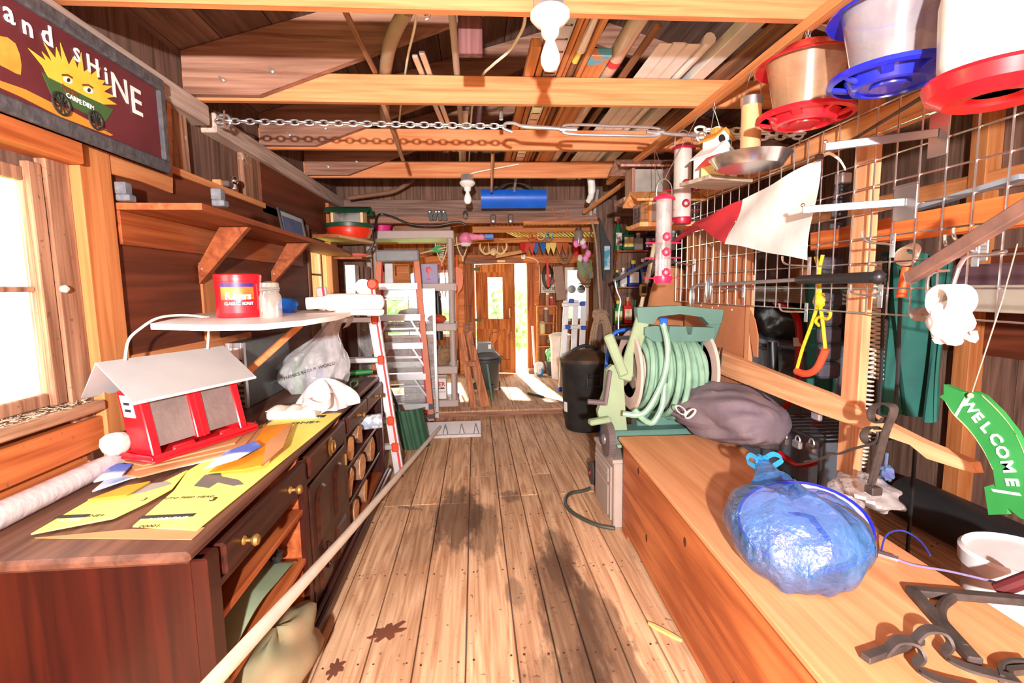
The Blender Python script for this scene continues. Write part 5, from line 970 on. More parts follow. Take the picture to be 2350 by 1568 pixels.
# lacrosse sticks, paddle
for px,py,lab in((1013,575,'cream lacrosse stick head with red laces hanging above the window'),(1061,565,'cream lacrosse stick head with dark netting beside the paddle')):
    a=P(px,py,y=6.6); t=thing('lacrosse_stick',lab,'lacrosse stick',a+Vector((0,0,-.15)),'lacrosse sticks in the back room')
    part('head',MB().tube(spl([a+Vector((-.075,0,.12)),a+Vector((-.07,0,.02)),a+Vector((-.03,0,-.1)),a+Vector((0,0,-.14)),a+Vector((.03,0,-.1)),a+Vector((.07,0,.02)),a+Vector((.075,0,.12))],5),.009,6),M_BONE,t)
    nt_=MB()
    for k in range(7): w_=.07*(1-k/9); nt_.tube([a+Vector((-w_,0,.1-.03*k)),a+Vector((w_,0,.09-.03*k))],.003,4)
    for k in range(-2,3): nt_.tube([a+Vector((.026*k,0,.11)),a+Vector((.008*k,0,-.1))],.003,4)
    part('netting',nt_,M_CREAM if px<1030 else M_DARKIRON,t); part('throat',MB().tube([a+Vector((0,0,-.13)),a+Vector((0,0,-.2))],.014,8),M_BONE,t)
    if px<1030:
        for dx in(-.03,.035): part('lace',MB().tube(spl([a+Vector((dx*.3,-.01,-.16)),a+Vector((dx,-.01,-.3)),a+Vector((dx*1.3,0,-.5)),a+Vector((dx*.8,0,-.62))],4),.008,5),mat('red_lace%d'%(dx*100),sr(226,80,60),.6),t)
pd=thing('canoe_paddle','orange canoe paddle hanging blade down on a stud','paddle',P(1050,760,y=7.0)); a,b=P(1049,610,y=7.0),P(1051,760,y=7.0)
part('shaft',MB().tube([a+Vector((0,0,.15)),P(1049,800,y=7.0)],.016,8),mat('orange_paddle',sr(232,110,40),.5),pd); mid=P(1049,635,y=7.0)
pl=[(-.0,.06),(.07,.02),(.085,-.08),(.075,-.2),(.05,-.26),(0,-.32),(-.05,-.26),(-.07,-.2),(-.06,-.08),(-.05,.02)]; part('blade',MB().prism(pl,.02,frame(mid+Vector((0,-.02,.08)),(1,0,0),(0,0,1))),mat('orange_paddle_b',sr(236,112,40),.45),pd)
# skis / boats tips along the overhead rail
cols=[sr(200,40,50),sr(214,84,80),sr(208,90,84),sr(60,120,206),sr(40,110,206),sr(240,220,130),sr(240,224,140),sr(196,110,70),sr(190,96,60)]; names=['red','coral','dusty red','light blue and white','deep blue and white','pale yellow','cream yellow','brown','rust brown']
for i,(px,c_) in enumerate(zip((1200,1208,1221,1229,1247,1258,1270,1284,1298),cols)):
    a=P(px,575,y=6.95+.03*(i%2)); t=thing('ski_tip','%s pointed ski end hanging down behind the overhead rail'%names[i],'ski',a,'skis stored over the back room')
    part('ski',MB().prism([(-.045,.16),(.045,.16),(.04,.06),(.0,-.06),(-.04,.06)],.014,frame(a+Vector((0,0,.0)),(1,0,0),(0,.35,1))),mat('ski_'+names[i][:9]+str(i),c_,.35),t); part('edge_line',MB().prism([(-.012,.15),(.012,.15),(.0,-.02)],.004,frame(a+Vector((0,-.006,.0)),(1,0,0),(0,.35,1))),M_WHITE,t)
# poles and laths laid over the rails
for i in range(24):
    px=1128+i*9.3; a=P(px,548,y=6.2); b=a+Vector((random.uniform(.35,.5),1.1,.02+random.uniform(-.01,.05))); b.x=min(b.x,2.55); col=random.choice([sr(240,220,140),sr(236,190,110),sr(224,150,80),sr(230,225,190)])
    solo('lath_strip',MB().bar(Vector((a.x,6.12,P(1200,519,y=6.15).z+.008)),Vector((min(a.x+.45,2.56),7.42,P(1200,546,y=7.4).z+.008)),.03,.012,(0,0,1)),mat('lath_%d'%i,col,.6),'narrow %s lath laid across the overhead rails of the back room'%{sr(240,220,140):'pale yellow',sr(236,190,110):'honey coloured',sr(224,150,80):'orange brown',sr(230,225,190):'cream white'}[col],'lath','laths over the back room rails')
for i,(px,col,nm) in enumerate(((1260,sr(60,150,190),'turquoise'),(1240,sr(230,190,150),'tan'),(1222,sr(220,90,70),'red'))):
    a=P(px,545,y=6.1); t=thing('ski_pole',nm+' ski pole basket hanging at the near overhead rail','ski pole',a,'ski poles over the back room'); part('basket',MB().tube(ring(a+Vector((0,-.03,.01)),.045,rot('X',70),14),.006,5,True),mat('pole_'+nm,col,.5),t); part('tip',MB().tube([a+Vector((0,.1,.05)),a+Vector((0,-.08,-.03))],[.012,.005],6),mat('poletip_'+nm,tuple(c*.8 for c in col),.5),t)
for px,py,h,nm,col in((1320,560,.2,'red plastic canister on the end wall girt',sr(226,40,30),),):
    a=P(px,592,y=YE-.1); t=thing('red_canister',nm,'canister',a); part('body',MB().box(a.x-.07,a.x+.07,YE-.14,YE-.06,a.z,a.z+.3,.02),mat('canister_red',col,.4),t); part('grip_slot',MB().box(a.x-.02,a.x+.01,YE-.148,YE-.138,a.z+.14,a.z+.26,.004),D.materials['canister_red'],t)
hc=thing('horse_collar','brown leather horse collar hanging on the end wall','horse collar',P(1296,610,y=7.6)); c=P(1296,578,y=7.6); part('collar',MB().tube([c+Vector((.095*math.cos(t),0,.16*math.sin(t))) for t in[2*math.pi*i/24 for i in range(24)]],.035,8,True),mat('old_leather',sr(150,104,72),.7,bump=.3),hc); part('stuffing',MB().box(c.x-.05,c.x+.05,7.6,7.62,c.z-.1,c.z+.1,.01),W_OLD,hc)
# gutter piece and hanging flower basket, rope on the post
solo('metal_flashing',MB().box(-.07,.07,-.01,.03,-.25,.25,.006,T(P(1285,650,y=7.2))@rot('Y',-6)),mat('copper_brown',sr(140,110,96),.4,.4),'brown metal flashing strip hanging by the window','flashing')
fbk=thing('flower_basket','hanging wire basket of faded pink flowers and brown moss by the post','flower basket',P(1345,640,y=5.75)); c=P(1342,600,y=5.72); M_MOSS=mat('brown_moss',sr(110,80,56),.9,col2=sr(160,130,90),scale=20,bump=.8)
part('moss',MB().blob(c+Vector((0,0,-.12)),(.09,.08,.15),22,14,.3,4,1,8),M_MOSS,fbk); part('hanger',MB().tube([c+Vector((0,0,.0)),P(1362,505,y=5.7)],.006,6),M_DARKIRON,fbk); part('wire_cage',MB().tube(ring(c+Vector((0,0,-.26)),.075,None,18),.006,5,True).tube(ring(c+Vector((0,0,-.3)),.055,None,18),.006,5,True),M_DARKIRON,fbk)
for i,(px,py) in enumerate(((1322,560),(1338,556),(1340,563),(1350,582),(1344,594),(1331,593))): a=P(px,py,y=5.66); part('flower',MB().blob(a,(.032,.025,.04),12,8,.2,3,1,i),mat('petal%d'%i,[sr(232,130,200),sr(225,220,210),sr(230,130,200),sr(232,140,190),sr(228,140,196),sr(214,200,196)][i],.6),fbk)
for i in range(7): a=P(1330+i*4,596+ (i%3)*9,y=5.66); part('leaf',MB().prism([(0,0),(.03,.05),(0,.14),(-.03,.05)],.002,frame(a,(1,.2*i-.5,0),(.3*(i%2)-.1,-.3,-1))),mat('leaf%d'%i,[sr(110,140,90),sr(120,130,120)][i%2],.7),fbk)
gl_=thing('wire_basket_lamp','glass jar lantern in wire cage hanging at the header','lantern',P(1327,550,y=5.7)); a=P(1328,545,y=5.9); part('glass',MB().lathe([(0,-.1),(.05,-.09),(.06,0),(.05,.07),(.03,.09)],T(a),16),mat('smoky_glass',sr(130,116,110),.2,var=.2),gl_); part('cap',MB().lathe([(.035,.08),(.035,.11),(0,.115)],T(a),14),M_DARKIRON,gl_)
# rope hank on the opening post
rp_=thing('rope_hank','thick tan rope hank hung on the dark opening post','rope',(OX1+.06,YB-.06,.9)); M_ROPE=mat('tan_rope',sr(146,118,96),.9,col2=sr(180,152,124),scale=60,bump=.8)
k0=P(1378,725,y=YB-.08); part('knot',MB().blob(k0,(.09,.05,.07),18,12,.3,4,1,5),M_ROPE,rp_)
for i in range(9):
    w_=.055+.009*i; s=Vector((k0.x,k0.y-.01*(i%3),k0.z)); part('loop',MB().tube([s+Vector((w_*math.sin(t)*(1-.15*math.cos(t)),-.012*(i%3),-.30+(.29+.006*i)*math.cos(t))) for t in[2*math.pi*j/20 for j in range(20)]],.014,6,True),M_ROPE,rp_)
part('hanging_rope',MB().tube(spl([k0+Vector((0,0,.02)),P(1373,640,y=YB-.06),P(1368,560,y=YB-.06),P(1358,505,y=YB-.05)],5),.012,6),M_ROPE,rp_)
# paddle bag on post, chain
kb=thing('paddle_bag','black and blue narrow bag hanging on the opening post','bag',P(1388,620,y=YB-.06)); pp=[P(px,py,y=YB-.05) for px,py in((1374,500),(1378,505),(1392,545),(1402,562),(1402,622),(1392,628),(1385,645),(1383,640))]; n=len(pp); part('sleeve',MB().add([(p.x,YB-.03,p.z) for p in pp]+[(p.x,YB-.07,p.z) for p in pp],[tuple(range(n)),tuple(range(2*n-1,n-1,-1))]+[(i,(i+1)%n,n+(i+1)%n,n+i) for i in range(n)]),mat('black_nylon',(.02,.022,.025),.6),kb); part('blue_panel',MB().box(P(1387,565,y=YB-.08).x,P(1400,565,y=YB-.08).x,YB-.085,YB-.07,P(1390,620,y=YB).z,P(1390,566,y=YB).z,.004),mat('teal_nylon',sr(60,140,170),.5,col2=sr(200,220,226),scale=8,contrast=.06),kb)
ch_=thing('rusty_chain','long rusty chain hanging down the dark wall beside the post','chain',P(1408,800,y=YB-.0))
for i in range(34): a=P(1406+i*.35,440+i*11.4,y=YB-.035); part('link',MB().tube([a+Vector((.012*math.cos(t) if i%2 else 0,.012*math.cos(t) if not i%2 else 0,.032*math.sin(t))) for t in[2*math.pi*j/10 for j in range(10)]],.005,5,True),mat('rust',sr(96,64,48),.8) if i==0 else D.materials['rust'],ch_)
# outside greenery beyond the door
for i,(x,y,h) in enumerate(((.85,13.5,1.2),(2.2,14.5,1.6),(-.6,15,1.3),(1.4,16.5,2.0),(-3,16,1.8))):
    t=thing('garden_shrub',['round green shrub straight beyond the open door','tall green shrub beyond the door jamb','low green shrub beyond the garden door window','large green bush at the back of the garden','green bush beyond the white sash window'][i],'shrub',(x,y,-.45),'shrubs in the garden')
    mm=MB(); rr=random.Random(i)
    for k in range(260):
        v=Vector((rr.gauss(0,1),rr.gauss(0,1),rr.gauss(0,1))).normalized()*rr.uniform(.55,1); c=Vector((x,y,-.45+h*.55))+Vector((v.x*h*.6,v.y*h*.5,v.z*h*.5)); s=.09*h; a=Vector((rr.uniform(-1,1),rr.uniform(-1,1),rr.uniform(-1,1))).normalized(); b=a.orthogonal().normalized()
        mm.add([c-a*s,c+b*s*.6,c+a*s,c-b*s*.6],[(0,1,2,3)])
    part('leaves',mm,mat('shrub_green%d'%i,sr(86,150,60),.7,col2=sr(150,200,90),scale=4),t,kind='stuff'); part('trunk',MB().tube([(x,y,-.47),(x,y,-.45+h*.5)],.05,7),W_BARK,t)
# ================================================================== more things seen between the ladder and the shelving
M_YHB=mat("yellow_hose_rubber",sr(240,190,40),.5)
yc_=thing('yellow_hose_coil','yellow hose coil hanging in the back room behind the step ladder','hose',P(930,605,y=6.9))
for k in range(6): c=P(932,603,y=6.9); part('coil',MB().tube([c+Vector(((.16+.012*k)*math.cos(t),-.015*k,(.10+.01*k)*math.sin(t))) for t in[2*math.pi*i/26 for i in range(26)]],.014,7,True),M_YHB,yc_)
dw=thing('hanging_bunch','bunch of dark and pale rounded pieces hanging behind the ladder rail','bunch',P(888,620,y=6.55))
for k,(px,py) in enumerate(((884,603),(893,598),(890,614),(880,618),(898,612))): part('rounded_piece',MB().blob(P(px,py,y=6.55),(.045,.04,.035),12,8,.2,3,1,k),M_BLACK if k%2 else M_BONE,dw)
ofc=thing('cardboard_tube_box','orange brown open box on the shelf behind the ladder','box',P(930,640,y=5.95)); q=P(930,650,y=5.95); part('box',MB().box(q.x-.12,q.x-.105,5.9,6.02,1.515,1.74).box(q.x+.045,q.x+.06,5.9,6.02,1.515,1.74).box(q.x-.105,q.x+.045,5.9,6.02,1.515,1.6).box(q.x-.105,q.x+.045,5.9,6.02,1.725,1.74).box(q.x-.105,q.x+.045,6.01,6.02,1.6,1.725),W_BACKX,ofc)
wpb=solo('white_paper_bag',MB().box(P(884,650,y=5.9).x,P(904,650,y=5.9).x,5.86,5.96,1.515,1.76,.01),M_WHITE,'white paper bag on the shelf behind the ladder','bag')
gfn=thing('green_fletched_arrow','wooden arrow with green fletching lying over the back room rails','arrow',P(1005,572,y=6.4)); a,b=P(950,585,y=6.35),P(1120,545,y=6.5); part('shaft',MB().tube([a,b],.008,6),M_BONE,gfn); m=P(1000,573,y=6.39)
for s in(-1,1): part('fletching',MB().prism([(-.12,0),(.02,0),(.09,s*.035),(.03,s*.045),(-.02,s*.03)],.003,frame(m+Vector((0,-.006,0)),(1,0,.2),(0,0,1))),mat('green_feather%d'%s,sr(30,170,90),.6),gfn)
bpp=solo('black_pipe',MB().tube([P(1004,668,y=6.3),P(1005,700,y=6.3),P(1008,780,y=6.3)],[.03,.05,.055],12),M_BLACK,'black pipe hanging beside the glass screen','pipe')
dcl=thing('chain_shackle_pair','pair of steel shackles hanging under the shelving','shackles',P(1014,668,y=6.0))
for px in(1010,1018): c=P(px,672,y=6.0); part('shackle',MB().tube([c+Vector((.014*math.cos(t),0,.035*math.sin(t))) for t in[2*math.pi*i/14 for i in range(14)]],.005,6,True),M_STEEL,dcl)
wsf=thing('wire_shelf','white wire shelf under the top of the shelving unit','wire shelf',(-.6,6.3,1.9)); z=P(1000,553,y=6.25).z
for k in range(5): part('long_wire',MB().tube([(-.95,6.25+.06*k,z),(-.28,6.25+.06*k,z)],.005,5),M_WHITE,wsf)
for k in range(9): part('cross_wire',MB().tube([(-.95+.083*k,6.25,z),(-.95+.083*k,6.5,z)],.004,5),M_WHITE,wsf)
for x in(-.93,-.3): part('hanger_wire',MB().tube([(x,6.37,z),(x,6.37,roofz(x)-.0)],.005,5),M_WHITE,wsf)
sfr=thing('snow_fence_slats','bundle of brown wooden slats with wire standing by the door stud','slats',P(1075,780,y=7.6))
for k in range(4): part('slat',MB().box(-.03,.03,-.008,.008,0,.85,.003,T(P(1067+k*5,760,y=7.62).x,7.62-.02*(k%2),ZB)),W_OLD,sfr)
part('wire_band',MB().bar(P(1064,700,y=7.59),P(1086,700,y=7.59),.006,.006),M_DARKIRON,sfr)
for i,(px0,py0,px1,py1) in enumerate(((828,612,832,700),(843,612,846,700))): solo('corner_batten',MB().bar(P(px0,py0,y=5.42),P(px1,py1+40,y=5.42),.05,.02,(0,-1,0)),W_DARKV,['dark upright batten beside the grey metal box','second dark upright batten next to the shelving'][i],'batten')
solo('rubber_hose_hank',MB().tube(spl([P(1160,640,y=YE-.07),P(1157,690,y=YE-.07),P(1160,720,y=YE-.07)],4),.006,5),M_DARKIRON,'thin dark wire hanging over the door glass','wire')
# ================================================================== lamps
M_BULB=mat('frosted_bulb',(.92,.91,.88),.25); M_PORC=mat('white_porcelain',(.85,.84,.82),.25)
def lamp(px,py_top,y,lab,s=1):
    a=P(px,py_top,y=y); zt=a.z
    t=thing('ceiling_lamp',lab,'lamp',(a.x,y,zt-.2)); M=T(a.x,y,zt)
    part('junction_box',MB().lathe([(0,0),(.055,0),(.055,-.05),(0,-.05)],M,8),M_STEEL,t)
    part('lamp_holder',MB().lathe([(.058,-.05),(.068,-.06),(.068,-.075),(.05,-.095),(.032,-.105),(.03,-.13),(.022,-.14),(.0,-.14)],M,26),M_PORC,t)
    part('bulb',MB().lathe([(.014,-.135),(.016,-.15),(.026,-.175),(.034,-.2),(.033,-.222),(.022,-.243),(0,-.25)],M,22),M_BULB,t)
    return t,Vector((a.x,y,zt))
lamp(1262,-12,1.785,'bare white bulb in a porcelain holder under the pale joist before the chain')
t,zt=lamp(1072,402,4.46,'bare white bulb in a porcelain holder on the joist above the wide opening')
part('cable',MB().tube(spl([zt,P(1095,395,y=4.47),P(1130,388,y=4.47),P(1190,377,y=4.47)],5),.006,6),M_CREAM,t)
# ------------------------------------------------------------------ chain and turnbuckle across the room
YC=2.86; ct=thing('tension_chain','galvanised chain with turnbuckle stretched across under the joists','chain',P(1100,290,y=YC))
A=P(505,278,y=YC); B=P(1150,290,y=YC); A.x=max(A.x,-1.355); n=int((B-A).length/.0385)
def link(c,d,flat,r=.0045,L=.027,w_=.014):
    d=d.normalized(); s=Vector((0,0,1)) if flat else Vector((0,1,0)); q=[]
    for j in range(12):
        a=2*math.pi*j/12; q.append(c+d*(L*math.cos(a)*(1.0 if abs(math.cos(a))<.9 else .98))+s*(w_*math.sin(a)))
    return MB().tube(q,r,6,True)
for i in range(n+1): part('link',link(A.lerp(B,i/n),B-A,i%2==0),M_STEEL,ct)
part('shackle',MB().tube(spl([A+Vector((-.0,0,.03)),A+Vector((.04,0,.028)),A+Vector((.05,0,0)),A+Vector((.04,0,-.028)),A+Vector((0,0,-.03))],5),.008,8),M_STEEL,ct)
part('rusty_hook',MB().tube(spl([A+Vector((.03,-.01,.05)),A+Vector((.03,-.02,.0)),A+Vector((.04,-.02,-.045)),A+Vector((.055,-.01,-.02))],5),.005,6),mat('rust_hook',sr(120,84,70),.7),ct)
h0=P(1155,292,y=YC); h1=P(1200,290,y=YC); e0=P(1292,297,y=YC); e1=P(1515,303,y=YC); r1=P(1600,312,y=YC)
part('hook',MB().tube(spl([h0+Vector((.05,0,-.025)),h0+Vector((.0,0,-.005)),h0+Vector((.015,0,.02)),h0+Vector((.06,0,.022)),h1,h1+Vector((.1,0,-.006))],5),[.009]*20+[.011]*6,8),M_STEEL,ct)
part('rod',MB().tube([h1,e0+Vector((.08,0,-.002))],.0115,10),M_STEEL,ct); part('rod',MB().tube([e1-Vector((.08,0,0)),r1],.0105,10),M_STEEL,ct)
part('turnbuckle',MB().tube(spl([e0,e0+Vector((.03,0,.025)),e0.lerp(e1,.5)+Vector((0,0,.026)),e1+Vector((-.03,0,.022)),e1],6),.008,8).tube(spl([e0,e0+Vector((.03,0,-.025)),e0.lerp(e1,.5)+Vector((0,0,-.026)),e1+Vector((-.03,0,-.022)),e1],6),.008,8).tube([e0-Vector((.02,0,0)),e0+Vector((.015,0,0))],.016,8).tube([e1-Vector((.015,0,0)),e1+Vector((.02,0,0))],.016,8),M_STEEL,ct)
part('clevis',MB().tube(ring(r1+Vector((.025,0,-.005)),.026,rot('X',90),16),.008,7,True),M_STEEL,ct)
M_WCH=mat('white_chain',(.8,.77,.7),.6)
for k,(px0,py0,px1,py1) in enumerate(((1608,298,1835,306),(1610,318,1830,312))):
    a,b=P(px0,py0,y=YC+.02*k),P(px1,py1,y=YC+.02*k); m=int((b-a).length/.05)
    for i in range(m+1): part('link',link(a.lerp(b,i/m),b-a,i%2==k,.007,.034,.018),M_WCH,ct)
# ------------------------------------------------------------------ timber and pipes stored over the joists
ZO=ZJ+.142
def onj(px,py): q=P(px,py,z=ZO); return q.x,q.y
def store(name,px,py,y1,w_,h,m,lab,cat,kind='box',skew=0,z=0,X=None):
    x,y0=onj(px,py); x=X or x; zz=ZO+z
    if kind=='box': M=MB().bar((x,y0,zz+h/2),(x+skew,y1,zz+h/2),w_,h,c=.003)
    else: M=MB().tube([(x,y0,zz+w_/2),(x+skew,y1,zz+w_/2)],w_/2,12)
    return solo(name,M,m,lab,cat,'timber and pipes stored over the joists')
W_LUM=wood('stored_lumber',sr(180,112,66),sr(224,160,108),'y',.8,.7,vary=.06); W_LUMD=wood('stored_weathered',sr(120,82,60),sr(170,126,98),'y',.8,.8,vary=.08); M_CLT=mat('clear_tube',sr(200,186,176),.2,var=.12); M_WSID=mat('white_siding',(.82,.81,.82),.45)
store('stored_board',1232,110,5.2,.05,.045,W_LUM,'narrow pine batten beside the near lamp over the joists','board',X=.315)
store('stored_board',1262,30,5.2,.03,.04,W_LUM,'pine strip running above the near lamp','board',X=.362)
st=thing('steel_rail','grey slotted steel rail lying over the joists beside the lamp','rail',(.5,3,ZO),'timber and pipes stored over the joists'); x,y0=onj(1330,25); x=.42; part('channel',MB().box(x-.035,x-.027,y0,5.2,ZO,ZO+.03,.002).box(x+.027,x+.035,y0,5.2,ZO,ZO+.03,.002),M_STEEL,st)
for k in range(26): part('cross_web',MB().box(x-.027,x+.027,y0+.0+k*.12,y0+.1+k*.12,ZO,ZO+.004),M_STEEL,st)
store('stored_board',1372,28,5.2,.026,.04,W_LUM,'pine strip next to the slotted rail','board',X=.474); store('stored_board',1400,32,5.2,.016,.05,W_LUM,'thin pine strip on edge next to the white brush handle','board',X=.5)
bh=thing('white_brush_pole','weathered pole with white plastic end and yellow sticker over the joists','pole',(.6,3,ZO),'timber and pipes stored over the joists'); x,y0=onj(1362,48); x=.537; part('pole',MB().tube([(x-.0,y0+.3,ZO+.025),(x-.004,4.6,ZO+.025)],.018,10),W_LUMD,bh); part('end_cap',MB().tube([(x+.002,y0,ZO+.025),(x+.0,y0+.3,ZO+.025)],[.014,.026],10),M_WHITE,bh); part('sticker',MB().tube([(x-.002,y0+.31,ZO+.025),(x-.003,y0+.42,ZO+.025)],.0188,10),M_YEL,bh)
store('stored_board',1425,30,5.1,.024,.04,W_LUM,'pine strip between the white ended pole and the blue ended board','board',X=.578)
bb=thing('blue_end_board','wide board with a blue painted end over the joists','board',(.5,3,ZO),'timber and pipes stored over the joists'); x,y0=onj(1368,128); x=.644; part('board',MB().box(x-.05,x+.05,y0,5.2,ZO,ZO+.035,.003),W_LUM,bb); part('blue_paint',MB().box(x-.0505,x+.0505,y0-.001,y0+.1,ZO-.001,ZO+.036,.003),mat('chipped_blue',sr(90,180,214),.6,col2=sr(210,140,90),scale=14,contrast=.06),bb)
tt=thing('clear_tube','thick clear plastic tube with red bands over the joists','tube',(.8,3,ZO),'timber and pipes stored over the joists'); x,y0=onj(1440,45); x=.742; part('tube',MB().tube([(x,y0,ZO+.045),(x,5.1,ZO+.045)],.042,16),M_CLT,tt)
for k in(.42,.66): part('band',MB().tube([(x,y0+k,ZO+.045),(x,y0+k+.06,ZO+.045)],.0428,16),mat('faded_red%d'%(k*100),sr(206,60,80),.5),tt)
store('weathered_lath',1470,62,5.0,.035,.02,W_LUMD,'weathered grey lath beside the clear tube','lath',X=.822)
sd=thing('vinyl_siding','ribbed white vinyl siding sheet lying over the joists','siding',(1,3.5,ZO),'timber and pipes stored over the joists'); xa,y0=onj(1505,102); xb,_=onj(1625,100); xa,xb=.88,1.16
for k in range(3):
    w_=(xb-xa-.08)/3; part('panel',MB().box(xa+w_*k+.003,xa+w_*(k+1)-.003,y0,5.25,ZO+.002,ZO+.008+.006*(k%2),.002),M_WSID,sd); part('ridge',MB().tube([(xa+w_*(k+1),y0,ZO+.004),(xa+w_*(k+1),5.25,ZO+.004)],.006,6),mat('siding_rib%d'%k,(.55,.54,.53),.5),sd)
part('channel',MB().tube([(xb-.035,y0,ZO+.03),(xb-.035,5.25,ZO+.03)],.03,10),M_WSID,sd)
store('white_gutter',1735,48,5.2,.08,.06,mat('white_gutter_paint',(.78,.77,.76),.4),'long white metal gutter channel over the joists beside the siding','gutter',X=1.235)
store('dark_board',1800,60,5.2,.09,.03,W_LUMD,'dark weathered board next to the white gutter','board')
store('grey_pipe',1036,20,4.9,.034,.034,mat('grey_pipe_paint',sr(176,160,150),.5),'straight grey pipe lying over the joists','pipe','tube')
for px,py,lab in((952,132,'flat aluminium strip with blue end over the joists'),(968,124,'second flat aluminium strip beside its twin over the joists')): store('aluminium_strip',px,py,4.2,.028,.016,M_ALU,lab,'strip',skew=.12)
solo('white_lath',MB().bar(P(1064,258,z=ZO+.046),P(1060,400,z=ZO+.046),.06,.02),M_WHITE,'short white painted lath over the joists behind the chain','lath','timber and pipes stored over the joists')
solo('blue_pipe',MB().tube([P(1108,180,z=ZO+.02),P(1095,310,z=ZO+.02)],.018,10),mat('blue_pipe_paint',sr(70,70,150),.4),'short blue violet pipe over the joists','pipe','timber and pipes stored over the joists')
solo('bent_conduit',MB().tube(spl([P(935,20,z=2.595),P(912,60,z=2.595),P(893,110,z=2.595),P(884,170,z=2.595),P(882,235,z=2.595),P(884,290,z=2.595)],6),.032,12),mat('conduit_tan',sr(160,138,116),.6),'bent tan conduit pipe hanging over the joists','conduit')
for i,(a,b,lab) in enumerate((((785,12),(862,168),'thin brown lath slanting above the joist with the bent conduit'),((880,240),(925,368),'thin brown lath hanging behind the chain'))): solo('brown_lath',MB().bar(P(*a,z=2.57) if i==0 else P(*a,y=2.775),P(*b,z=2.57) if i==0 else P(*b,y=3.4),.022,.012),W_LUMD,lab,'lath')
solo('cream_cable',MB().tube(spl([P(958,5,z=2.6),P(952,60,z=2.6),P(938,120,z=2.6),P(930,168,z=2.6),P(920,240,z=2.62),P(914,300,z=2.62)],5),.006,6),M_CREAM,'cream electric cable looping above the joists by the conduit','cable')
solo('white_cable',MB().tube(spl([P(1205,28,z=2.56),P(1200,65,z=2.56),P(1170,115,z=2.56),P(1130,150,z=2.56),P(1105,178,z=2.58),P(1085,240,z=2.6),P(1080,300,z=2.6),P(1076,380,z=2.6)],6),.007,6),M_CREAM,'white electric cable curving between the joists to the far lamp','cable')
solo('hanging_block',MB().box(P(1052,100,y=2.08).x,P(1107,100,y=2.08).x,2.06,2.10,P(1080,128,y=2.08).z,3.02,.003),wood('purple_stain',sr(78,44,44),sr(126,84,84),'z',.8),'short brown timber block hanging down between the first joists','timber')
wt2=solo('wire_twist',MB().tube(spl([P(970,22,y=1.93),P(975,35,y=1.93),P(988,30,y=1.93),P(984,40,y=1.93),P(976,45,y=1.93)],5),.003,5),M_STEEL,'twisted white wire end under the pale joist','wire')
# flexible brown tubes left above the opening
solo('brown_hose',MB().tube(spl([P(800,455,y=5.2),P(850,448,y=5.2),P(900,440,y=5.2),P(930,425,y=5.2),P(950,410,y=5.1)],6),.022,10),mat('brown_hose_rubber',sr(130,92,70),.6),'bent brown flexible hose above the wide opening','hose')
solo('copper_pipe',MB().tube([P(1131,350,y=3.9),P(1128,440,y=4.9)],.014,8),mat('copper',sr(200,110,76),.35,.7),'short copper pipe hanging from the joists','pipe')
# faucet like fittings near the hook
fc=thing('chrome_faucet','tarnished chrome faucet resting on the joist above the chain hook','faucet',P(1150,260,y=2.95)); a=P(1150,275,y=2.95); part('stem',MB().tube([a,a+Vector((0,0,.16))],.012,8),M_STEEL,fc); part('spout',MB().tube(spl([a+Vector((0,0,.14)),a+Vector((-.03,0,.165)),a+Vector((-.07,0,.15))],4),.012,8),M_BRASS,fc); part('tap_handle',MB().tube([a+Vector((-.02,0,.08)),a+Vector((.05,0,.09))],.009,8),M_STEEL,fc)
# ------------------------------------------------------------------ on the header
bs=thing('snow_scoop','blue snow scoop blade with black yoke hanging under the last joist','snow scoop',P(1178,478,y=5.1)); a,b=P(1103,438,y=5.1),P(1253,478,y=5.1)
part('blade',MB().surf(lambda u,v:(a.x+(b.x-a.x)*u,5.1-.06*math.sin(math.pi*v*.8),b.z+(a.z-b.z)*v),4,12,.005),mat('blue_scoop',sr(18,98,214),.4,var=.15),bs); part('top_edge',MB().tube([(a.x,5.08,a.z),(b.x,5.08,a.z)],.008,8),mat('blue_scoop_b',sr(20,90,200),.4),bs)
c=P(1180,440,y=5.06); part('yoke',MB().tube(spl([P(1130,443,y=5.08),P(1150,428,y=5.06),P(1180,418,y=5.05),P(1215,428,y=5.06),P(1225,443,y=5.08)],5),.012,8),M_BLACK,bs); part('handle',MB().tube([c,P(1184,410,y=5.0),Vector((c.x+.02,4.6,2.545))],.014,8),M_STEEL,bs)
for i,(px,an) in enumerate(((988,-12),(999,14),(1009,-8),(1020,-14))):
    a=P(px,494,y=YB-.02); M=T(a.x,YB-.012,a.z)@rot('Y',an); t=thing('strap_hinge',['black strap hinge end of the row of four on the header','black strap hinge second of four on the header','black strap hinge third of four on the header','narrow black strap hinge last of four on the header'][i],'hinge',a,'black hinges hanging on the header'); part('leaf',MB().box(-.022,.022,-.02,0,-.06,.05,.004,M),mat('hinge_black%d'%i,(.05,.05,.05),.5,.4),t); part('eye',MB().lathe([(0,0),(.008,0),(.008,.004),(0,.004)],M@T(0,-.02,.035)@rot('X',90),8),M_STEEL,t)
a=P(1068,494,y=YB-.03); kk=thing('key_bunch','small dark bunch of keys hanging on a header nail','keys',a); part('ring',MB().tube(ring(a+Vector((0,0,.045)),.014,rot('X',90),12),.003,5,True),M_STEEL,kk); part('fob',MB().blob(a,(.03,.018,.045),12,8,.3,3),M_DARKIRON,kk)
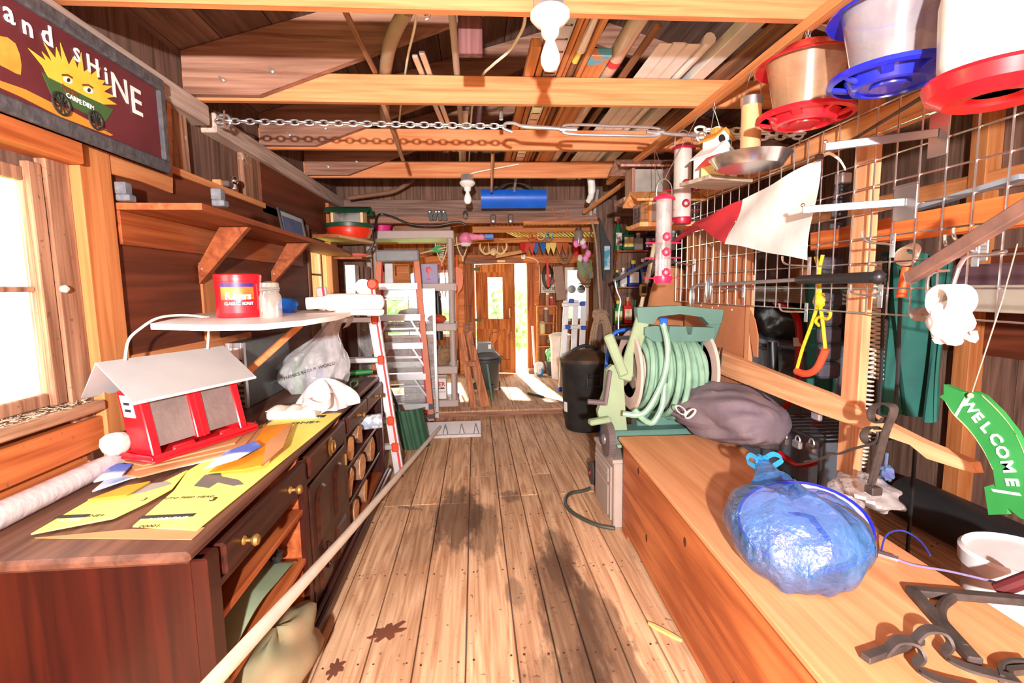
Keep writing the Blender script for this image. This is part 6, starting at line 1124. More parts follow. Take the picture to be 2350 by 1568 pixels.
for i,px in enumerate((1132,1172)): a=P(px,503,y=YB-.02); t=thing('door_bracket',['dark iron bracket on the header below the blue scoop','second dark iron bracket on the header near the pine batten'][i],'bracket',a); part('plate',MB().box(a.x-.03,a.x+.03,YB-.02,YB-.0,a.z-.045,a.z+.05,.008),M_DARKIRON,t); part('stud',MB().lathe([(0,0),(.016,0),(.016,.02),(0,.024)],T(a.x,YB-.02,a.z-.02)@rot('X',90),12),M_STEEL,t)
solo('black_hose',MB().tube(spl([P(832,590,y=5.3),P(856,560,y=5.3),P(862,510,y=5.35),P(872,492,y=YB-.03),P(900,498,y=YB-.03),P(945,515,y=YB-.03),P(1000,518,y=YB-.03),P(1050,510,y=YB-.04),P(1070,517,y=YB-.04)],6),.012,8),M_BLACK,'black hose draped over a nail along the header','hose')
solo('leather_loop',MB().tube([P(1285+18*math.cos(t),478+22*math.sin(t),y=YB-.02) for t in[math.pi*i/14 for i in range(15)]],.009,6),mat('tan_leather',sr(180,104,70),.7),'tan leather strap loop hanging on the header','strap')
for i,(px,py) in enumerate(((904,478),(872,489))): a=P(px,py,y=YB-.0); solo('nail',MB().tube([a+Vector((0,.01,.0)),a+Vector((.02,-.05,-.02))],.004,6),M_STEEL,['bright nail sticking out of the header','nail holding the black hose on the header'][i],'nail')
for i,(px0,py0,px1,py1) in enumerate(((1352,455,1358,495),(1372,455,1366,490))): solo('steel_strap',MB().bar(P(px0,py0-20,y=YB-.03),P(px1-2,py1,y=YB-.03),.028,.004,(0,-1,0)),M_STEEL,['steel strap hanging on the header by the dark post','second steel strap nailed beside the first by the dark post'][i],'strap')
# ================================================================== wire grid on the divider
M_SATIN=mat('satin_steel',(.42,.42,.44),.3,.9)
M_CHROME=mat('bright_steel',(.75,.75,.77),.22,.95)
gd=thing('wire_grid','galvanised wire grid panel hanging along the divider beam','wire grid',(XM,2.3,1.325))
GZ0,GN=1.327,8; GY0,GY1=.93,3.70; cell=.098; tilt=0
for k in range(GN+1): part('wire',MB().tube([(XM-.003,GY0,GZ0+cell*k),(XM-.003,GY1,GZ0+cell*k)],.0034,6),M_CHROME,gd)
nv=int((GY1-GY0)/cell)
for k in range(nv+1): part('wire',MB().tube([(XM-.0095,GY1-cell*k,GZ0),(XM-.0095,GY1-cell*k,GZ0+cell*GN)],.0034,6),M_CHROME,gd)
for y in(1.5,2.3,3.1): part('staple',MB().tube([(XM+.03,y,GZ0+cell*GN+.01),(XM-.008,y,GZ0+cell*GN+.006),(XM-.008,y,GZ0+cell*GN-.008),(XM+.03,y,GZ0+cell*GN-.01)],.003,5),M_STEEL,gd)
def gp3(px,py,dx=-.03): return P(px,py,x=XM+dx)
# chrome faceout arms
def arm(pts,plate,lab):
    a=gp3(*plate[0]); b=gp3(*plate[1]); t=thing('display_arm',lab,'bracket',(XM-.02,min(a.y,b.y),min(a.z,b.z)),'chrome display arms on the wire grid')
    part('plate',MB().box(XM-.02,XM-.014,min(a.y,b.y),max(a.y,b.y),min(a.z,b.z),max(a.z,b.z),.002),M_CHROME,t)
    part('lip',MB().tube([(XM-.018,min(a.y,b.y)-.0,max(a.z,b.z)),(XM-.018,max(a.y,b.y),max(a.z,b.z))],.006,6),M_CHROME,t)
    q=gp3(*pts[0]); e=P(*pts[1],x=XM-.30); s=Vector((XM-.02,(a.y+b.y)/2,q.z)); part('arm',MB().bar(s,e,.012,.028,(0,0,1),c=.002),M_SATIN,t); part('stop_ball',MB().blob(e+Vector((0,0,.018)),(.008,.008,.008),10,8,0),M_CHROME,t)
arm(((2125,312),(1893,338)),((2127,262),(2166,352)),'chrome display arm on the upper part of the wire grid')
arm(((2050,468),(1842,482)),((2046,432),(2094,502)),'chrome display arm holding the white and red flag')
# flag
fg=thing('pennant_flag','white and red triangular pennant flag hung on the grid','flag',P(1855,598,x=XM-.2)); XF=XM-.16
def fq(px,py,d): 
    q=P(px,py,x=XF+d); return q
def quad(a,b,c,d,n=10):
    return lambda u,v: a.lerp(b,u).lerp(d.lerp(c,u),v)+Vector((.012*math.sin(u*7+v*5),0,.004*math.sin(9*u)))
part('white_cloth',MB().surf(quad(fq(1705,458,.02),fq(1880,366,-.02),fq(1856,598,-.04),fq(1668,560,.02)),14,10,.002),mat('white_cloth',(.84,.83,.81),.8),fg)
part('red_cloth',MB().surf(quad(fq(1590,512,.04),fq(1705,458,.02),fq(1668,561,.02),fq(1592,516,.04)),10,8,.002),mat('red_cloth',sr(204,44,58),.8),fg)
part('red_tail',MB().surf(quad(fq(1575,520,.05),fq(1612,520,.03),fq(1560,552,.05),fq(1543,560,.05)),8,4,.002),mat('red_cloth_b',sr(176,30,50),.8),fg)
part('tie',MB().strip(spl([fq(1880,368,-.02),fq(1900,352,-.01),fq(1925,365,0),fq(1940,388,0)],4),(0,0,.012),.002),M_WHITE,fg); part('clip',MB().box(*sum(([c-.012,c+.012] for c in fq(1880,362,-.03)),[]),.003),M_DARKIRON,fg)
# hooks
def jhook(px,py,lab,L=.11):
    a=gp3(px,py); t=thing('grid_hook',lab,'hook',a,'chrome hooks on the wire grid'); part('wire',MB().tube(spl([Vector((XM-.012,a.y,a.z)),Vector((XM-.02,a.y,a.z-.02)),Vector((XM-.06,a.y-.02,a.z-.02)),Vector((XM-.06-L,a.y-.06,a.z-.012)),Vector((XM-.08-L,a.y-.07,a.z+.022))],5),.0045,7),M_CHROME,t); part('back_clip',MB().box(XM-.016,XM-.012,a.y-.012,a.y+.012,a.z-.07,a.z+.02,.002),M_CHROME,t)
for px,py,lab in((2250,545,'chrome grid hook beside the angle iron'),(2230,560,'chrome grid hook with copper clip'),(1843,705,'chrome grid hook on the bottom wire beside the yellow rope'),(2012,665,'chrome grid hook under the black tool handle'),(1850,600,'chrome grid hook below the white flag'),(1700,655,'chrome grid hook in the middle of the grid'),(1590,600,'small chrome clip at the far end of the grid'),(2040,548,'chrome grid hook above the orange torch')): jhook(px,py,lab)
# steering / puller tool with black grip
pl_=thing('ice_pick_tool','steel rod tool with black grip and two spoon blades lying on grid hooks','tool',P(1800,650,x=XM-.1)); XT=XM-.12
def tp(px,py): return P(px,py,x=XT)
part('grip',MB().tube([tp(1830,642),tp(1840,642),tp(2000,637),tp(2012,637)],[.014,.019,.021,.016],14),M_BLACK,pl_); part('end_cap',MB().blob(tp(2014,636),(.024,.026,.026),14,10,0),M_BLACK,pl_); part('shaft',MB().tube([tp(1835,642),tp(1600,655),tp(1585,665)],.009,8),M_STEEL,pl_)
for px,py in((1588,682),(1626,662)): q=tp(px,py); part('blade',MB().blob(q,(.012,.035,.075),16,12,.0),M_STEEL,pl_)
# square iron bar across the grid
ib=thing('iron_bar','rusty square iron bar slanting across the wire grid','iron bar',P(2090,645,x=1.33)); a=P(2088,638,x=1.36); b=P(2352,478,x=1.30); part('bar',MB().bar(a,b+(b-a)*.25,.036,.03,(1,0,0),c=.003),mat('rusty_bar',sr(96,78,76),.6,.4,col2=sr(176,130,110),scale=10,bump=.3),ib); part('end_face',MB().bar(a-(b-a).normalized()*.002,a,.037,.031,(1,0,0)),M_STEEL,ib)
# yarn hank
yh=thing('white_cord_hank','thick white cotton cord hank hanging from a grid hook','cord hank',P(2178,790,x=1.36)); c=P(2180,740,x=1.38); c2=P(2182,690,x=1.38); M_COT=mat('white_cotton',(.78,.75,.71),.9,bump=.6,scale=60)
part('lower_bundle',MB().blob(c,(.05,.055,.062),22,14,.12,4,.8,3),M_COT,yh)
for k in range(7): part('loop',MB().tube([c2+Vector((.012*(k-3),(.036+.003*(k%3))*math.cos(t),.04*math.sin(t))) for t in[2*math.pi*j/18 for j in range(18)]],.008,6,True),M_COT,yh)
part('binding',MB().tube(ring((c+c2)/2+Vector((0,0,-.0)),.04,None,16),.009,6,True),M_COT,yh); part('tail',MB().tube(spl([c+Vector((0,-.04,-.03)),c+Vector((0,-.075,-.045)),c+Vector((0,-.07,-.02))],4),.008,6),M_COT,yh)
part('hook_wire',MB().tube(spl([c2+Vector((.0,0,.03)),c2+Vector((.03,.0,.12)),c2+Vector((.1,0,.13)),Vector((XM-.01,c2.y,c2.z+.14))],4),.006,7),M_CHROME,yh)
pu=thing('small_pulley','small grey pulley wheel on a chrome hook under the iron bar','pulley',P(2110,735,x=XM-.12)); q=P(2110,722,x=XM-.12); part('wheel',MB().tube([q+Vector((0,-.012,0)),q+Vector((0,.012,0))],.022,16),mat('pulley_grey',sr(150,140,136),.5),pu); part('hook_wire',MB().tube(spl([q+Vector((0,0,0)),q+Vector((.03,-.0,-.0)),q+Vector((.03,.01,.12)),Vector((XM-.01,q.y+.02,q.z+.14))],4),.005,7),M_CHROME,pu); part('tip',MB().tube(spl([q,q+Vector((-.01,-.05,0)),q+Vector((-.01,-.055,.03))],4),.005,7),M_CHROME,pu)
# ------------------------------------------------------------------ hanging bird feeders
def hook(x,y,z,par): part('cup_hook',MB().tube([Vector((x,y,ZJ-.04)),Vector((x,y,ZJ-.055))]+[Vector((x+.0,y+.012*math.sin(t),ZJ-.067+.012*math.cos(t))) for t in[math.pi*2*i/12*.8 for i in range(13)]],.0028,6),M_STEEL,par)
def hopper(name,px,py,x,y,zt,R,col,lab,clear,big=False,scale=1,body=None):
    t=thing(name,lab,'bird feeder',(x,y,zt-.28*scale),'bird feeders hanging from the hook strip'); s=scale; M=T(x,y,zt); mc=mat(name+'_'+str(px),col,.32,coat=.3); mcd=mat(name+'_dark'+str(px),tuple(c*.6 for c in col),.4)
    part('lid',MB().lathe([(0,0),(.02*s,-.002*s),(.03*s,-.018*s),(.085*s,-.03*s),(.10*s,-.045*s),(.17*s,-.085*s),(.172*s,-.092*s),(.168*s,-.092*s),(.10*s,-.055*s)],M,36),mc,t)
    part('hopper',MB().lathe([(.135*s,-.07*s),(.115*s,-.17*s),(.098*s,-.268*s)],M,36),clear,t) if not body else part('hopper',MB().lathe(body,M,36),clear,t)
    tr=part('tray',MB().lathe([(.0,-.30*s),(.05*s,-.30*s),(.052*s,-.292*s),(.085*s,-.292*s),(.087*s,-.30*s),(.1*s,-.298*s),(.118*s,-.268*s),(.10*s,-.262*s)],M,36),mc,t)
    part('tray_ring',MB().lathe([(.146*s,-.262*s),(.162*s,-.262*s),(.164*s,-.275*s),(.148*s,-.28*s),(.146*s,-.262*s)],M,40),mc,tr)
    for k in range(8):
        a=2*math.pi*k/8; part('spoke',MB().bar(Vector((x+.105*s*math.cos(a),y+.105*s*math.sin(a),zt-.285*s)),Vector((x+.152*s*math.cos(a),y+.152*s*math.sin(a),zt-.27*s)),.03*s if k%2 else .012*s,.012*s,c=.002),mc,tr)
    hook(x,y,zt,t); part('hanger_loop',MB().tube([Vector((x,y,zt)),Vector((x+.012,y,zt+.03)),Vector((x,y,ZJ-.078)),Vector((x-.012,y,zt+.03)),Vector((x,y,zt))],.0025,5),M_STEEL,t)
    return t
M_HOPP=film('amber_dusty_plastic',(.62,.36,.2),.42,.15,.12); M_HOPB=film('blue_dusty_plastic',(.5,.46,.5),.42,.15,.12)
q=P(1854,90,x=1.255); hopper('red_feeder',1,0,1.255,q.y,q.z,.17,sr(206,24,40),'red plastic lidded bird feeder with amber hopper',M_HOPP,scale=1.02)
yb_=P(2046,150,x=1.25).y; zb_=P(2046,180,x=1.25).z+.275; hopper('blue_feeder',2,0,1.25,yb_,zb_,.17,sr(30,40,206),'blue plastic lidded bird feeder with clear hopper',M_HOPB,scale=1.0)
yw=P(2290,190,x=1.25).y; zw_=P(2290,190,x=1.25).z
wf=thing('white_feeder','white jug bird feeder with wide red tray nearest the grid end','bird feeder',(1.25,yw,zw_),'bird feeders hanging from the hook strip'); M=T(1.25,yw,zw_)
part('jug',MB().lathe([(.0,.02),(.10,.02),(.115,.05),(.12,.2),(.11,.26),(.04,.29),(0,.29)],M,32),M_WHITE,wf); part('tray',MB().lathe([(.05,-.02),(.06,-.035),(.10,-.04),(.135,-.02),(.145,.01),(.14,.02),(.11,.015),(.095,-.005),(.06,-.0),(.05,-.02)],M,40),M_RED,wf)
part('chain',MB().tube([Vector((1.25+.12*math.cos(2.4),yw+.12*math.sin(2.4),zw_+.02)),Vector((1.25+.09,yw+.05,zw_+.33))],.004,6),M_WCH,wf); part('hanger',MB().tube([Vector((1.25,yw,zw_+.29)),Vector((1.255,yw,ZJ-.0))],.003,5),M_STEEL,wf); hook(1.255,yw,0,wf)
solo('dark_rod',MB().tube([P(1950,325,x=XM-.05),P(2130,215,x=XM-.1),P(2240,145,x=XM-.12)],[.006,.007,.008],8),M_DARKIRON,'thin dark rod slanting up behind the white feeder','rod')
# tube with pan
q=P(1735,160,x=1.255); y=q.y; pf=thing('pan_feeder','tan seed tube over a shiny metal pan hanging from the strip','bird feeder',(1.255,y,P(1730,388,y=y).z),'bird feeders hanging from the hook strip'); zc_=P(1722,255,y=y).z; zp=P(1730,362,y=y).z; xt=P(1723,300,y=y).x
part('tube',MB().lathe([(.042,zp+.0),(.042,zc_+.04)],T(xt,y,0),22),mat('tan_tube',sr(214,164,118),.35),pf); part('cap',MB().lathe([(.047,zc_+.02),(.047,zc_+.055),(.04,zc_+.06),(0,zc_+.06)],T(xt,y,0),22),M_STEEL,pf)
part('pan',MB().lathe([(0,zp-.045),(.135,zp-.045),(.165,zp),(.172,zp+.003),(.165,zp+.006),(.13,zp-.038),(0,zp-.038)],T(xt,y,0),40),M_CHROME,pf)
for s in(-1,1): part('wire',MB().tube([Vector((xt+s*.045,y,zc_+.03)),Vector((1.255+s*.02,y,zc_+.17)),Vector((1.255,y,ZJ-.075))],.0022,5),M_STEEL,pf)
hook(1.255,y,0,pf)
# painted house
q=P(1640,235,x=1.255); y=q.y; hs=thing('birdhouse','painted toy village birdhouse with shops on a grey board','birdhouse',P(1640,430,y=y),'bird feeders hanging from the hook strip'); c=P(1640,415,y=y); hx_,hz_=c.x,c.z
W_GB=wood('grey_base_board',sr(140,124,110),sr(180,164,146),'x',.8)
Mh=T(hx_,y,hz_)@rot('Z',18); part('base_board',MB().box(-.14,.15,-.11,.11,-.02,0,.003,Mh),W_GB,hs)
M_WP=mat('white_house',(.8,.78,.74),.6); M_YR=mat('ochre_roof',sr(222,150,60),.6); M_RR=mat('red_roof',sr(206,70,60),.6); M_BLW=mat('blue_shutter',sr(70,130,160),.6); M_CW=mat('cream_wall',sr(236,220,150),.6)
def gable(x0,x1,y0,y1,z0,h,rh,mw,mr):
    w_=part('house_wall',MB().add([(x0,y0,z0),(x1,y0,z0),(x1,y1,z0),(x0,y1,z0),(x0,y0,z0+h),(x1,y0,z0+h),(x1,y1,z0+h),(x0,y1,z0+h),((x0+x1)/2,y0,z0+h+rh),((x0+x1)/2,y1,z0+h+rh)],[(0,1,5,8,4),(2,3,7,9,6),(0,3,7,4)[::-1],(1,2,6,5),(0,1,2,3)[::-1]],Mh),mw,hs)
    xm=(x0+x1)/2
    for s,xe in((-1,x0),(1,x1)): part('house_roof',MB().add([(xm,y0-.012,z0+h+rh+.004),(xm,y1+.012,z0+h+rh+.004),(xe+s*.014,y1+.012,z0+h-.008),(xe+s*.014,y0-.012,z0+h-.008),(xm,y0-.012,z0+h+rh+.012),(xm,y1+.012,z0+h+rh+.012),(xe+s*.014,y1+.012,z0+h),(xe+s*.014,y0-.012,z0+h)],[(0,1,2,3),(7,6,5,4),(0,4,5,1),(1,5,6,2),(2,6,7,3),(3,7,4,0)],Mh),mr,hs)
    return w_
gable(-.07,.09,-.05,.08,0,.12,.06,M_WP,M_WP); gable(-.03,.08,-.03,.06,.15,.06,.04,M_WP,M_YR); gable(-.12,-.03,-.10,-.03,0,.055,.04,M_CW,M_RR); part('shop',MB().box(0,.05,-.1,-.05,0,.06,.002,Mh),M_CW,hs); part('shop',MB().box(.06,.12,-.08,-.03,0,.05,.002,Mh),mat('brown_shop',sr(150,110,60),.6),hs)
for x,y_,z in((-.055,-.052,.07),(.03,-.052,.09),(.05,-.032,.175),(-.1,-.102,.02),(.015,-.102,.02)): part('house_window',MB().box(x,x+.022,y_-.001,y_+.001,z,z+.028,0,Mh),M_BLW,hs)
part('hole_shade_disc',MB().lathe([(0,0),(.022,0),(.022,.002),(0,.002)],Mh@T(.01,-.0305,.205)@rot('X',90)@T(0,0,0),16),M_BLACK,hs); part('chimney',MB().box(.0,.06,-.0,.04,.23,.27,.003,Mh),M_YR,hs)  # shade inside the entry hole is a flat black disc, no opening cut
for s in(-1,1): part('wire',MB().tube([Vector((hx_+s*.03,y,hz_+.24)),Vector((1.255,y,ZJ-.075))],.002,5),M_STEEL,hs)
hook(1.255,y,0,hs)
# tall tubes
def tube_feeder(px0,px1,pt,pb,y,lab,body,capm,ports,wire_from):
    a=P((px0+px1)/2,pt,y=y); b=P((px0+px1)/2,pb,y=y); r=(P(px1,500,y=y).x-P(px0,500,y=y).x)/2; x=(a.x+b.x)/2; h=a.z-b.z
    t=thing('tube_feeder',lab,'bird feeder',(x,y,b.z),'bird feeders hanging from the hook strip')
    part('tube',MB().lathe([(r,b.z+.03),(r,a.z-.02)],T(x,y,0),24),body,t); part('cap',MB().lathe([(r*1.4,a.z-.03),(r*1.35,a.z-.02),(r*.8,a.z),(0,a.z+.01)],T(x,y,0),24),capm,t); part('base',MB().lathe([(r*1.1,b.z+.04),(r*1.15,b.z+.02),(r*1.0,b.z),(0,b.z)],T(x,y,0),24),capm,t)
    for k,f in enumerate(ports):
        zz=b.z+h*f; part('port',MB().tube(ring((x+(-.0 if k%2 else .01)*r*3,y-r-.004,zz),.018,rot('X',90),14),.007,6,True),capm,t); part('perch',MB().tube([(x-r-.06,y,zz-.03),(x+r+.06,y,zz-.03)],.004,6),capm,t)
    part('bail',MB().tube(spl([Vector((x-r,y,a.z-.03)),Vector((x-r*.9,y,a.z+.05)),Vector((x,y,a.z+.085)),Vector((x+r*.9,y,a.z+.05)),Vector((x+r,y,a.z-.03))],5),.003,6),M_STEEL,t); part('wire',MB().tube([Vector((x,y,a.z+.085)),Vector((1.255,y,ZJ-.04))],.002,5),M_STEEL,t); return t
M_DARKR=mat('dark_red_plastic',sr(150,20,46),.35); M_PINK=mat('pink_red_plastic',sr(226,40,84),.35)
tube_feeder(1547,1585,333,515,2.94,'tall dusty tube bird feeder with dark red cap and ports',film('dusty_tube',(.8,.74,.7),.6,.2,.1),M_DARKR,(.25,.5),0)
tube_feeder(1505,1540,447,650,2.75,'tall clear tube bird feeder with pink red cap, bands and base',film('clear_tube_plastic',(.88,.85,.85),.3,.08,.18),M_PINK,(.12,.35,.52),0)
# wooden feeders
def woodfeeder(px0,px1,p_roof,p_floor,y,m,lab,cage,sc=1):
    a=P(px0,p_roof,y=y); b=P(px1,p_floor,y=y); x0,x1=a.x,b.x; z0,z1=b.z,a.z; xm=(x0+x1)/2; t=thing('wooden_feeder',lab,'bird feeder',(xm,y,z0),'bird feeders hanging from the hook strip'); w_=(x1-x0); h=z1-z0
    part('floor_tray',MB().box(x0,x1,y-.13,y+.13,z0,z0+.03,.003),m,t)
    for x in(x0+w_*.2,x1-w_*.2): part('side_board',MB().box(x-.012,x+.012,y-.09,y+.09,z0+.03,z0+h*.8,.003),m,t)
    part('clear_pane',MB().box(x0+w_*.22,x1-w_*.22,y-.07,y-.067,z0+.04,z0+h*.78),film('pane_'+lab[:6],(.6,.56,.5),.5,.2,.08),t); part('back_pane',MB().box(x0+w_*.22,x1-w_*.22,y+.067,y+.07,z0+.04,z0+h*.78),m,t)
    for s in(-1,1): part('roof_board',MB().add([(x0-.03,y,z1),(x1+.03,y,z1),(x1+.03,y+s*.16,z1-.07),(x0-.03,y+s*.16,z1-.07),(x0-.03,y,z1+.018),(x1+.03,y,z1+.018),(x1+.03,y+s*.165,z1-.055),(x0-.03,y+s*.165,z1-.055)],[(0,1,2,3),(7,6,5,4),(0,4,5,1),(1,5,6,2),(2,6,7,3),(3,7,4,0)]),m,t)
    if cage:
        for x in(x0-.0,x1):
            cg=MB()
            for k in range(6): cg.tube([(x+.02,y-.08+.03*k,z0+.035),(x+.02,y-.08+.03*k,z0+.16)],.0025,4); 
            for k in range(5): cg.tube([(x+.02,y-.08,z0+.04+.03*k),(x+.02,y+.07,z0+.04+.03*k)],.0025,4)
            for k in range(3): cg.tube([(x+.02,y-.08,z0+.05+.05*k),(x+w_*.2*(1 if x==x0 else -1),y-.08,z0+.05+.05*k)],.0025,4)
            part('suet_cage',cg,M_DARKIRON,t)
    for s in(-1,1): part('wire',MB().tube([Vector((xm+s*.06,y,z1)),Vector((1.255,y,ZJ-.04))],.0022,5),mat('rust_wire',sr(120,70,50),.7),t)
    return t
woodfeeder(1420,1548,372,468,3.85,wood('weathered_red_feeder',sr(140,96,84),sr(190,150,134),'z',.8),'weathered grey red wooden hopper feeder under the joists',False)
woodfeeder(1455,1590,446,524,3.42,wood('cedar_feeder',sr(196,128,76),sr(232,176,120),'z',.8),'new cedar hopper feeder with wire suet cages',True)
# shovel handle / white boot hanging by the post
solo('white_boot_spout',MB().tube(spl([P(1356,410,y=4.75),P(1358,432,y=4.75),P(1356,450,y=4.75),P(1350,462,y=4.72)],5),[.036]*8+[.03]*5+[.024]*3,12),M_WHITE,'white plastic downspout elbow hanging under the last joist','downspout')
solo('yellow_stick',MB().bar(P(1444,412,y=4.58),P(1340,488,y=5.3),.03,.03),W_PINEY,'pale stick slanting from the hook strip to the header','stick')
# ================================================================== wooden chest
W_CHF=wood('chest_pine',sr(150,74,36),sr(206,124,70),'y',.5,.5,bump=.1,ring=.5,vary=.04,wear=sr(220,150,100),wearamt=.3,spec=.4); W_CHT=wood('chest_lid',sr(196,128,82),sr(226,164,116),'y',.4,.6,bump=.08,ring=.25,vary=.03,wear=sr(170,110,74),wearamt=.3)
cx0,cy1=.84,2.72; cz=.572; ang=-2.2
Mc=T(cx0,cy1,0)@rot('Z',ang); chs=thing('blanket_chest','long pine chest with overhanging lid along the walkway','chest',(1.1,1.7,0)); Lc,Wc=2.6,.60
part('front_board',MB().box(0,.022,-Lc,-.0,.0+.28,cz-.022,.002,Mc),W_CHF,chs); part('front_board',MB().box(0,.022,-Lc,-.0,.035,.278,.002,Mc).box(0,.022,-.1,0,0,.036,.002,Mc),W_CHF,chs)
part('end_board',MB().box(.02,Wc-.03,-.022,-.0,.0,cz-.022,.002,Mc),W_CHF,chs); part('back_board',MB().box(Wc-.05,Wc-.03,-Lc,0,.02,cz-.022,.002,Mc),W_CHF,chs); part('bottom',MB().box(.02,Wc-.04,-Lc,-.02,.04,.06,0,Mc),W_CHF,chs)
part('lid',MB().box(-.022,Wc,-Lc,.03,cz-.022,cz,.004,Mc),W_CHT,chs)
M_KNOT=mat('dark_knot',sr(70,36,20),.6)
for y,z in((-.30,.49),(-.93,.44),(-.45,.2),(-1.35,.18),(-1.55,.30)): part('knot',MB().lathe([(0,0),(.016,0),(.012,.0015),(0,.002)],Mc@T(-.0,y,z)@rot('Y',-90)@Matrix.Diagonal((1.3,.9,1,1)),12),M_KNOT,chs)
def CP(px,py,h=0): return P(px,py,z=cz+h)
# ------------------------------------------------------------------ duffel (grey sleeping bag)
db=thing('grey_duffel','crumpled grey purple sleeping bag with white straps on the chest end','bag',CP(1640,1050)); M_DUF=mat('grey_purple_nylon',sr(96,84,98),.8,col2=sr(128,112,114),scale=7,bump=.9,bscale=9)
a=CP(1570,985); b=CP(1735,1045)
c=(a+b)/2; dv=(b-a); L=dv.length*.66; ax=dv.normalized(); sd_=Vector((-ax.y,ax.x,0))
def duf(u,v):
    t=2*math.pi*u; th=math.pi*v; prof=math.sin(th)**.42; wr=1+.08*math.sin(9*v+3*math.sin(t))+.06*math.sin(4*t+7*v)+.07*abs(math.sin(11*v+t*2+math.sin(5*t)))-.07*abs(math.sin(5*t+6*v+math.sin(9*v)))**.5+.02*math.sin(31*v+8*t)
    x=-math.cos(th)*L; y=.19*math.cos(t)*prof*wr; z=.125+.135*math.sin(t)*prof*wr*(1.25 if math.sin(t)>0 else .95); return c+Vector((.05,.03,0))+ax*x+sd_*y+Vector((0,0,max(.003,z+.012)))
part('body',MB().surf(duf,90,70),M_DUF,db)
for k,(px,py) in enumerate(((1560,940),(1582,948))): q=P(px,py,y=2.52); part('strap_loop',MB().strip([q+Vector((.028*math.cos(t),-.012,.02*math.sin(t)+.016*math.cos(t)*(1 if k else -1))) for t in[2*math.pi*i/14 for i in range(15)]],(0,.016,.0),.004),M_WHITE,db)
part('seam_cord',MB().tube([duf(.18,.25+.5*i/12)+Vector((0,0,.004)) for i in range(13)],.004,5),M_BLACK,db)
solo('dark_rag',MB().blob(CP(1745,1030)+Vector((.02,.02,.05)),(.10,.08,.05),20,12,.35,4,.8,9),mat('dark_rag_cloth',sr(70,58,56),.9,bump=.4),'dark crumpled rag at the end of the sleeping bag','rag')
# ------------------------------------------------------------------ blue bag around a lampshade like feeder
M_BLUEF=film('blue_bag_film',sr(50,150,225),.30,.06,.24,1.0,26)
bg=thing('blue_bag','knotted translucent blue plastic bag lying on the chest','bag',CP(1820,1300)); 
pc_=[CP(1640,1180),CP(2010,1230),CP(1880,1380),CP(1740,1070)]; c=CP(1838,1285); 
e1_=(CP(1745,1060)-CP(1900,1375)).normalized(); e1_.z=0; e2_=Vector((e1_.y,-e1_.x,0)); LA=.285; LB=.205
def bb_(u,v):
    t=2*math.pi*u; th=math.pi*v; r=math.sin(th); fold=1+.03*math.sin(3*t+5*v)+.02*math.sin(8*t-9*v)+.018*math.sin(17*t+6*v)
    p=c+Vector((-.015,.03,0))+e1_*(LA*math.cos(t)*r**.6*fold)+e2_*(LB*math.sin(t)*r**.6*fold); z=.10+.11*math.cos(th)*(1-.3*math.cos(t))*(1+.05*math.sin(5*t+11*v)+.05*math.sin(11*t+4*math.sin(9*v))); return Vector((p.x,p.y,cz+.004+max(0,z)))
part('film',MB().surf(bb_,64,26),M_BLUEF,bg)
kn=CP(1748,1058)+Vector((0,0,.14)); kn=P(1748,1058,y=c.y+.34); part('neck',MB().tube(spl([kn+(c-kn)*.28,kn+Vector((0,0,-.01)),kn],5),[.075,.06,.05,.04,.034,.028,.024,.02,.02,.02,.022],14),M_BLUEF,bg)
part('knot',MB().blob(kn,(.03,.028,.02),14,10,.3,3),mat('blue_knot',sr(40,130,180),.35,bump=.3),bg)
for s in(-1,1): part('knot_ear',MB().strip(spl([kn,kn+Vector((s*.045,.0,.025)),kn+Vector((s*.07,-.02,.01)),kn+Vector((s*.035,-.02,-.015))],5),(.004,.018,.012),.003),mat('blue_ear%d'%s,sr(50,140,190),.3),bg)
part('printed_band',MB().surf(lambda u,v:Vector(bb_(.30+.05*v,.12+.36*u))+Vector((0,0,.0015)),10,3),mat('faint_print',(.12,.12,.13),.5),bg)
MD=T(c.x+.02,c.y+.03,cz+.11)@rot('X',16)@rot('Y',-14)
bd=thing('blue_dish','blue rimmed plastic feeder dish inside the blue bag','feeder dish',(c.x,c.y,cz)); part('dish',MB().lathe([(0,-.03),(.15,-.03),(.185,.0),(.19,.0),(.16,-.036),(0,-.036)],MD,36),mat('dish_lilac',sr(170,176,224),.35),bd); part('rim',MB().tube([MD@Vector((.188*math.cos(t),.188*math.sin(t),.001)) for t in[2*math.pi*i/40 for i in range(40)]],.005,6,True),mat('dish_blue',sr(30,40,210),.35),bd); part('handle_strip',MB().strip([Vector((c.x+.03,c.y+.13,cz+.1)),Vector((c.x+.065,c.y+.05,cz+.115)),Vector((c.x+.07,c.y-.04,cz+.07))],(.02,.01,0),.003),mat('dish_blue_b',sr(36,40,220),.35),bd)
cb_=solo('clear_bag',MB().blob(CP(1985,1150)+Vector((-.02,-.02,.052)),(.10,.14,.05),26,16,.3,4,.7,12),film('clear_bag_film',(.88,.82,.8),.35,.1,.2,.9,20),'crumpled clear plastic bag behind the blue bag on the chest','bag')
# ------------------------------------------------------------------ wire lead with clamp
wl2=thing('wire_lead','blue wire lead with spring clamp lying on the chest','wire',CP(2060,1290)); pts=[CP(2022,1265,.01),P(2035,1228,z=cz+.03),P(2070,1218,z=cz+.03),P(2110,1240,z=cz+.02),CP(2135,1275,.004)]; part('loop',MB().tube(spl(pts,5),.003,6),mat('blue_wire',sr(50,60,150),.4),wl2); part('clamp',MB().tube([CP(2016,1272,.012),CP(2062,1286,.012)],.011,10),M_CHROME,wl2); part('lead',MB().tube(spl([CP(2060,1285,.01),CP(2100,1298,.006),CP(2180,1312,.006),CP(2300,1340,.006)],5),.0035,6),mat('lilac_wire',sr(120,110,150),.4),wl2)
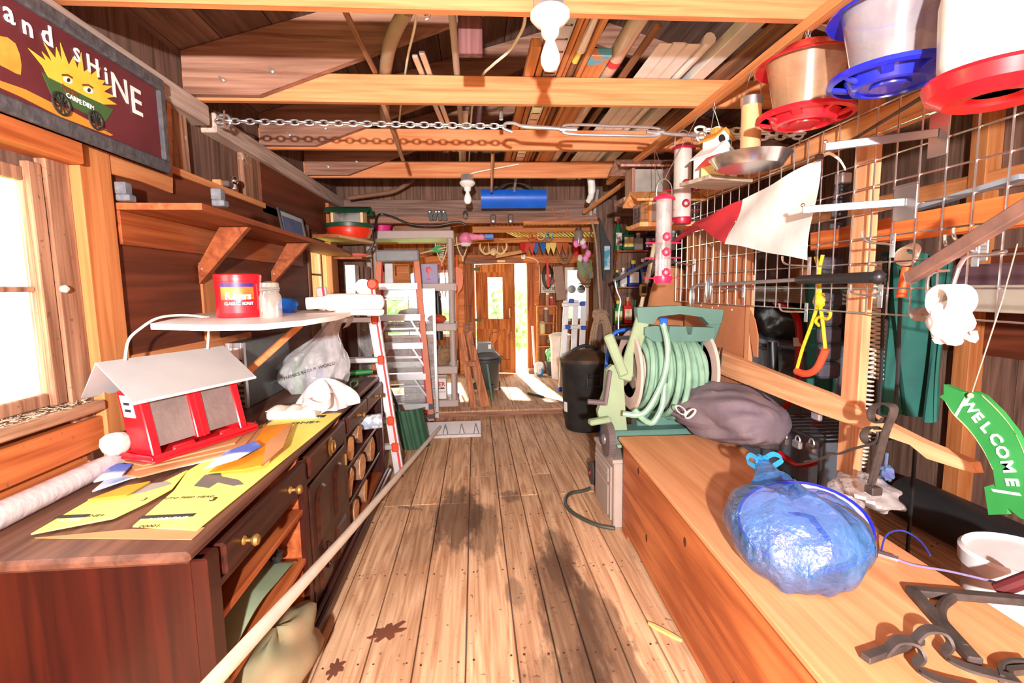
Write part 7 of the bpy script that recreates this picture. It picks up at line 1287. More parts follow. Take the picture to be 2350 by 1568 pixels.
# ------------------------------------------------------------------ iron brackets
M_IRON=mat('cast_iron',sr(66,58,56),.6,.5,col2=sr(98,86,80),scale=25,bump=.25)
sb1=thing('shelf_bracket','cast iron corner shelf bracket with curved brace on the chest lid','bracket',CP(2200,1400)); h=.012
def ipt(px,py): return CP(px,py,h)
part('long_arm',MB().bar(ipt(2085,1356),ipt(2368,1380),.03,.02,c=.003),M_IRON,sb1); part('short_arm',MB().bar(ipt(2090,1352),ipt(2240,1520),.03,.02,c=.003),M_IRON,sb1); part('curved_brace',MB().tube(spl([ipt(2185,1372),ipt(2160,1395),ipt(2165,1430),ipt(2215,1490)],6),.013,8),M_IRON,sb1)
for px,py in((2100,1357),(2340,1377),(2230,1512)): q=ipt(px,py); part('screw_hole',MB().lathe([(0,0),(.004,0),(.004,.001),(0,.001)],T(q.x,q.y,cz+.0205),8),M_IRON,sb1)
sb2=thing('scroll_hook_rack','small iron scroll hook rack lying on the chest lid','hook rack',CP(2060,1510)); part('back_bar',MB().bar(ipt(1985,1512),ipt(2112,1468),.024,.016,c=.002),M_IRON,sb2)
for s in((2030,1500),(2095,1475)):
    a=ipt(*s); q=[a,a+Vector((.03,-.0,.03)),a+Vector((.06,-.015,.035)),a+Vector((.065,-.03,.012)),a+Vector((.03,-.05,.004)),a+Vector((.05,-.09,.004)),a+Vector((.12,-.13,.004))]; part('scroll_hook',MB().strip(spl(q,5),(.008,.026,.0),.007),M_IRON,sb2)
sb3=thing('iron_end_bracket','dark iron bracket end at the near edge of the chest lid','bracket',CP(2320,1540)); part('loop',MB().strip(spl([ipt(2300,1560),ipt(2295,1535),ipt(2320,1522),ipt(2365,1525)],5),(.0,.0,.02),.008),M_IRON,sb3); part('arm',MB().bar(ipt(2318,1540),ipt(2390,1535),.015,.014),M_IRON,sb3)
# scroll plant hanger
ph=thing('plant_hanger','dark iron scroll plant hanger standing against the rail','plant hanger',P(1990,1110,x=1.38)); XPH=1.40
def hp_(px,py): return P(px,py,x=XPH)
top=[hp_(2000,1110),hp_(2030,1000),hp_(2048,955),hp_(2050,935),hp_(2035,927),hp_(2015,928),hp_(2000,942),hp_(2002,962),hp_(2020,970),hp_(2032,960)]
part('back_strap',MB().strip(spl(top,5),(.03,0,.0),.006),M_IRON,ph); part('hook_arm',MB().strip(spl([hp_(2025,1010),hp_(1990,1022),hp_(1960,1030),hp_(1925,1042),hp_(1905,1040)],5)+spl([hp_(1905,1040),hp_(1890,1052),hp_(1850,1060)],4),(.02,0,.0),.006),M_IRON,ph); part('scroll',MB().strip([hp_(2002+20*math.cos(t),1000+20*math.sin(t)) for t in[-.5+2*math.pi*i/16*.95 for i in range(17)]],(.03,0,0),.005),M_IRON,ph); part('foot_plate',MB().box(XPH-.02,XPH+.02,hp_(2005,1115).y-.02,hp_(2005,1115).y+.02,hp_(2005,1115).z-.03,hp_(2005,1115).z-.002,.003),M_IRON,ph)
part('rear_stem',MB().bar(hp_(1995,1130),hp_(2020,1030),.012,.008,(1,0,0)),M_IRON,ph)
# ================================================================== hose reel cart
rc=thing('hose_reel_cart','green plastic hose reel cart on the grey cabinet wound with pale green hose','hose reel',(1.05,2.95,.47)); M_HG=mat('hose_green',sr(146,186,160),.45,col2=sr(112,150,130),scale=14); M_CG=mat('cart_green_plastic',sr(84,122,112),.5,var=.1); M_CGL=mat('cart_green_pale',sr(140,160,126),.55,var=.1); M_DRUM=mat('drum_taupe',sr(204,180,170),.5)
RY=2.93; RC=Vector((1.10,RY,.93)); xa,xb=.955,1.38; RO=.235
part('drum',MB().lathe([(0,xa-RC.x-.0),(.13,xa-RC.x),(.13,xb-RC.x),(0,xb-RC.x)],T(RC)@rot('Y',90),28),M_DRUM,rc)
for x,s in((xa-.012,1),(xb+.012,-1)):
    f=part('flange',MB().lathe([(.165,-.012),(RO,-.012),(RO+.012,0),(RO,.008),(.165,.008),(.165,-.012)],T(x,RY,RC.z)@rot('Y',90),36),M_DRUM,rc)
    for k in range(6): a=2*math.pi*k/6; part('flange_spoke',MB().bar(Vector((x,RY,RC.z)),Vector((x,RY+.18*math.cos(a),RC.z+.18*math.sin(a))),.07,.01,(1,0,0),c=.002),M_DRUM,f)
for k in range(12): part('hose_coil',MB().tube([Vector((xa+.03+(xb-xa-.06)*(k+t/6.283)/12+.006*math.sin(3*t+k),RY+(.185+.012*math.sin(k*2.1))*math.cos(t),RC.z+(.185+.012*math.sin(k*2.1))*math.sin(t))) for t in[2*math.pi*i/26 for i in range(27)]],.0185,9),M_HG,rc)
for k in range(5): part('hose_coil',MB().tube([Vector((xa+.05+.05*k+.02*math.sin(t),RY+(.218+.006*k)*math.cos(t),RC.z-.012*k+(.218+.008*k)*math.sin(t))) for t in[2*math.pi*i/26 for i in range(26)]],.0175,9,True),M_HG,rc)
part('loose_hose',MB().tube(spl([P(1520,738,y=2.72),P(1532,790,y=2.68),P(1528,850,y=2.66),P(1505,910,y=2.66),P(1475,950,y=2.66),P(1430,950,y=2.70)],6),.0175,9),M_HG,rc); part('loose_hose',MB().tube(spl([P(1455,940,y=2.68),P(1480,965,y=2.66),P(1500,968,y=2.66),P(1520,930,y=2.66),P(1525,880,y=2.68)],6),.0175,9),M_HG,rc)
part('hose_end',MB().box(*sum(([q-.02,q+.02] for q in P(1522,738,y=2.72)),[]),.006),mat('blue_coupling',sr(20,90,200),.4),rc)
# handle frame: two slanted legs, top bar with grip, tray bar
def yz(px,py,y): return P(px,py,y=y)
YH=2.80
L0=P(1415,1000,y=YH+.1); 
part('side_leg',MB().bar(P(1432,872,y=YH+.07),P(1482,712,y=YH+.02),.085,.04,(0,-1,0),c=.01),M_CGL,rc); part('side_leg',MB().bar(P(1600,860,y=YH+.14),P(1648,715,y=YH+.05),.075,.04,(0,-1,0),c=.01),M_CG,rc); part('y_branch',MB().bar(P(1432,862,y=YH+.05),P(1395,768,y=YH+.05),.06,.035,(0,-1,0),c=.01),M_CGL,rc); part('grip_rod',MB().tube([P(1395,775,y=YH+.06),P(1450,775,y=YH+.06)],.012,8),M_BLACK,rc)
tbar=[P(px,py,y=YH) for px,py in((1462,706),(1560,702),(1660,712),(1655,742),(1628,745),(1612,728),(1560,721),(1512,727),(1498,745),(1465,740))]
def plate(name,pts,th,m,par): n=len(pts); return part(name,MB().add(pts+[p+Vector((0,th,0)) for p in pts],[tuple(range(n)),tuple(range(2*n-1,n-1,-1))]+[(i,(i+1)%n,n+(i+1)%n,n+i) for i in range(n)]),m,par)
plate('grip_bar',tbar,.06,M_CG,rc); plate('tool_tray',[P(px,py,y=YH-.01) for px,py in((1480,752),(1500,748),(1522,749),(1526,768),(1535,768),(1538,749),(1574,750),(1578,768),(1587,768),(1590,751),(1640,752),(1640,772),(1625,784),(1500,784),(1480,770))],.09,M_CG,rc)
# near side frame with Y arm, crank, wheel, foot
plate('side_frame',[P(px,py,y=2.87) for px,py in((1392,850),(1405,838),(1422,840),(1430,860),(1436,950),(1440,1000),(1432,1028),(1418,1028),(1395,960),(1375,960),(1372,945),(1388,900))],.05,M_CGL,rc)
part('crank_arm',MB().bar(P(1400,850,y=2.80),P(1388,930,y=2.79),.02,.045,(0,-1,0),c=.006),mat('crank_taupe',sr(112,98,98),.5),rc); part('crank_knob',MB().tube([P(1390,925,y=2.79),P(1349,922,y=2.79)],.016,10),mat('crank_grip',sr(96,84,84),.5),rc); part('foot_peg',MB().bar(P(1400,962,y=2.84),P(1352,970,y=2.82),.05,.035,c=.008),M_CGL,rc)
q=P(1396,1008,y=2.86); w_=part('wheel',MB().lathe([(.0,-.024),(.085,-.024),(.105,-.02),(.105,.02),(.085,.024),(0,.024)],T(q)@rot('Y',90),28),mat('wheel_grey',sr(96,84,82),.7),rc)
for k in range(26): a=2*math.pi*k/26; part('tread_lug',MB().box(-.017,.017,-.005,.005,.102,.11,.001,T(q)@rot('X',math.degrees(a))),D.materials['wheel_grey'],w_)
part('hub',MB().lathe([(0,0),(.03,0),(.03,.008),(.02,.012),(0,.012)],T(q+Vector((-.024,0,0)))@rot('Y',-90),18),M_STEEL,w_)
part('axle_box',MB().box(q.x+.02,1.34,2.84,3.0,q.z-.035,q.z+.05,.01),M_CG,rc); part('rear_skirt',MB().box(1.0,1.38,2.95,3.08,q.z-.03,RC.z-.2,.01),M_CG,rc)
# ------------------------------------------------------------------ grey plastic cabinet
M_CAB=mat('taupe_cabinet',sr(168,152,142),.5,var=.05); cbn=thing('plastic_cabinet','low taupe plastic cabinet behind the chest end','cabinet',(1.05,2.95,0)); kx0=.80
part('body',MB().box(kx0,1.40,2.765,3.22,0,.40,.008),M_CAB,cbn); part('top',MB().box(kx0-.01,1.41,2.76,3.23,.40,.425,.006),M_CAB,cbn)
d=part('side_panel',MB().box(kx0-.012,kx0,2.80,3.18,.03,.37,.006),M_CAB,cbn)
for z0,z1 in((.05,.24),(.26,.35)): part('raised_field',MB().box(kx0-.018,kx0-.01,2.84,3.14,z0,z1,.004),M_CAB,d)
for z in(.30,.33): part('louvre',MB().box(kx0-.022,kx0-.015,2.83,3.15,z,z+.012,.002),M_CAB,d)
solo('black_hose_loop',MB().tube(spl([(.80,2.74,.012),(.70,2.80,.012),(.60,2.95,.012),(.57,3.1,.012),(.62,3.25,.012),(.74,3.30,.012),(.79,3.32,.02)],6),.012,8),mat('dark_hose',sr(62,66,58),.5),'dark garden hose loop lying on the floor by the taupe cabinet','hose')
# ------------------------------------------------------------------ blue hand truck
ht=thing('blue_hand_truck','blue tubular hand truck standing behind the hose reel','hand truck',(.95,3.45,0)); M_BT=mat('blue_tube_paint',sr(20,100,206),.35); yt=3.42
A0=P(1372,1120,y=yt); A1=P(1400,760,y=yt+.14); B1=P(1470,750,y=yt+.14)
part('tube_frame',MB().tube(spl([Vector((A0.x,yt,.10)),P(1382,980,y=yt+.05),P(1390,860,y=yt+.1),P(1398,790,y=yt+.13),P(1412,764,y=yt+.14),P(1440,757,y=yt+.14),P(1485,757,y=yt+.14)],6)+[Vector((1.28,yt+.14,.9)),Vector((1.28,yt,.1))],.0145,9),M_BT,ht)
part('cross_bar',MB().tube([P(1410,800,y=yt+.12),P(1480,798,y=yt+.12)],.01,8),M_BT,ht); part('brace',MB().bar(P(1375,1095,y=yt),P(1388,1040,y=yt+.02),.03,.012,(0,-1,0)),M_BT,ht)
for x in(A0.x-.0,1.28): 
    w_=part('wheel',MB().lathe([(0,-.022),(.06,-.022),(.085,-.018),(.085,.018),(.06,.022),(0,.022)],T(x-.03 if x<1 else x+.03,yt+.02,.087)@rot('Y',90),22),mat('rubber_grey',sr(74,66,64),.8) if x<1 else D.materials['rubber_grey'],ht); part('hub_cap',MB().lathe([(0,0),(.012,0),(.01,.01),(0,.012)],T(x-.052 if x<1 else x,yt+.02,.087)@rot('Y',-90),10),M_RED,w_)
part('toe_plate',MB().box(A0.x,1.28,yt-.1,yt+.02,.0,.008),M_BT,ht)
# ------------------------------------------------------------------ bottle shelves on the end wall
bsf=thing('bottle_shelf','three tier wall shelf of garden chemicals beside the dark post','shelf',(1.85,YB,1.1)); ys=YB-.0
tiers=[P(1440,py,y=ys).z for py in(576,658,742)]; tx0,tx1=P(1409,600,y=ys).x,2.2
for z in tiers: part('board',MB().box(tx0,tx1,ys-.12,ys+.088,z-.018,z,.003),W_SHELF,bsf)
for z in tiers[:2]: part('gusset',MB().add([(tx0+.01,ys-.1,z-.018),(tx0+.01,ys+.085,z-.018),(tx0+.01,ys+.085,z-.2),(tx0+.03,ys-.1,z-.018),(tx0+.03,ys+.085,z-.018),(tx0+.03,ys+.085,z-.2)],[(0,1,2),(5,4,3),(0,3,4,1),(1,4,5,2),(2,5,3,0)]),W_SHELF,bsf)
def bottle(px,pb,pt,wpx,col,capc,lab,labc=None,sq=False,spray=False):
    y=ys-.06; b=P(px,pb,y=y); tier=min(tiers,key=lambda q:abs(q-b.z)); h=P(px,pt,y=y).z-tier; r=wpx/1130*5.6/2; M=T(b.x,y,tier); t=thing('garden_bottle',lab,'bottle',(b.x,y,tier),'garden chemical bottles on the wall shelf')
    mm=mat('btl'+lab[:26],col,.35)
    if sq: part('body',MB().box(-r,r,-r*.6,r*.6,0,h*.72,r*.25,M).lathe([(r*.5,h*.7),(r*.35,h*.85),(r*.35,h*.88)],M,12),mm,t)
    else: part('body',MB().lathe([(0,0),(r,0),(r,h*.62),(r*.4,h*.8),(r*.35,h*.86)],M,16),mm,t)
    cc=mat('cap'+lab[:26],capc,.4); part('cap',MB().lathe([(r*.45,h*.86),(r*.45,h),(0,h)],M,12),cc,t)
    if spray: part('trigger',MB().box(-r*.9,r*.5,-.012,.012,h*.92,h*1.06,.004,M),M_WHITE,t)
    if labc: part('label',MB().box(-r*.8,r*.8,-r*.6-.002 if sq else -r-.001,-r*.6+.0 if sq else -r*.9,h*.15,h*.55,0,M),mat('lab'+lab[:26],labc,.5,col2=(.8,.8,.78),scale=20,contrast=.08),t)
GR=sr(20,96,60); BL=sr(24,60,150); YL=sr(230,200,40)
bottle(1418,575,502,17,GR,M_RED.node_tree.nodes['Principled BSDF'].inputs[0].default_value[:3] if False else sr(200,60,50),'green spray bottle with white trigger on the top bottle shelf',sr(130,80,50),False,True)
bottle(1441,575,520,26,GR,YL,'square green jug with yellow cap and label on the top bottle shelf',YL,True); bottle(1464,575,535,22,sr(180,176,170),(.8,.8,.8),'grey white jug on the top bottle shelf',None,True); bottle(1490,575,526,24,sr(28,34,60),(.1,.1,.12),'dark blue box jug on the top bottle shelf',sr(150,40,60),True); bottle(1545,575,530,20,sr(210,206,200),(.8,.8,.8),'white bottle behind the pink tube feeder on the shelf')
bottle(1416,656,620,14,sr(40,70,56),YL,'dark green bottle with yellow cap on the middle bottle shelf'); bottle(1430,656,615,16,sr(206,204,206),(.85,.85,.85),'white bottle on the middle bottle shelf',sr(190,190,200)); bottle(1453,656,598,26,BL,YL,'large blue jug with yellow cap on the middle bottle shelf',sr(220,210,200),True); bottle(1481,656,597,24,BL,BL,'blue spray jug with red label on the middle bottle shelf',sr(190,60,70),True,True)
bottle(1418,741,690,20,sr(20,140,50),YL,'bright green jug with yellow cap on the low bottle shelf',YL,True); bottle(1440,741,682,20,sr(200,40,40),sr(180,140,80),'red and tan box bottle on the low bottle shelf',sr(210,180,120),True); bottle(1457,741,688,9,GR,GR,'slim green bottle on the low bottle shelf'); bottle(1467,741,700,11,sr(226,220,200),(.85,.83,.75),'cream bottle at the end of the low bottle shelf')
# leaning stick, tan coat and gold tag
solo('pale_stake',MB().bar(Vector((1.22,4.3,.0)),P(1502,560,y=4.7),.035,.02,(0,-1,0)),wood('pale_stake_wood',sr(220,196,150),sr(242,226,190),'z',.8),'pale wooden stake standing behind the pink tube feeder','stake')
lk=thing('brass_tag','old brass tag hanging from a hook before the bottle shelf','tag',P(1477,675,y=4.3)); q=P(1477,665,y=4.3); part('plate',MB().box(q.x-.035,q.x+.035,4.29,4.31,q.z-.055,q.z+.055,.012),M_BRASS,lk); part('hanging_wire',MB().tube([q+Vector((0,0,.05)),P(1470,616,y=4.52)],.003,5),M_STEEL,lk); part('label',MB().box(q.x-.018,q.x+.018,4.288,4.291,q.z-.03,q.z+.03,0),M_BLACK,lk)
solo('angle_arm',MB().bar(P(1408,645,y=4.35),P(1497,598,y=4.62),.03,.012,(0,-1,0)),M_STEEL,'grey metal arm slanting before the bottle shelf','bracket arm')
hk=solo('bent_hanger',MB().tube(spl([P(1411,643,y=4.36),P(1416,668,y=4.35),P(1424,690,y=4.35),P(1420,720,y=4.35),P(1419,780,y=4.35)],5),.008,7),M_STEEL,'bent grey wire hanger under the metal arm','hanger')
ct_=thing('tan_coat','tan canvas coat hanging behind the hose reel handle','coat',P(1545,800,y=3.85)); 
def coat(u,v):
    a=math.pi*(u-.5)*1.1; w_=[.06,.14,.2,.22,.23][min(4,int(v*4.99))]; w_=.05+.2*v**.5; q=P(1540+ (6*v),612+165*v,y=3.85); return Vector((q.x+w_*math.sin(a),3.85-.08*math.cos(a)*(1+.25*math.sin(9*u)*v),q.z))
part('cloth',MB().surf(coat,24,14,.006),mat('tan_canvas',sr(168,112,72),.85,bump=.3,scale=12),ct_); part('collar',MB().tube(spl([P(1530,610,y=3.78),P(1545,600,y=3.76),P(1562,612,y=3.78)],4),.02,8),mat('dark_collar',sr(60,44,40),.85),ct_); part('strap',MB().strip([P(1595,650,y=3.76),P(1590,710,y=3.76),P(1592,770,y=3.76)],(.03,0,0),.005),M_BLACK,ct_)
# ================================================================== pegboard and things hung in the side bay
pg=thing('framed_board','tan hardboard panel in a wooden frame fixed to the divider','hardboard panel',(XM+.05,2.9,.8)); pa_=P(1735,712,x=XM+.06); ya=P(1722,800,x=XM+.06).y; yb=3.66; z1=P(1735,560,x=XM+.06).z
W_PEG=mat('tan_hardboard',sr(186,120,78),.8,var=.08,scale=14); zb0=P(1722,935,x=XM+.06).z; zc0=zb0-.0
part('panel',MB().box(XM+.05,XM+.06,ya,yb,zb0-.03,1.90),W_PEG,pg); part('edge_frame',MB().box(XM+.04,XM+.065,ya-.02,ya+.035,zb0-.05,1.50,.003),W_DP,pg); part('bottom_frame',MB().box(XM+.04,XM+.065,ya+.036,yb,zb0-.05,zb0,.003),W_DP,pg)
rp2=thing('ripped_flap','torn tan board flap beside the hardboard panel','board flap',(XM+.08,ya-.04,1.1)); a,b=P(1737,715,x=XM+.06),P(1742,820,x=XM+.06)
pts=[P(px,py,x=XM+.05) for px,py in((1728,712),(1738,735),(1745,770),(1744,820),(1735,818),(1725,760))]; n=len(pts); part('flap',MB().add([(XM+.035,p.y,p.z) for p in pts]+[(XM+.04,p.y,p.z) for p in pts],[tuple(range(n)),tuple(range(2*n-1,n-1,-1))]+[(i,(i+1)%n,n+(i+1)%n,n+i) for i in range(n)]),W_PEG,rp2)
for k in range(26):
    y=random.uniform(ya+.1,3.6); z=random.choice([1.22,1.3,1.38,1.62,1.7])+random.uniform(-.02,.02); part('hole_plug',MB().box(XM+.047,XM+.0505,y,y+.01,z,z+.01),M_WHITE,pg)
# cord with black knob on the rail end
kc=thing('knobbed_cord','dark twisted cord with a round black knob hanging on the rail end','cord',P(1640,920,x=XM-.01))
for dx,lo in((0,915),(9,920)): part('cord',MB().tube([P(1648+dx,798,x=XM-.012),P(1642+dx,860,x=XM-.012),P(1638+dx,lo,x=XM-.012)],.005,6),M_BLACK,kc)
part('knob',MB().blob(P(1641,895,x=XM-.016),(.016,.018,.018),12,8,0),M_BLACK,kc)
# yellow rope with orange hose grip
yr=thing('yellow_rope','yellow braided rope with orange hose handle hanging from the grid','rope',P(1870,860,x=XM+.03)); M_YRP=mat('yellow_rope_fibre',sr(240,206,40),.6,col2=sr(200,160,20),scale=80,bump=.5); XY=XM+.012
def yp_(px,py): return P(px,py,x=XY)
for ln in(((1872,590),(1880,625),(1876,670),(1880,690)),((1888,585),(1880,625),(1882,670),(1880,690)),((1880,690),(1862,745),(1842,800),(1828,850)),((1880,690),(1888,740),(1894,800))): part('strand',MB().tube(spl([yp_(*p) for p in ln],5),.008,7),M_YRP,yr)
part('knot',MB().blob(yp_(1880,690),(.02,.03,.035),14,10,.25,3),M_YRP,yr); part('bow',MB().tube(spl([yp_(1884,712),yp_(1905,716),yp_(1900,732),yp_(1880,728),yp_(1872,738),yp_(1880,748)],5),.007,7),M_YRP,yr)
part('hose_grip',MB().tube(spl([yp_(1828,852),yp_(1850,858),yp_(1875,845),yp_(1895,802)],6),.017,12),mat('orange_hose',sr(206,80,50),.5),yr)
# coiled cords, green coverall, torch, backpack straps behind the post
def coil(px,y0,y1,n,x,lab,r=.022,rt=.005,lean=0):
    a=P(px,y0,x=x); b=P(px+lean,y1,x=x); pts=[]
    for i in range(n*8+1): t=i/(n*8); an=2*math.pi*i/8; c=a.lerp(b,t); pts.append(c+Vector((r*math.cos(an),r*math.sin(an),0)))
    return solo('coiled_cord',MB().tube(pts,rt,5),mat('coil_white'+lab[:8],sr(220,206,186),.5) ,lab,'cord','coiled cords hung behind the post')
XC=1.72
coil(1996,600,960,34,XC,'long white coiled cord hanging beside the divider post',lean=-8); coil(2018,600,870,26,XC+.06,'shorter white coiled cord beside the green overalls',lean=-6); coil(1988,965,1070,12,XC,'tail of a white coiled cord below the rail',lean=-16)
for i,(px,yt) in enumerate(((2030,590),(2068,620))): solo('black_cable',MB().tube(spl([P(px,yt,x=XC+.02),P(px-4,740,x=XC+.02),P(px-8,860,x=XC+.02),P(px-16,960,x=XC+.02)],5),.008,6),M_BLACK,['black cable hanging beside the coiled cords','black cable hanging over the green overalls'][i],'cable')
gc2=thing('green_overalls','dark green work overalls hanging in the side bay','overalls',P(2080,930,x=2.3)); M_OV=mat('green_twill',sr(28,100,88),.85,col2=sr(20,76,70),scale=5,bump=.3)
def ov(u,v):
    q=P(2022+u*140,580+v*380-10*math.sin(5*u),x=2.0); return q+Vector((.05*math.sin(u*9+v*2)+.03*math.sin(u*21),0,0))
part('cloth',MB().surf(ov,30,16,.01),M_OV,gc2)
def ov2(u,v): q=P(1845+u*60,640+v*260,x=1.93); return q+Vector((.05*math.sin(u*8+v),0,0))
gc3=thing('teal_coat','teal work coat hanging behind the yellow rope','coat',P(1880,900,x=2.1)); part('cloth',MB().surf(ov2,14,12,.01),M_OV,gc3); part('hanger',MB().tube(spl([P(1876,641,x=1.92),P(1876,600,x=1.86),P(1872,568,x=1.73),P(1872,562,x=XM+.15)],4),.006,6),M_STEEL,gc3); part('collar',MB().tube([P(1848,642,x=1.92),P(1905,640,x=1.92)],.02,8),M_OV,gc3)
bp_=thing('backpack_strap','padded charcoal backpack strap hanging on the divider post','strap',P(1900,860,x=XM+.1)); M_PAD=mat('charcoal_padding',sr(62,60,70),.8,bump=.3,scale=30)
for k in range(7): a=P(1908-k*1.2,590+k*40,x=XM+.16); b=P(1906-k*1.2,628+k*40,x=XM+.16); part('pad',MB().bar(a,b,.05,.11,(1,0,0),c=.014),M_PAD,bp_)
b2=thing('webbing_strap','ribbed black webbing strap with buckle hanging behind the grid','strap',P(1930,500,x=XM+.12)); part('webbing',MB().bar(P(1935,425,x=XM+.13),P(1922,525,x=XM+.13),.012,.075,(1,0,0),c=.003),M_PAD,b2); part('buckle',MB().box(*sum(([c-.025,c+.025] for c in P(1935,410,x=XM+.13)),[]),.005),M_STEEL,b2)
for k in range(10): a=P(1935-k*1.3,430+k*9.5,x=XM+.12); part('rib',MB().bar(a+Vector((0,-.03,0)),a+Vector((0,.03,0)),.006,.006),M_BLACK,b2)
tq=thing('orange_torch','orange and red hand torch with white cord coil hanging behind the grid','torch',P(2085,690,x=XM+.16)); part('body',MB().tube([P(2068,682,x=XM+.16),P(2082,612,x=XM+.16)],.018,12),mat('torch_red',sr(220,56,36),.4,col2=sr(220,130,50),scale=3),tq); wc=P(2085,588,x=XM+.16)
for k in range(7): part('cord_loop',MB().tube([wc+Vector((.004*k-.01,(.05-.003*k)*math.cos(t),(.034-.002*k)*math.sin(t)+.004*k)) for t in[2*math.pi*i/16 for i in range(16)]],.006,6,True),M_CREAM,tq)
# broad board behind the grid, grey bar, dark truck and tub
part('cross_rail',MB().add([P(px,py,x=XM+.14) for px,py in((1860,535),(1860,575),(2352,520),(2352,440))]+[P(px,py,x=XM+.14)+Vector((.03,0,0)) for px,py in((1860,535),(1860,575),(2352,520),(2352,440))],[(0,1,2,3),(7,6,5,4)]+[(i,(i+1)%4,4+(i+1)%4,4+i) for i in range(4)]),wood('orange_rail',sr(190,90,40),sr(226,130,66),'y',.8),pr)
solo('grey_shelf_edge',MB().bar(P(2090,482,x=2.1),P(2352,405,x=2.1),.02,.05,(1,0,0)),mat('pale_blue_grey',sr(150,160,170),.5),'pale grey metal shelf edge behind the orange cross rail','shelf edge')
gtb=thing('grey_shelf_board','wide grey cream shelf board across the side bay','shelf board',P(2300,640,x=2.6)); part('board',MB().box(2.1,2.9,1.2,4.6,1.37,1.41,.004),mat('grey_cream_board',sr(150,140,124),.7),gtb); part('front_lip',MB().box(2.08,2.1,1.2,4.6,1.32,1.43,.003),mat('grey_cream_lip',sr(158,150,136),.7),gtb)
mb_=solo('mauve_case',MB().box(2.2,2.7,1.75,2.55,1.412,1.52,.012),mat('mauve_plastic',sr(96,70,76),.5),'mauve plastic case lying on the grey shelf board','case')
rt=thing('red_hand_truck','red tubular hand truck standing in the side bay','hand truck',P(1830,1000,x=2.2)); M_RT=mat('red_tube_paint',sr(206,24,28),.35); XH=2.17
def rp3(px,py,x=XH): return P(px,py,x=x)
part('frame',MB().tube(spl([rp3(1780,695),rp3(1815,710),rp3(1832,745),rp3(1832,830),rp3(1826,900),rp3(1795,940),rp3(1765,985),rp3(1760,1005)],6),.022,10),M_RT,rt); part('frame',MB().tube([rp3(1870,760,2.18),rp3(1872,980,2.18)],.02,10),M_RT,rt); part('cross_tube',MB().tube([rp3(1832,930),rp3(1870,925,2.18)],.018,8),M_RT,rt); part('curved_tube',MB().tube(spl([rp3(1790,1040,2.1),rp3(1830,1068,2.1),rp3(1880,1060,2.1)],5),.018,8),M_RT,rt); part('warning_label',MB().bar(rp3(1828,775,XH-.025),rp3(1830,795,XH-.025),.05,.004),M_WHITE,rt)
gt=thing('grey_tote','large grey plastic tote bin in the side bay','tote',P(1760,960,x=2.3)); yA_,yB2=P(1840,900,x=2.25).y,P(1690,900,x=2.25).y; part('tub',MB().box(2.25,2.75,yA_-.05,yB2+.15,0,.98,.04),mat('tote_grey',sr(104,110,120),.5),gt); part('rim',MB().box(2.22,2.78,yA_-.08,yB2+.18,.98,1.02,.012),mat('tote_rim',sr(130,136,146),.5),gt); part('handle',MB().tube(spl([P(1750,800,x=2.2),P(1765,803,x=2.2),P(1772,830,x=2.2),P(1768,850,x=2.2)],5),.014,8),M_DARKIRON,gt)
solo('black_sack',MB().blob((2.5,(yA_+yB2)/2+.05,1.15),(.22,.38,.17),28,18,.14,4,.75,6),mat('black_sack_plastic',(.03,.03,.032),.3,bump=.6,bscale=12),'black plastic sack stuffed in the grey tote','sack')
bs_=solo('black_flask',MB().tube([P(1775,860,x=2.175),P(1772,785,x=2.175)],.035,14),M_BLACK,'black cylinder standing before the black sack','cylinder')
# metal rack with keys
rk2=thing('metal_rack','black metal slatted rack behind the chest','metal rack',P(1830,1100,x=1.75)); zt_=P(1835,1000,x=1.8).z
ra=[P(1782,980,x=2.0),P(1890,978,x=2.0)]; z_=.70; q=[P(1780,978,z=z_),P(1900,985,z=z_),P(1890,1035,z=z_),P(1830,1045,z=z_)]
A_,B__=P(1782,978,z=z_),P(1900,1042,z=z_); x0,x1=1.62,2.1; y0_,y1_=2.15,2.62
for x in(x0,x1): part('side_bar',MB().bar((x,y0_,z_),(x,y1_,z_),.012,.012),M_BLACK,rk2)
for k in range(9): y=y0_+(y1_-y0_)*k/8; part('slat',MB().bar((x0,y,z_),(x1,y,z_),.02,.006),M_BLACK,rk2)
for x in(x0,x1):
    for y in(y0_,y1_): part('leg',MB().bar((x,y,0),(x,y,z_),.012,.012),M_BLACK,rk2)
part('lower_bar',MB().bar((x0,y0_,.45),(x0,y1_,.45),.01,.01),M_BLACK,rk2)
for i,(px,py) in enumerate(((1830,1020),(1862,1028),(1800,1012),(1875,955))): a=P(px,py,x=1.605); t=thing('padlock',['small grey padlock on the metal rack','small dark padlock hanging on the metal rack','dark key ring on the metal rack corner','grey buckle hanging on the divider post'][i],'padlock',a); part('body',MB().box(a.x-.012,a.x+.01,a.y-.03,a.y+.03,a.z-.02,a.z+.02,.006),M_STEEL if i%3==0 else M_DARKIRON,t); part('shackle',MB().tube([a+Vector((0,.018*math.cos(t_),.02+.024*math.sin(t_))) for t_ in[math.pi*j/8 for j in range(9)]],.004,6),M_STEEL,t)
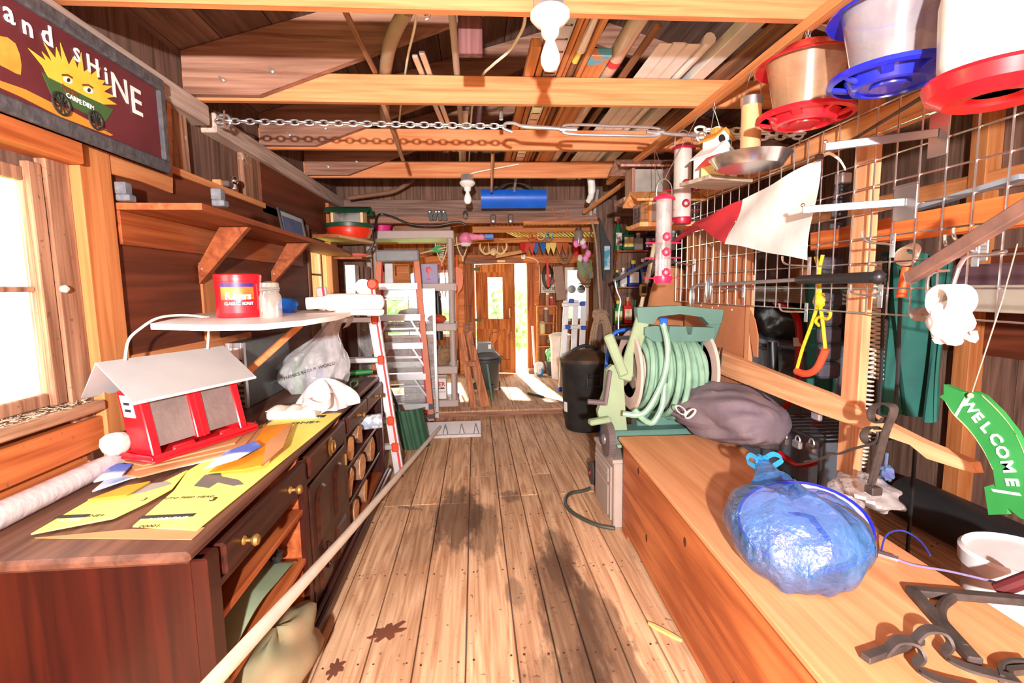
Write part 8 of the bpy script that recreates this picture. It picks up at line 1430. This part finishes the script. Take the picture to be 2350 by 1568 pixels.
# ------------------------------------------------------------------ welcome sign
wsn=thing('welcome_sign','green arched wooden sign painted WELCOME hanging by a cord','sign',P(2260,1050,x=1.40)); XW=1.44; cxp,cyp=2055,1180
def wq_(px,py,d=0): q=P(px,py,x=XW-.0); return Vector((XW+d,q.y,q.z))
outl=[(2172,882),(2215,900),(2222,912),(2240,898),(2262,908),(2300,945),(2335,990),(2362,1050),(2380,1120),(2385,1200),(2350,1190),(2318,1165),(2318,1180),(2275,1182),(2268,1135),(2265,1118),(2285,1112),(2292,1120),(2285,1075),(2262,1030),(2230,985),(2195,950),(2178,925),(2162,910),(2172,905)]
M_WG=mat('weathered_green',sr(30,122,52),.6,col2=sr(50,142,70),scale=8); M_WE=mat('worn_edge',sr(206,190,140),.7)
pts=[wq_(*p) for p in outl]; n=len(pts); part('board',MB().add([(XW-.009,p.y,p.z) for p in pts]+[(XW+.009,p.y,p.z) for p in pts],[tuple(range(n)),tuple(range(2*n-1,n-1,-1))]+[(i,(i+1)%n,n+(i+1)%n,n+i) for i in range(n)]),M_WG,wsn)
for k in(list(range(4,9)),list(range(18,23))): part('worn_line',MB().strip(spl([wq_(outl[i][0],outl[i][1],-.0102) for i in k],5),(0,.004,.006),.001),M_WE,wsn)
lets=[('W',2215,937),('E',2233,962),('L',2253,985),('C',2275,1012),('O',2290,1042),('M',2303,1075),('E',2312,1110)]
for i,(ch,px,py) in enumerate(lets):
    p=wq_(px+17,py-4,-.0105); nx=lets[min(i+1,6)]; pv=lets[max(i-1,0)]; dd=wq_(nx[1],nx[2])-wq_(pv[1],pv[2]); dd.x=0; dd.normalize(); up_=Vector((0,-dd.z,dd.y)); 
    if up_.z<0: up_=-up_
    # face the room (-x): reading direction runs with dd
    text(ch,frame(p,dd,Vector((-1,0,0)).cross(dd)),.044,M_WHITEINK,wsn,.0012,bold=.001)
for k,ln in enumerate((((2200,955),(2223,915)),((2285,1125),(2350,1135)))): part('stroke',MB().strip([wq_(*ln[0],-.0105),wq_(*ln[1],-.0105)],(0,.006,.006),.001),M_WHITEINK,wsn)
part('cord',MB().tube([wq_(2240,900,-.012),P(2300,690,x=XW),P(2335,560,x=XM-.015)],.002,5),mat('grey_string',sr(150,136,126),.8),wsn); part('knot',MB().blob(wq_(2236,908,-.012),(.008,.008,.008),10,8,0),M_WE,wsn)
# floor things in the bay
solo('black_roll',MB().tube([(2.62,1.1,.13),(2.62,2.72,.13)],.13,22),mat('black_vinyl',(.02,.02,.022),.45),'thick black vinyl roll lying on the side bay floor','roll')
pb_=thing('paint_bucket','white paint bucket with grooved lid standing behind the chest','bucket',P(2300,1270,x=1.75)); q=P(2348,1276,x=1.74); MBK=T(q.x,q.y,q.z-.36); part('body',MB().lathe([(0,.362-q.z),(.13,.362-q.z),(.145,.33),(.15,.33)],MBK,26),M_WHITE,pb_); part('lid',MB().lathe([(.155,.31),(.158,.355),(.148,.365),(.14,.36),(.138,.352),(0,.352)],MBK,32),mat('lid_white',(.8,.78,.78),.45),pb_)
rc2=thing('red_jack','red steel jack with dark handle behind the chest corner','jack',P(2320,1330,x=1.55)); part('body',MB().box(1.50,1.68,.95,1.2,.0,.44,.02),M_RED,rc2); part('handle',MB().tube([P(2290,1355,x=1.46),P(2370,1325,x=1.5)],.02,10),mat('dark_red_handle',sr(90,30,34),.5),rc2)
solo('fishing_lure',MB().blob(P(2035,1085,x=1.62),(.02,.03,.03),14,10,.35,5,1,3).tube([P(2033,1070,x=1.62),P(2036,1040,x=1.62)],.006,6),mat('purple_teal_yarn',sr(90,70,150),.8,col2=sr(60,120,120),scale=30),'purple and teal tinsel tassel hanging beyond the plant hanger','tassel')
# leaves and chips on the floor
for i,(px,py,s,lab) in enumerate(((890,1450,.07,'large curled brown oak leaf on the floor by the sideboard'),(770,1535,.045,'small brown oak leaf on the floor near the canvas sack'),(1525,1452,.06,'pale split wood chip on the floor by the chest'))):
    q=P(px,py,z=.004); rr=random.Random(i); pts=[(s*g*math.cos(2*math.pi*k/22)*1.3,s*g*math.sin(2*math.pi*k/22)*(.75 if i<2 else .15)) for k,g in((k,(rr.uniform(.75,1.05) if k%3 else .5) if i<2 else 1) for k in range(22))]
    solo('oak_leaf' if i<2 else 'wood_chip',MB().prism(pts,.003 if i<2 else .012,T(q.x,q.y,.002)@rot('Z',30+50*i)),mat('dry_leaf%d'%i,[sr(110,62,40),sr(104,58,40),sr(224,180,110)][i],.8),lab,'leaf' if i<2 else 'wood chip')
solo('rusty_spring',MB().tube([P(912,1165,z=.01)+Vector((.012*math.sin(i*1.2)*.4+i*.0042,-.0015*i,.006*math.cos(i*1.2))) for i in range(40)],.003,5),M_DARKIRON,'small rusty spring lying on the floor by the pole','spring')
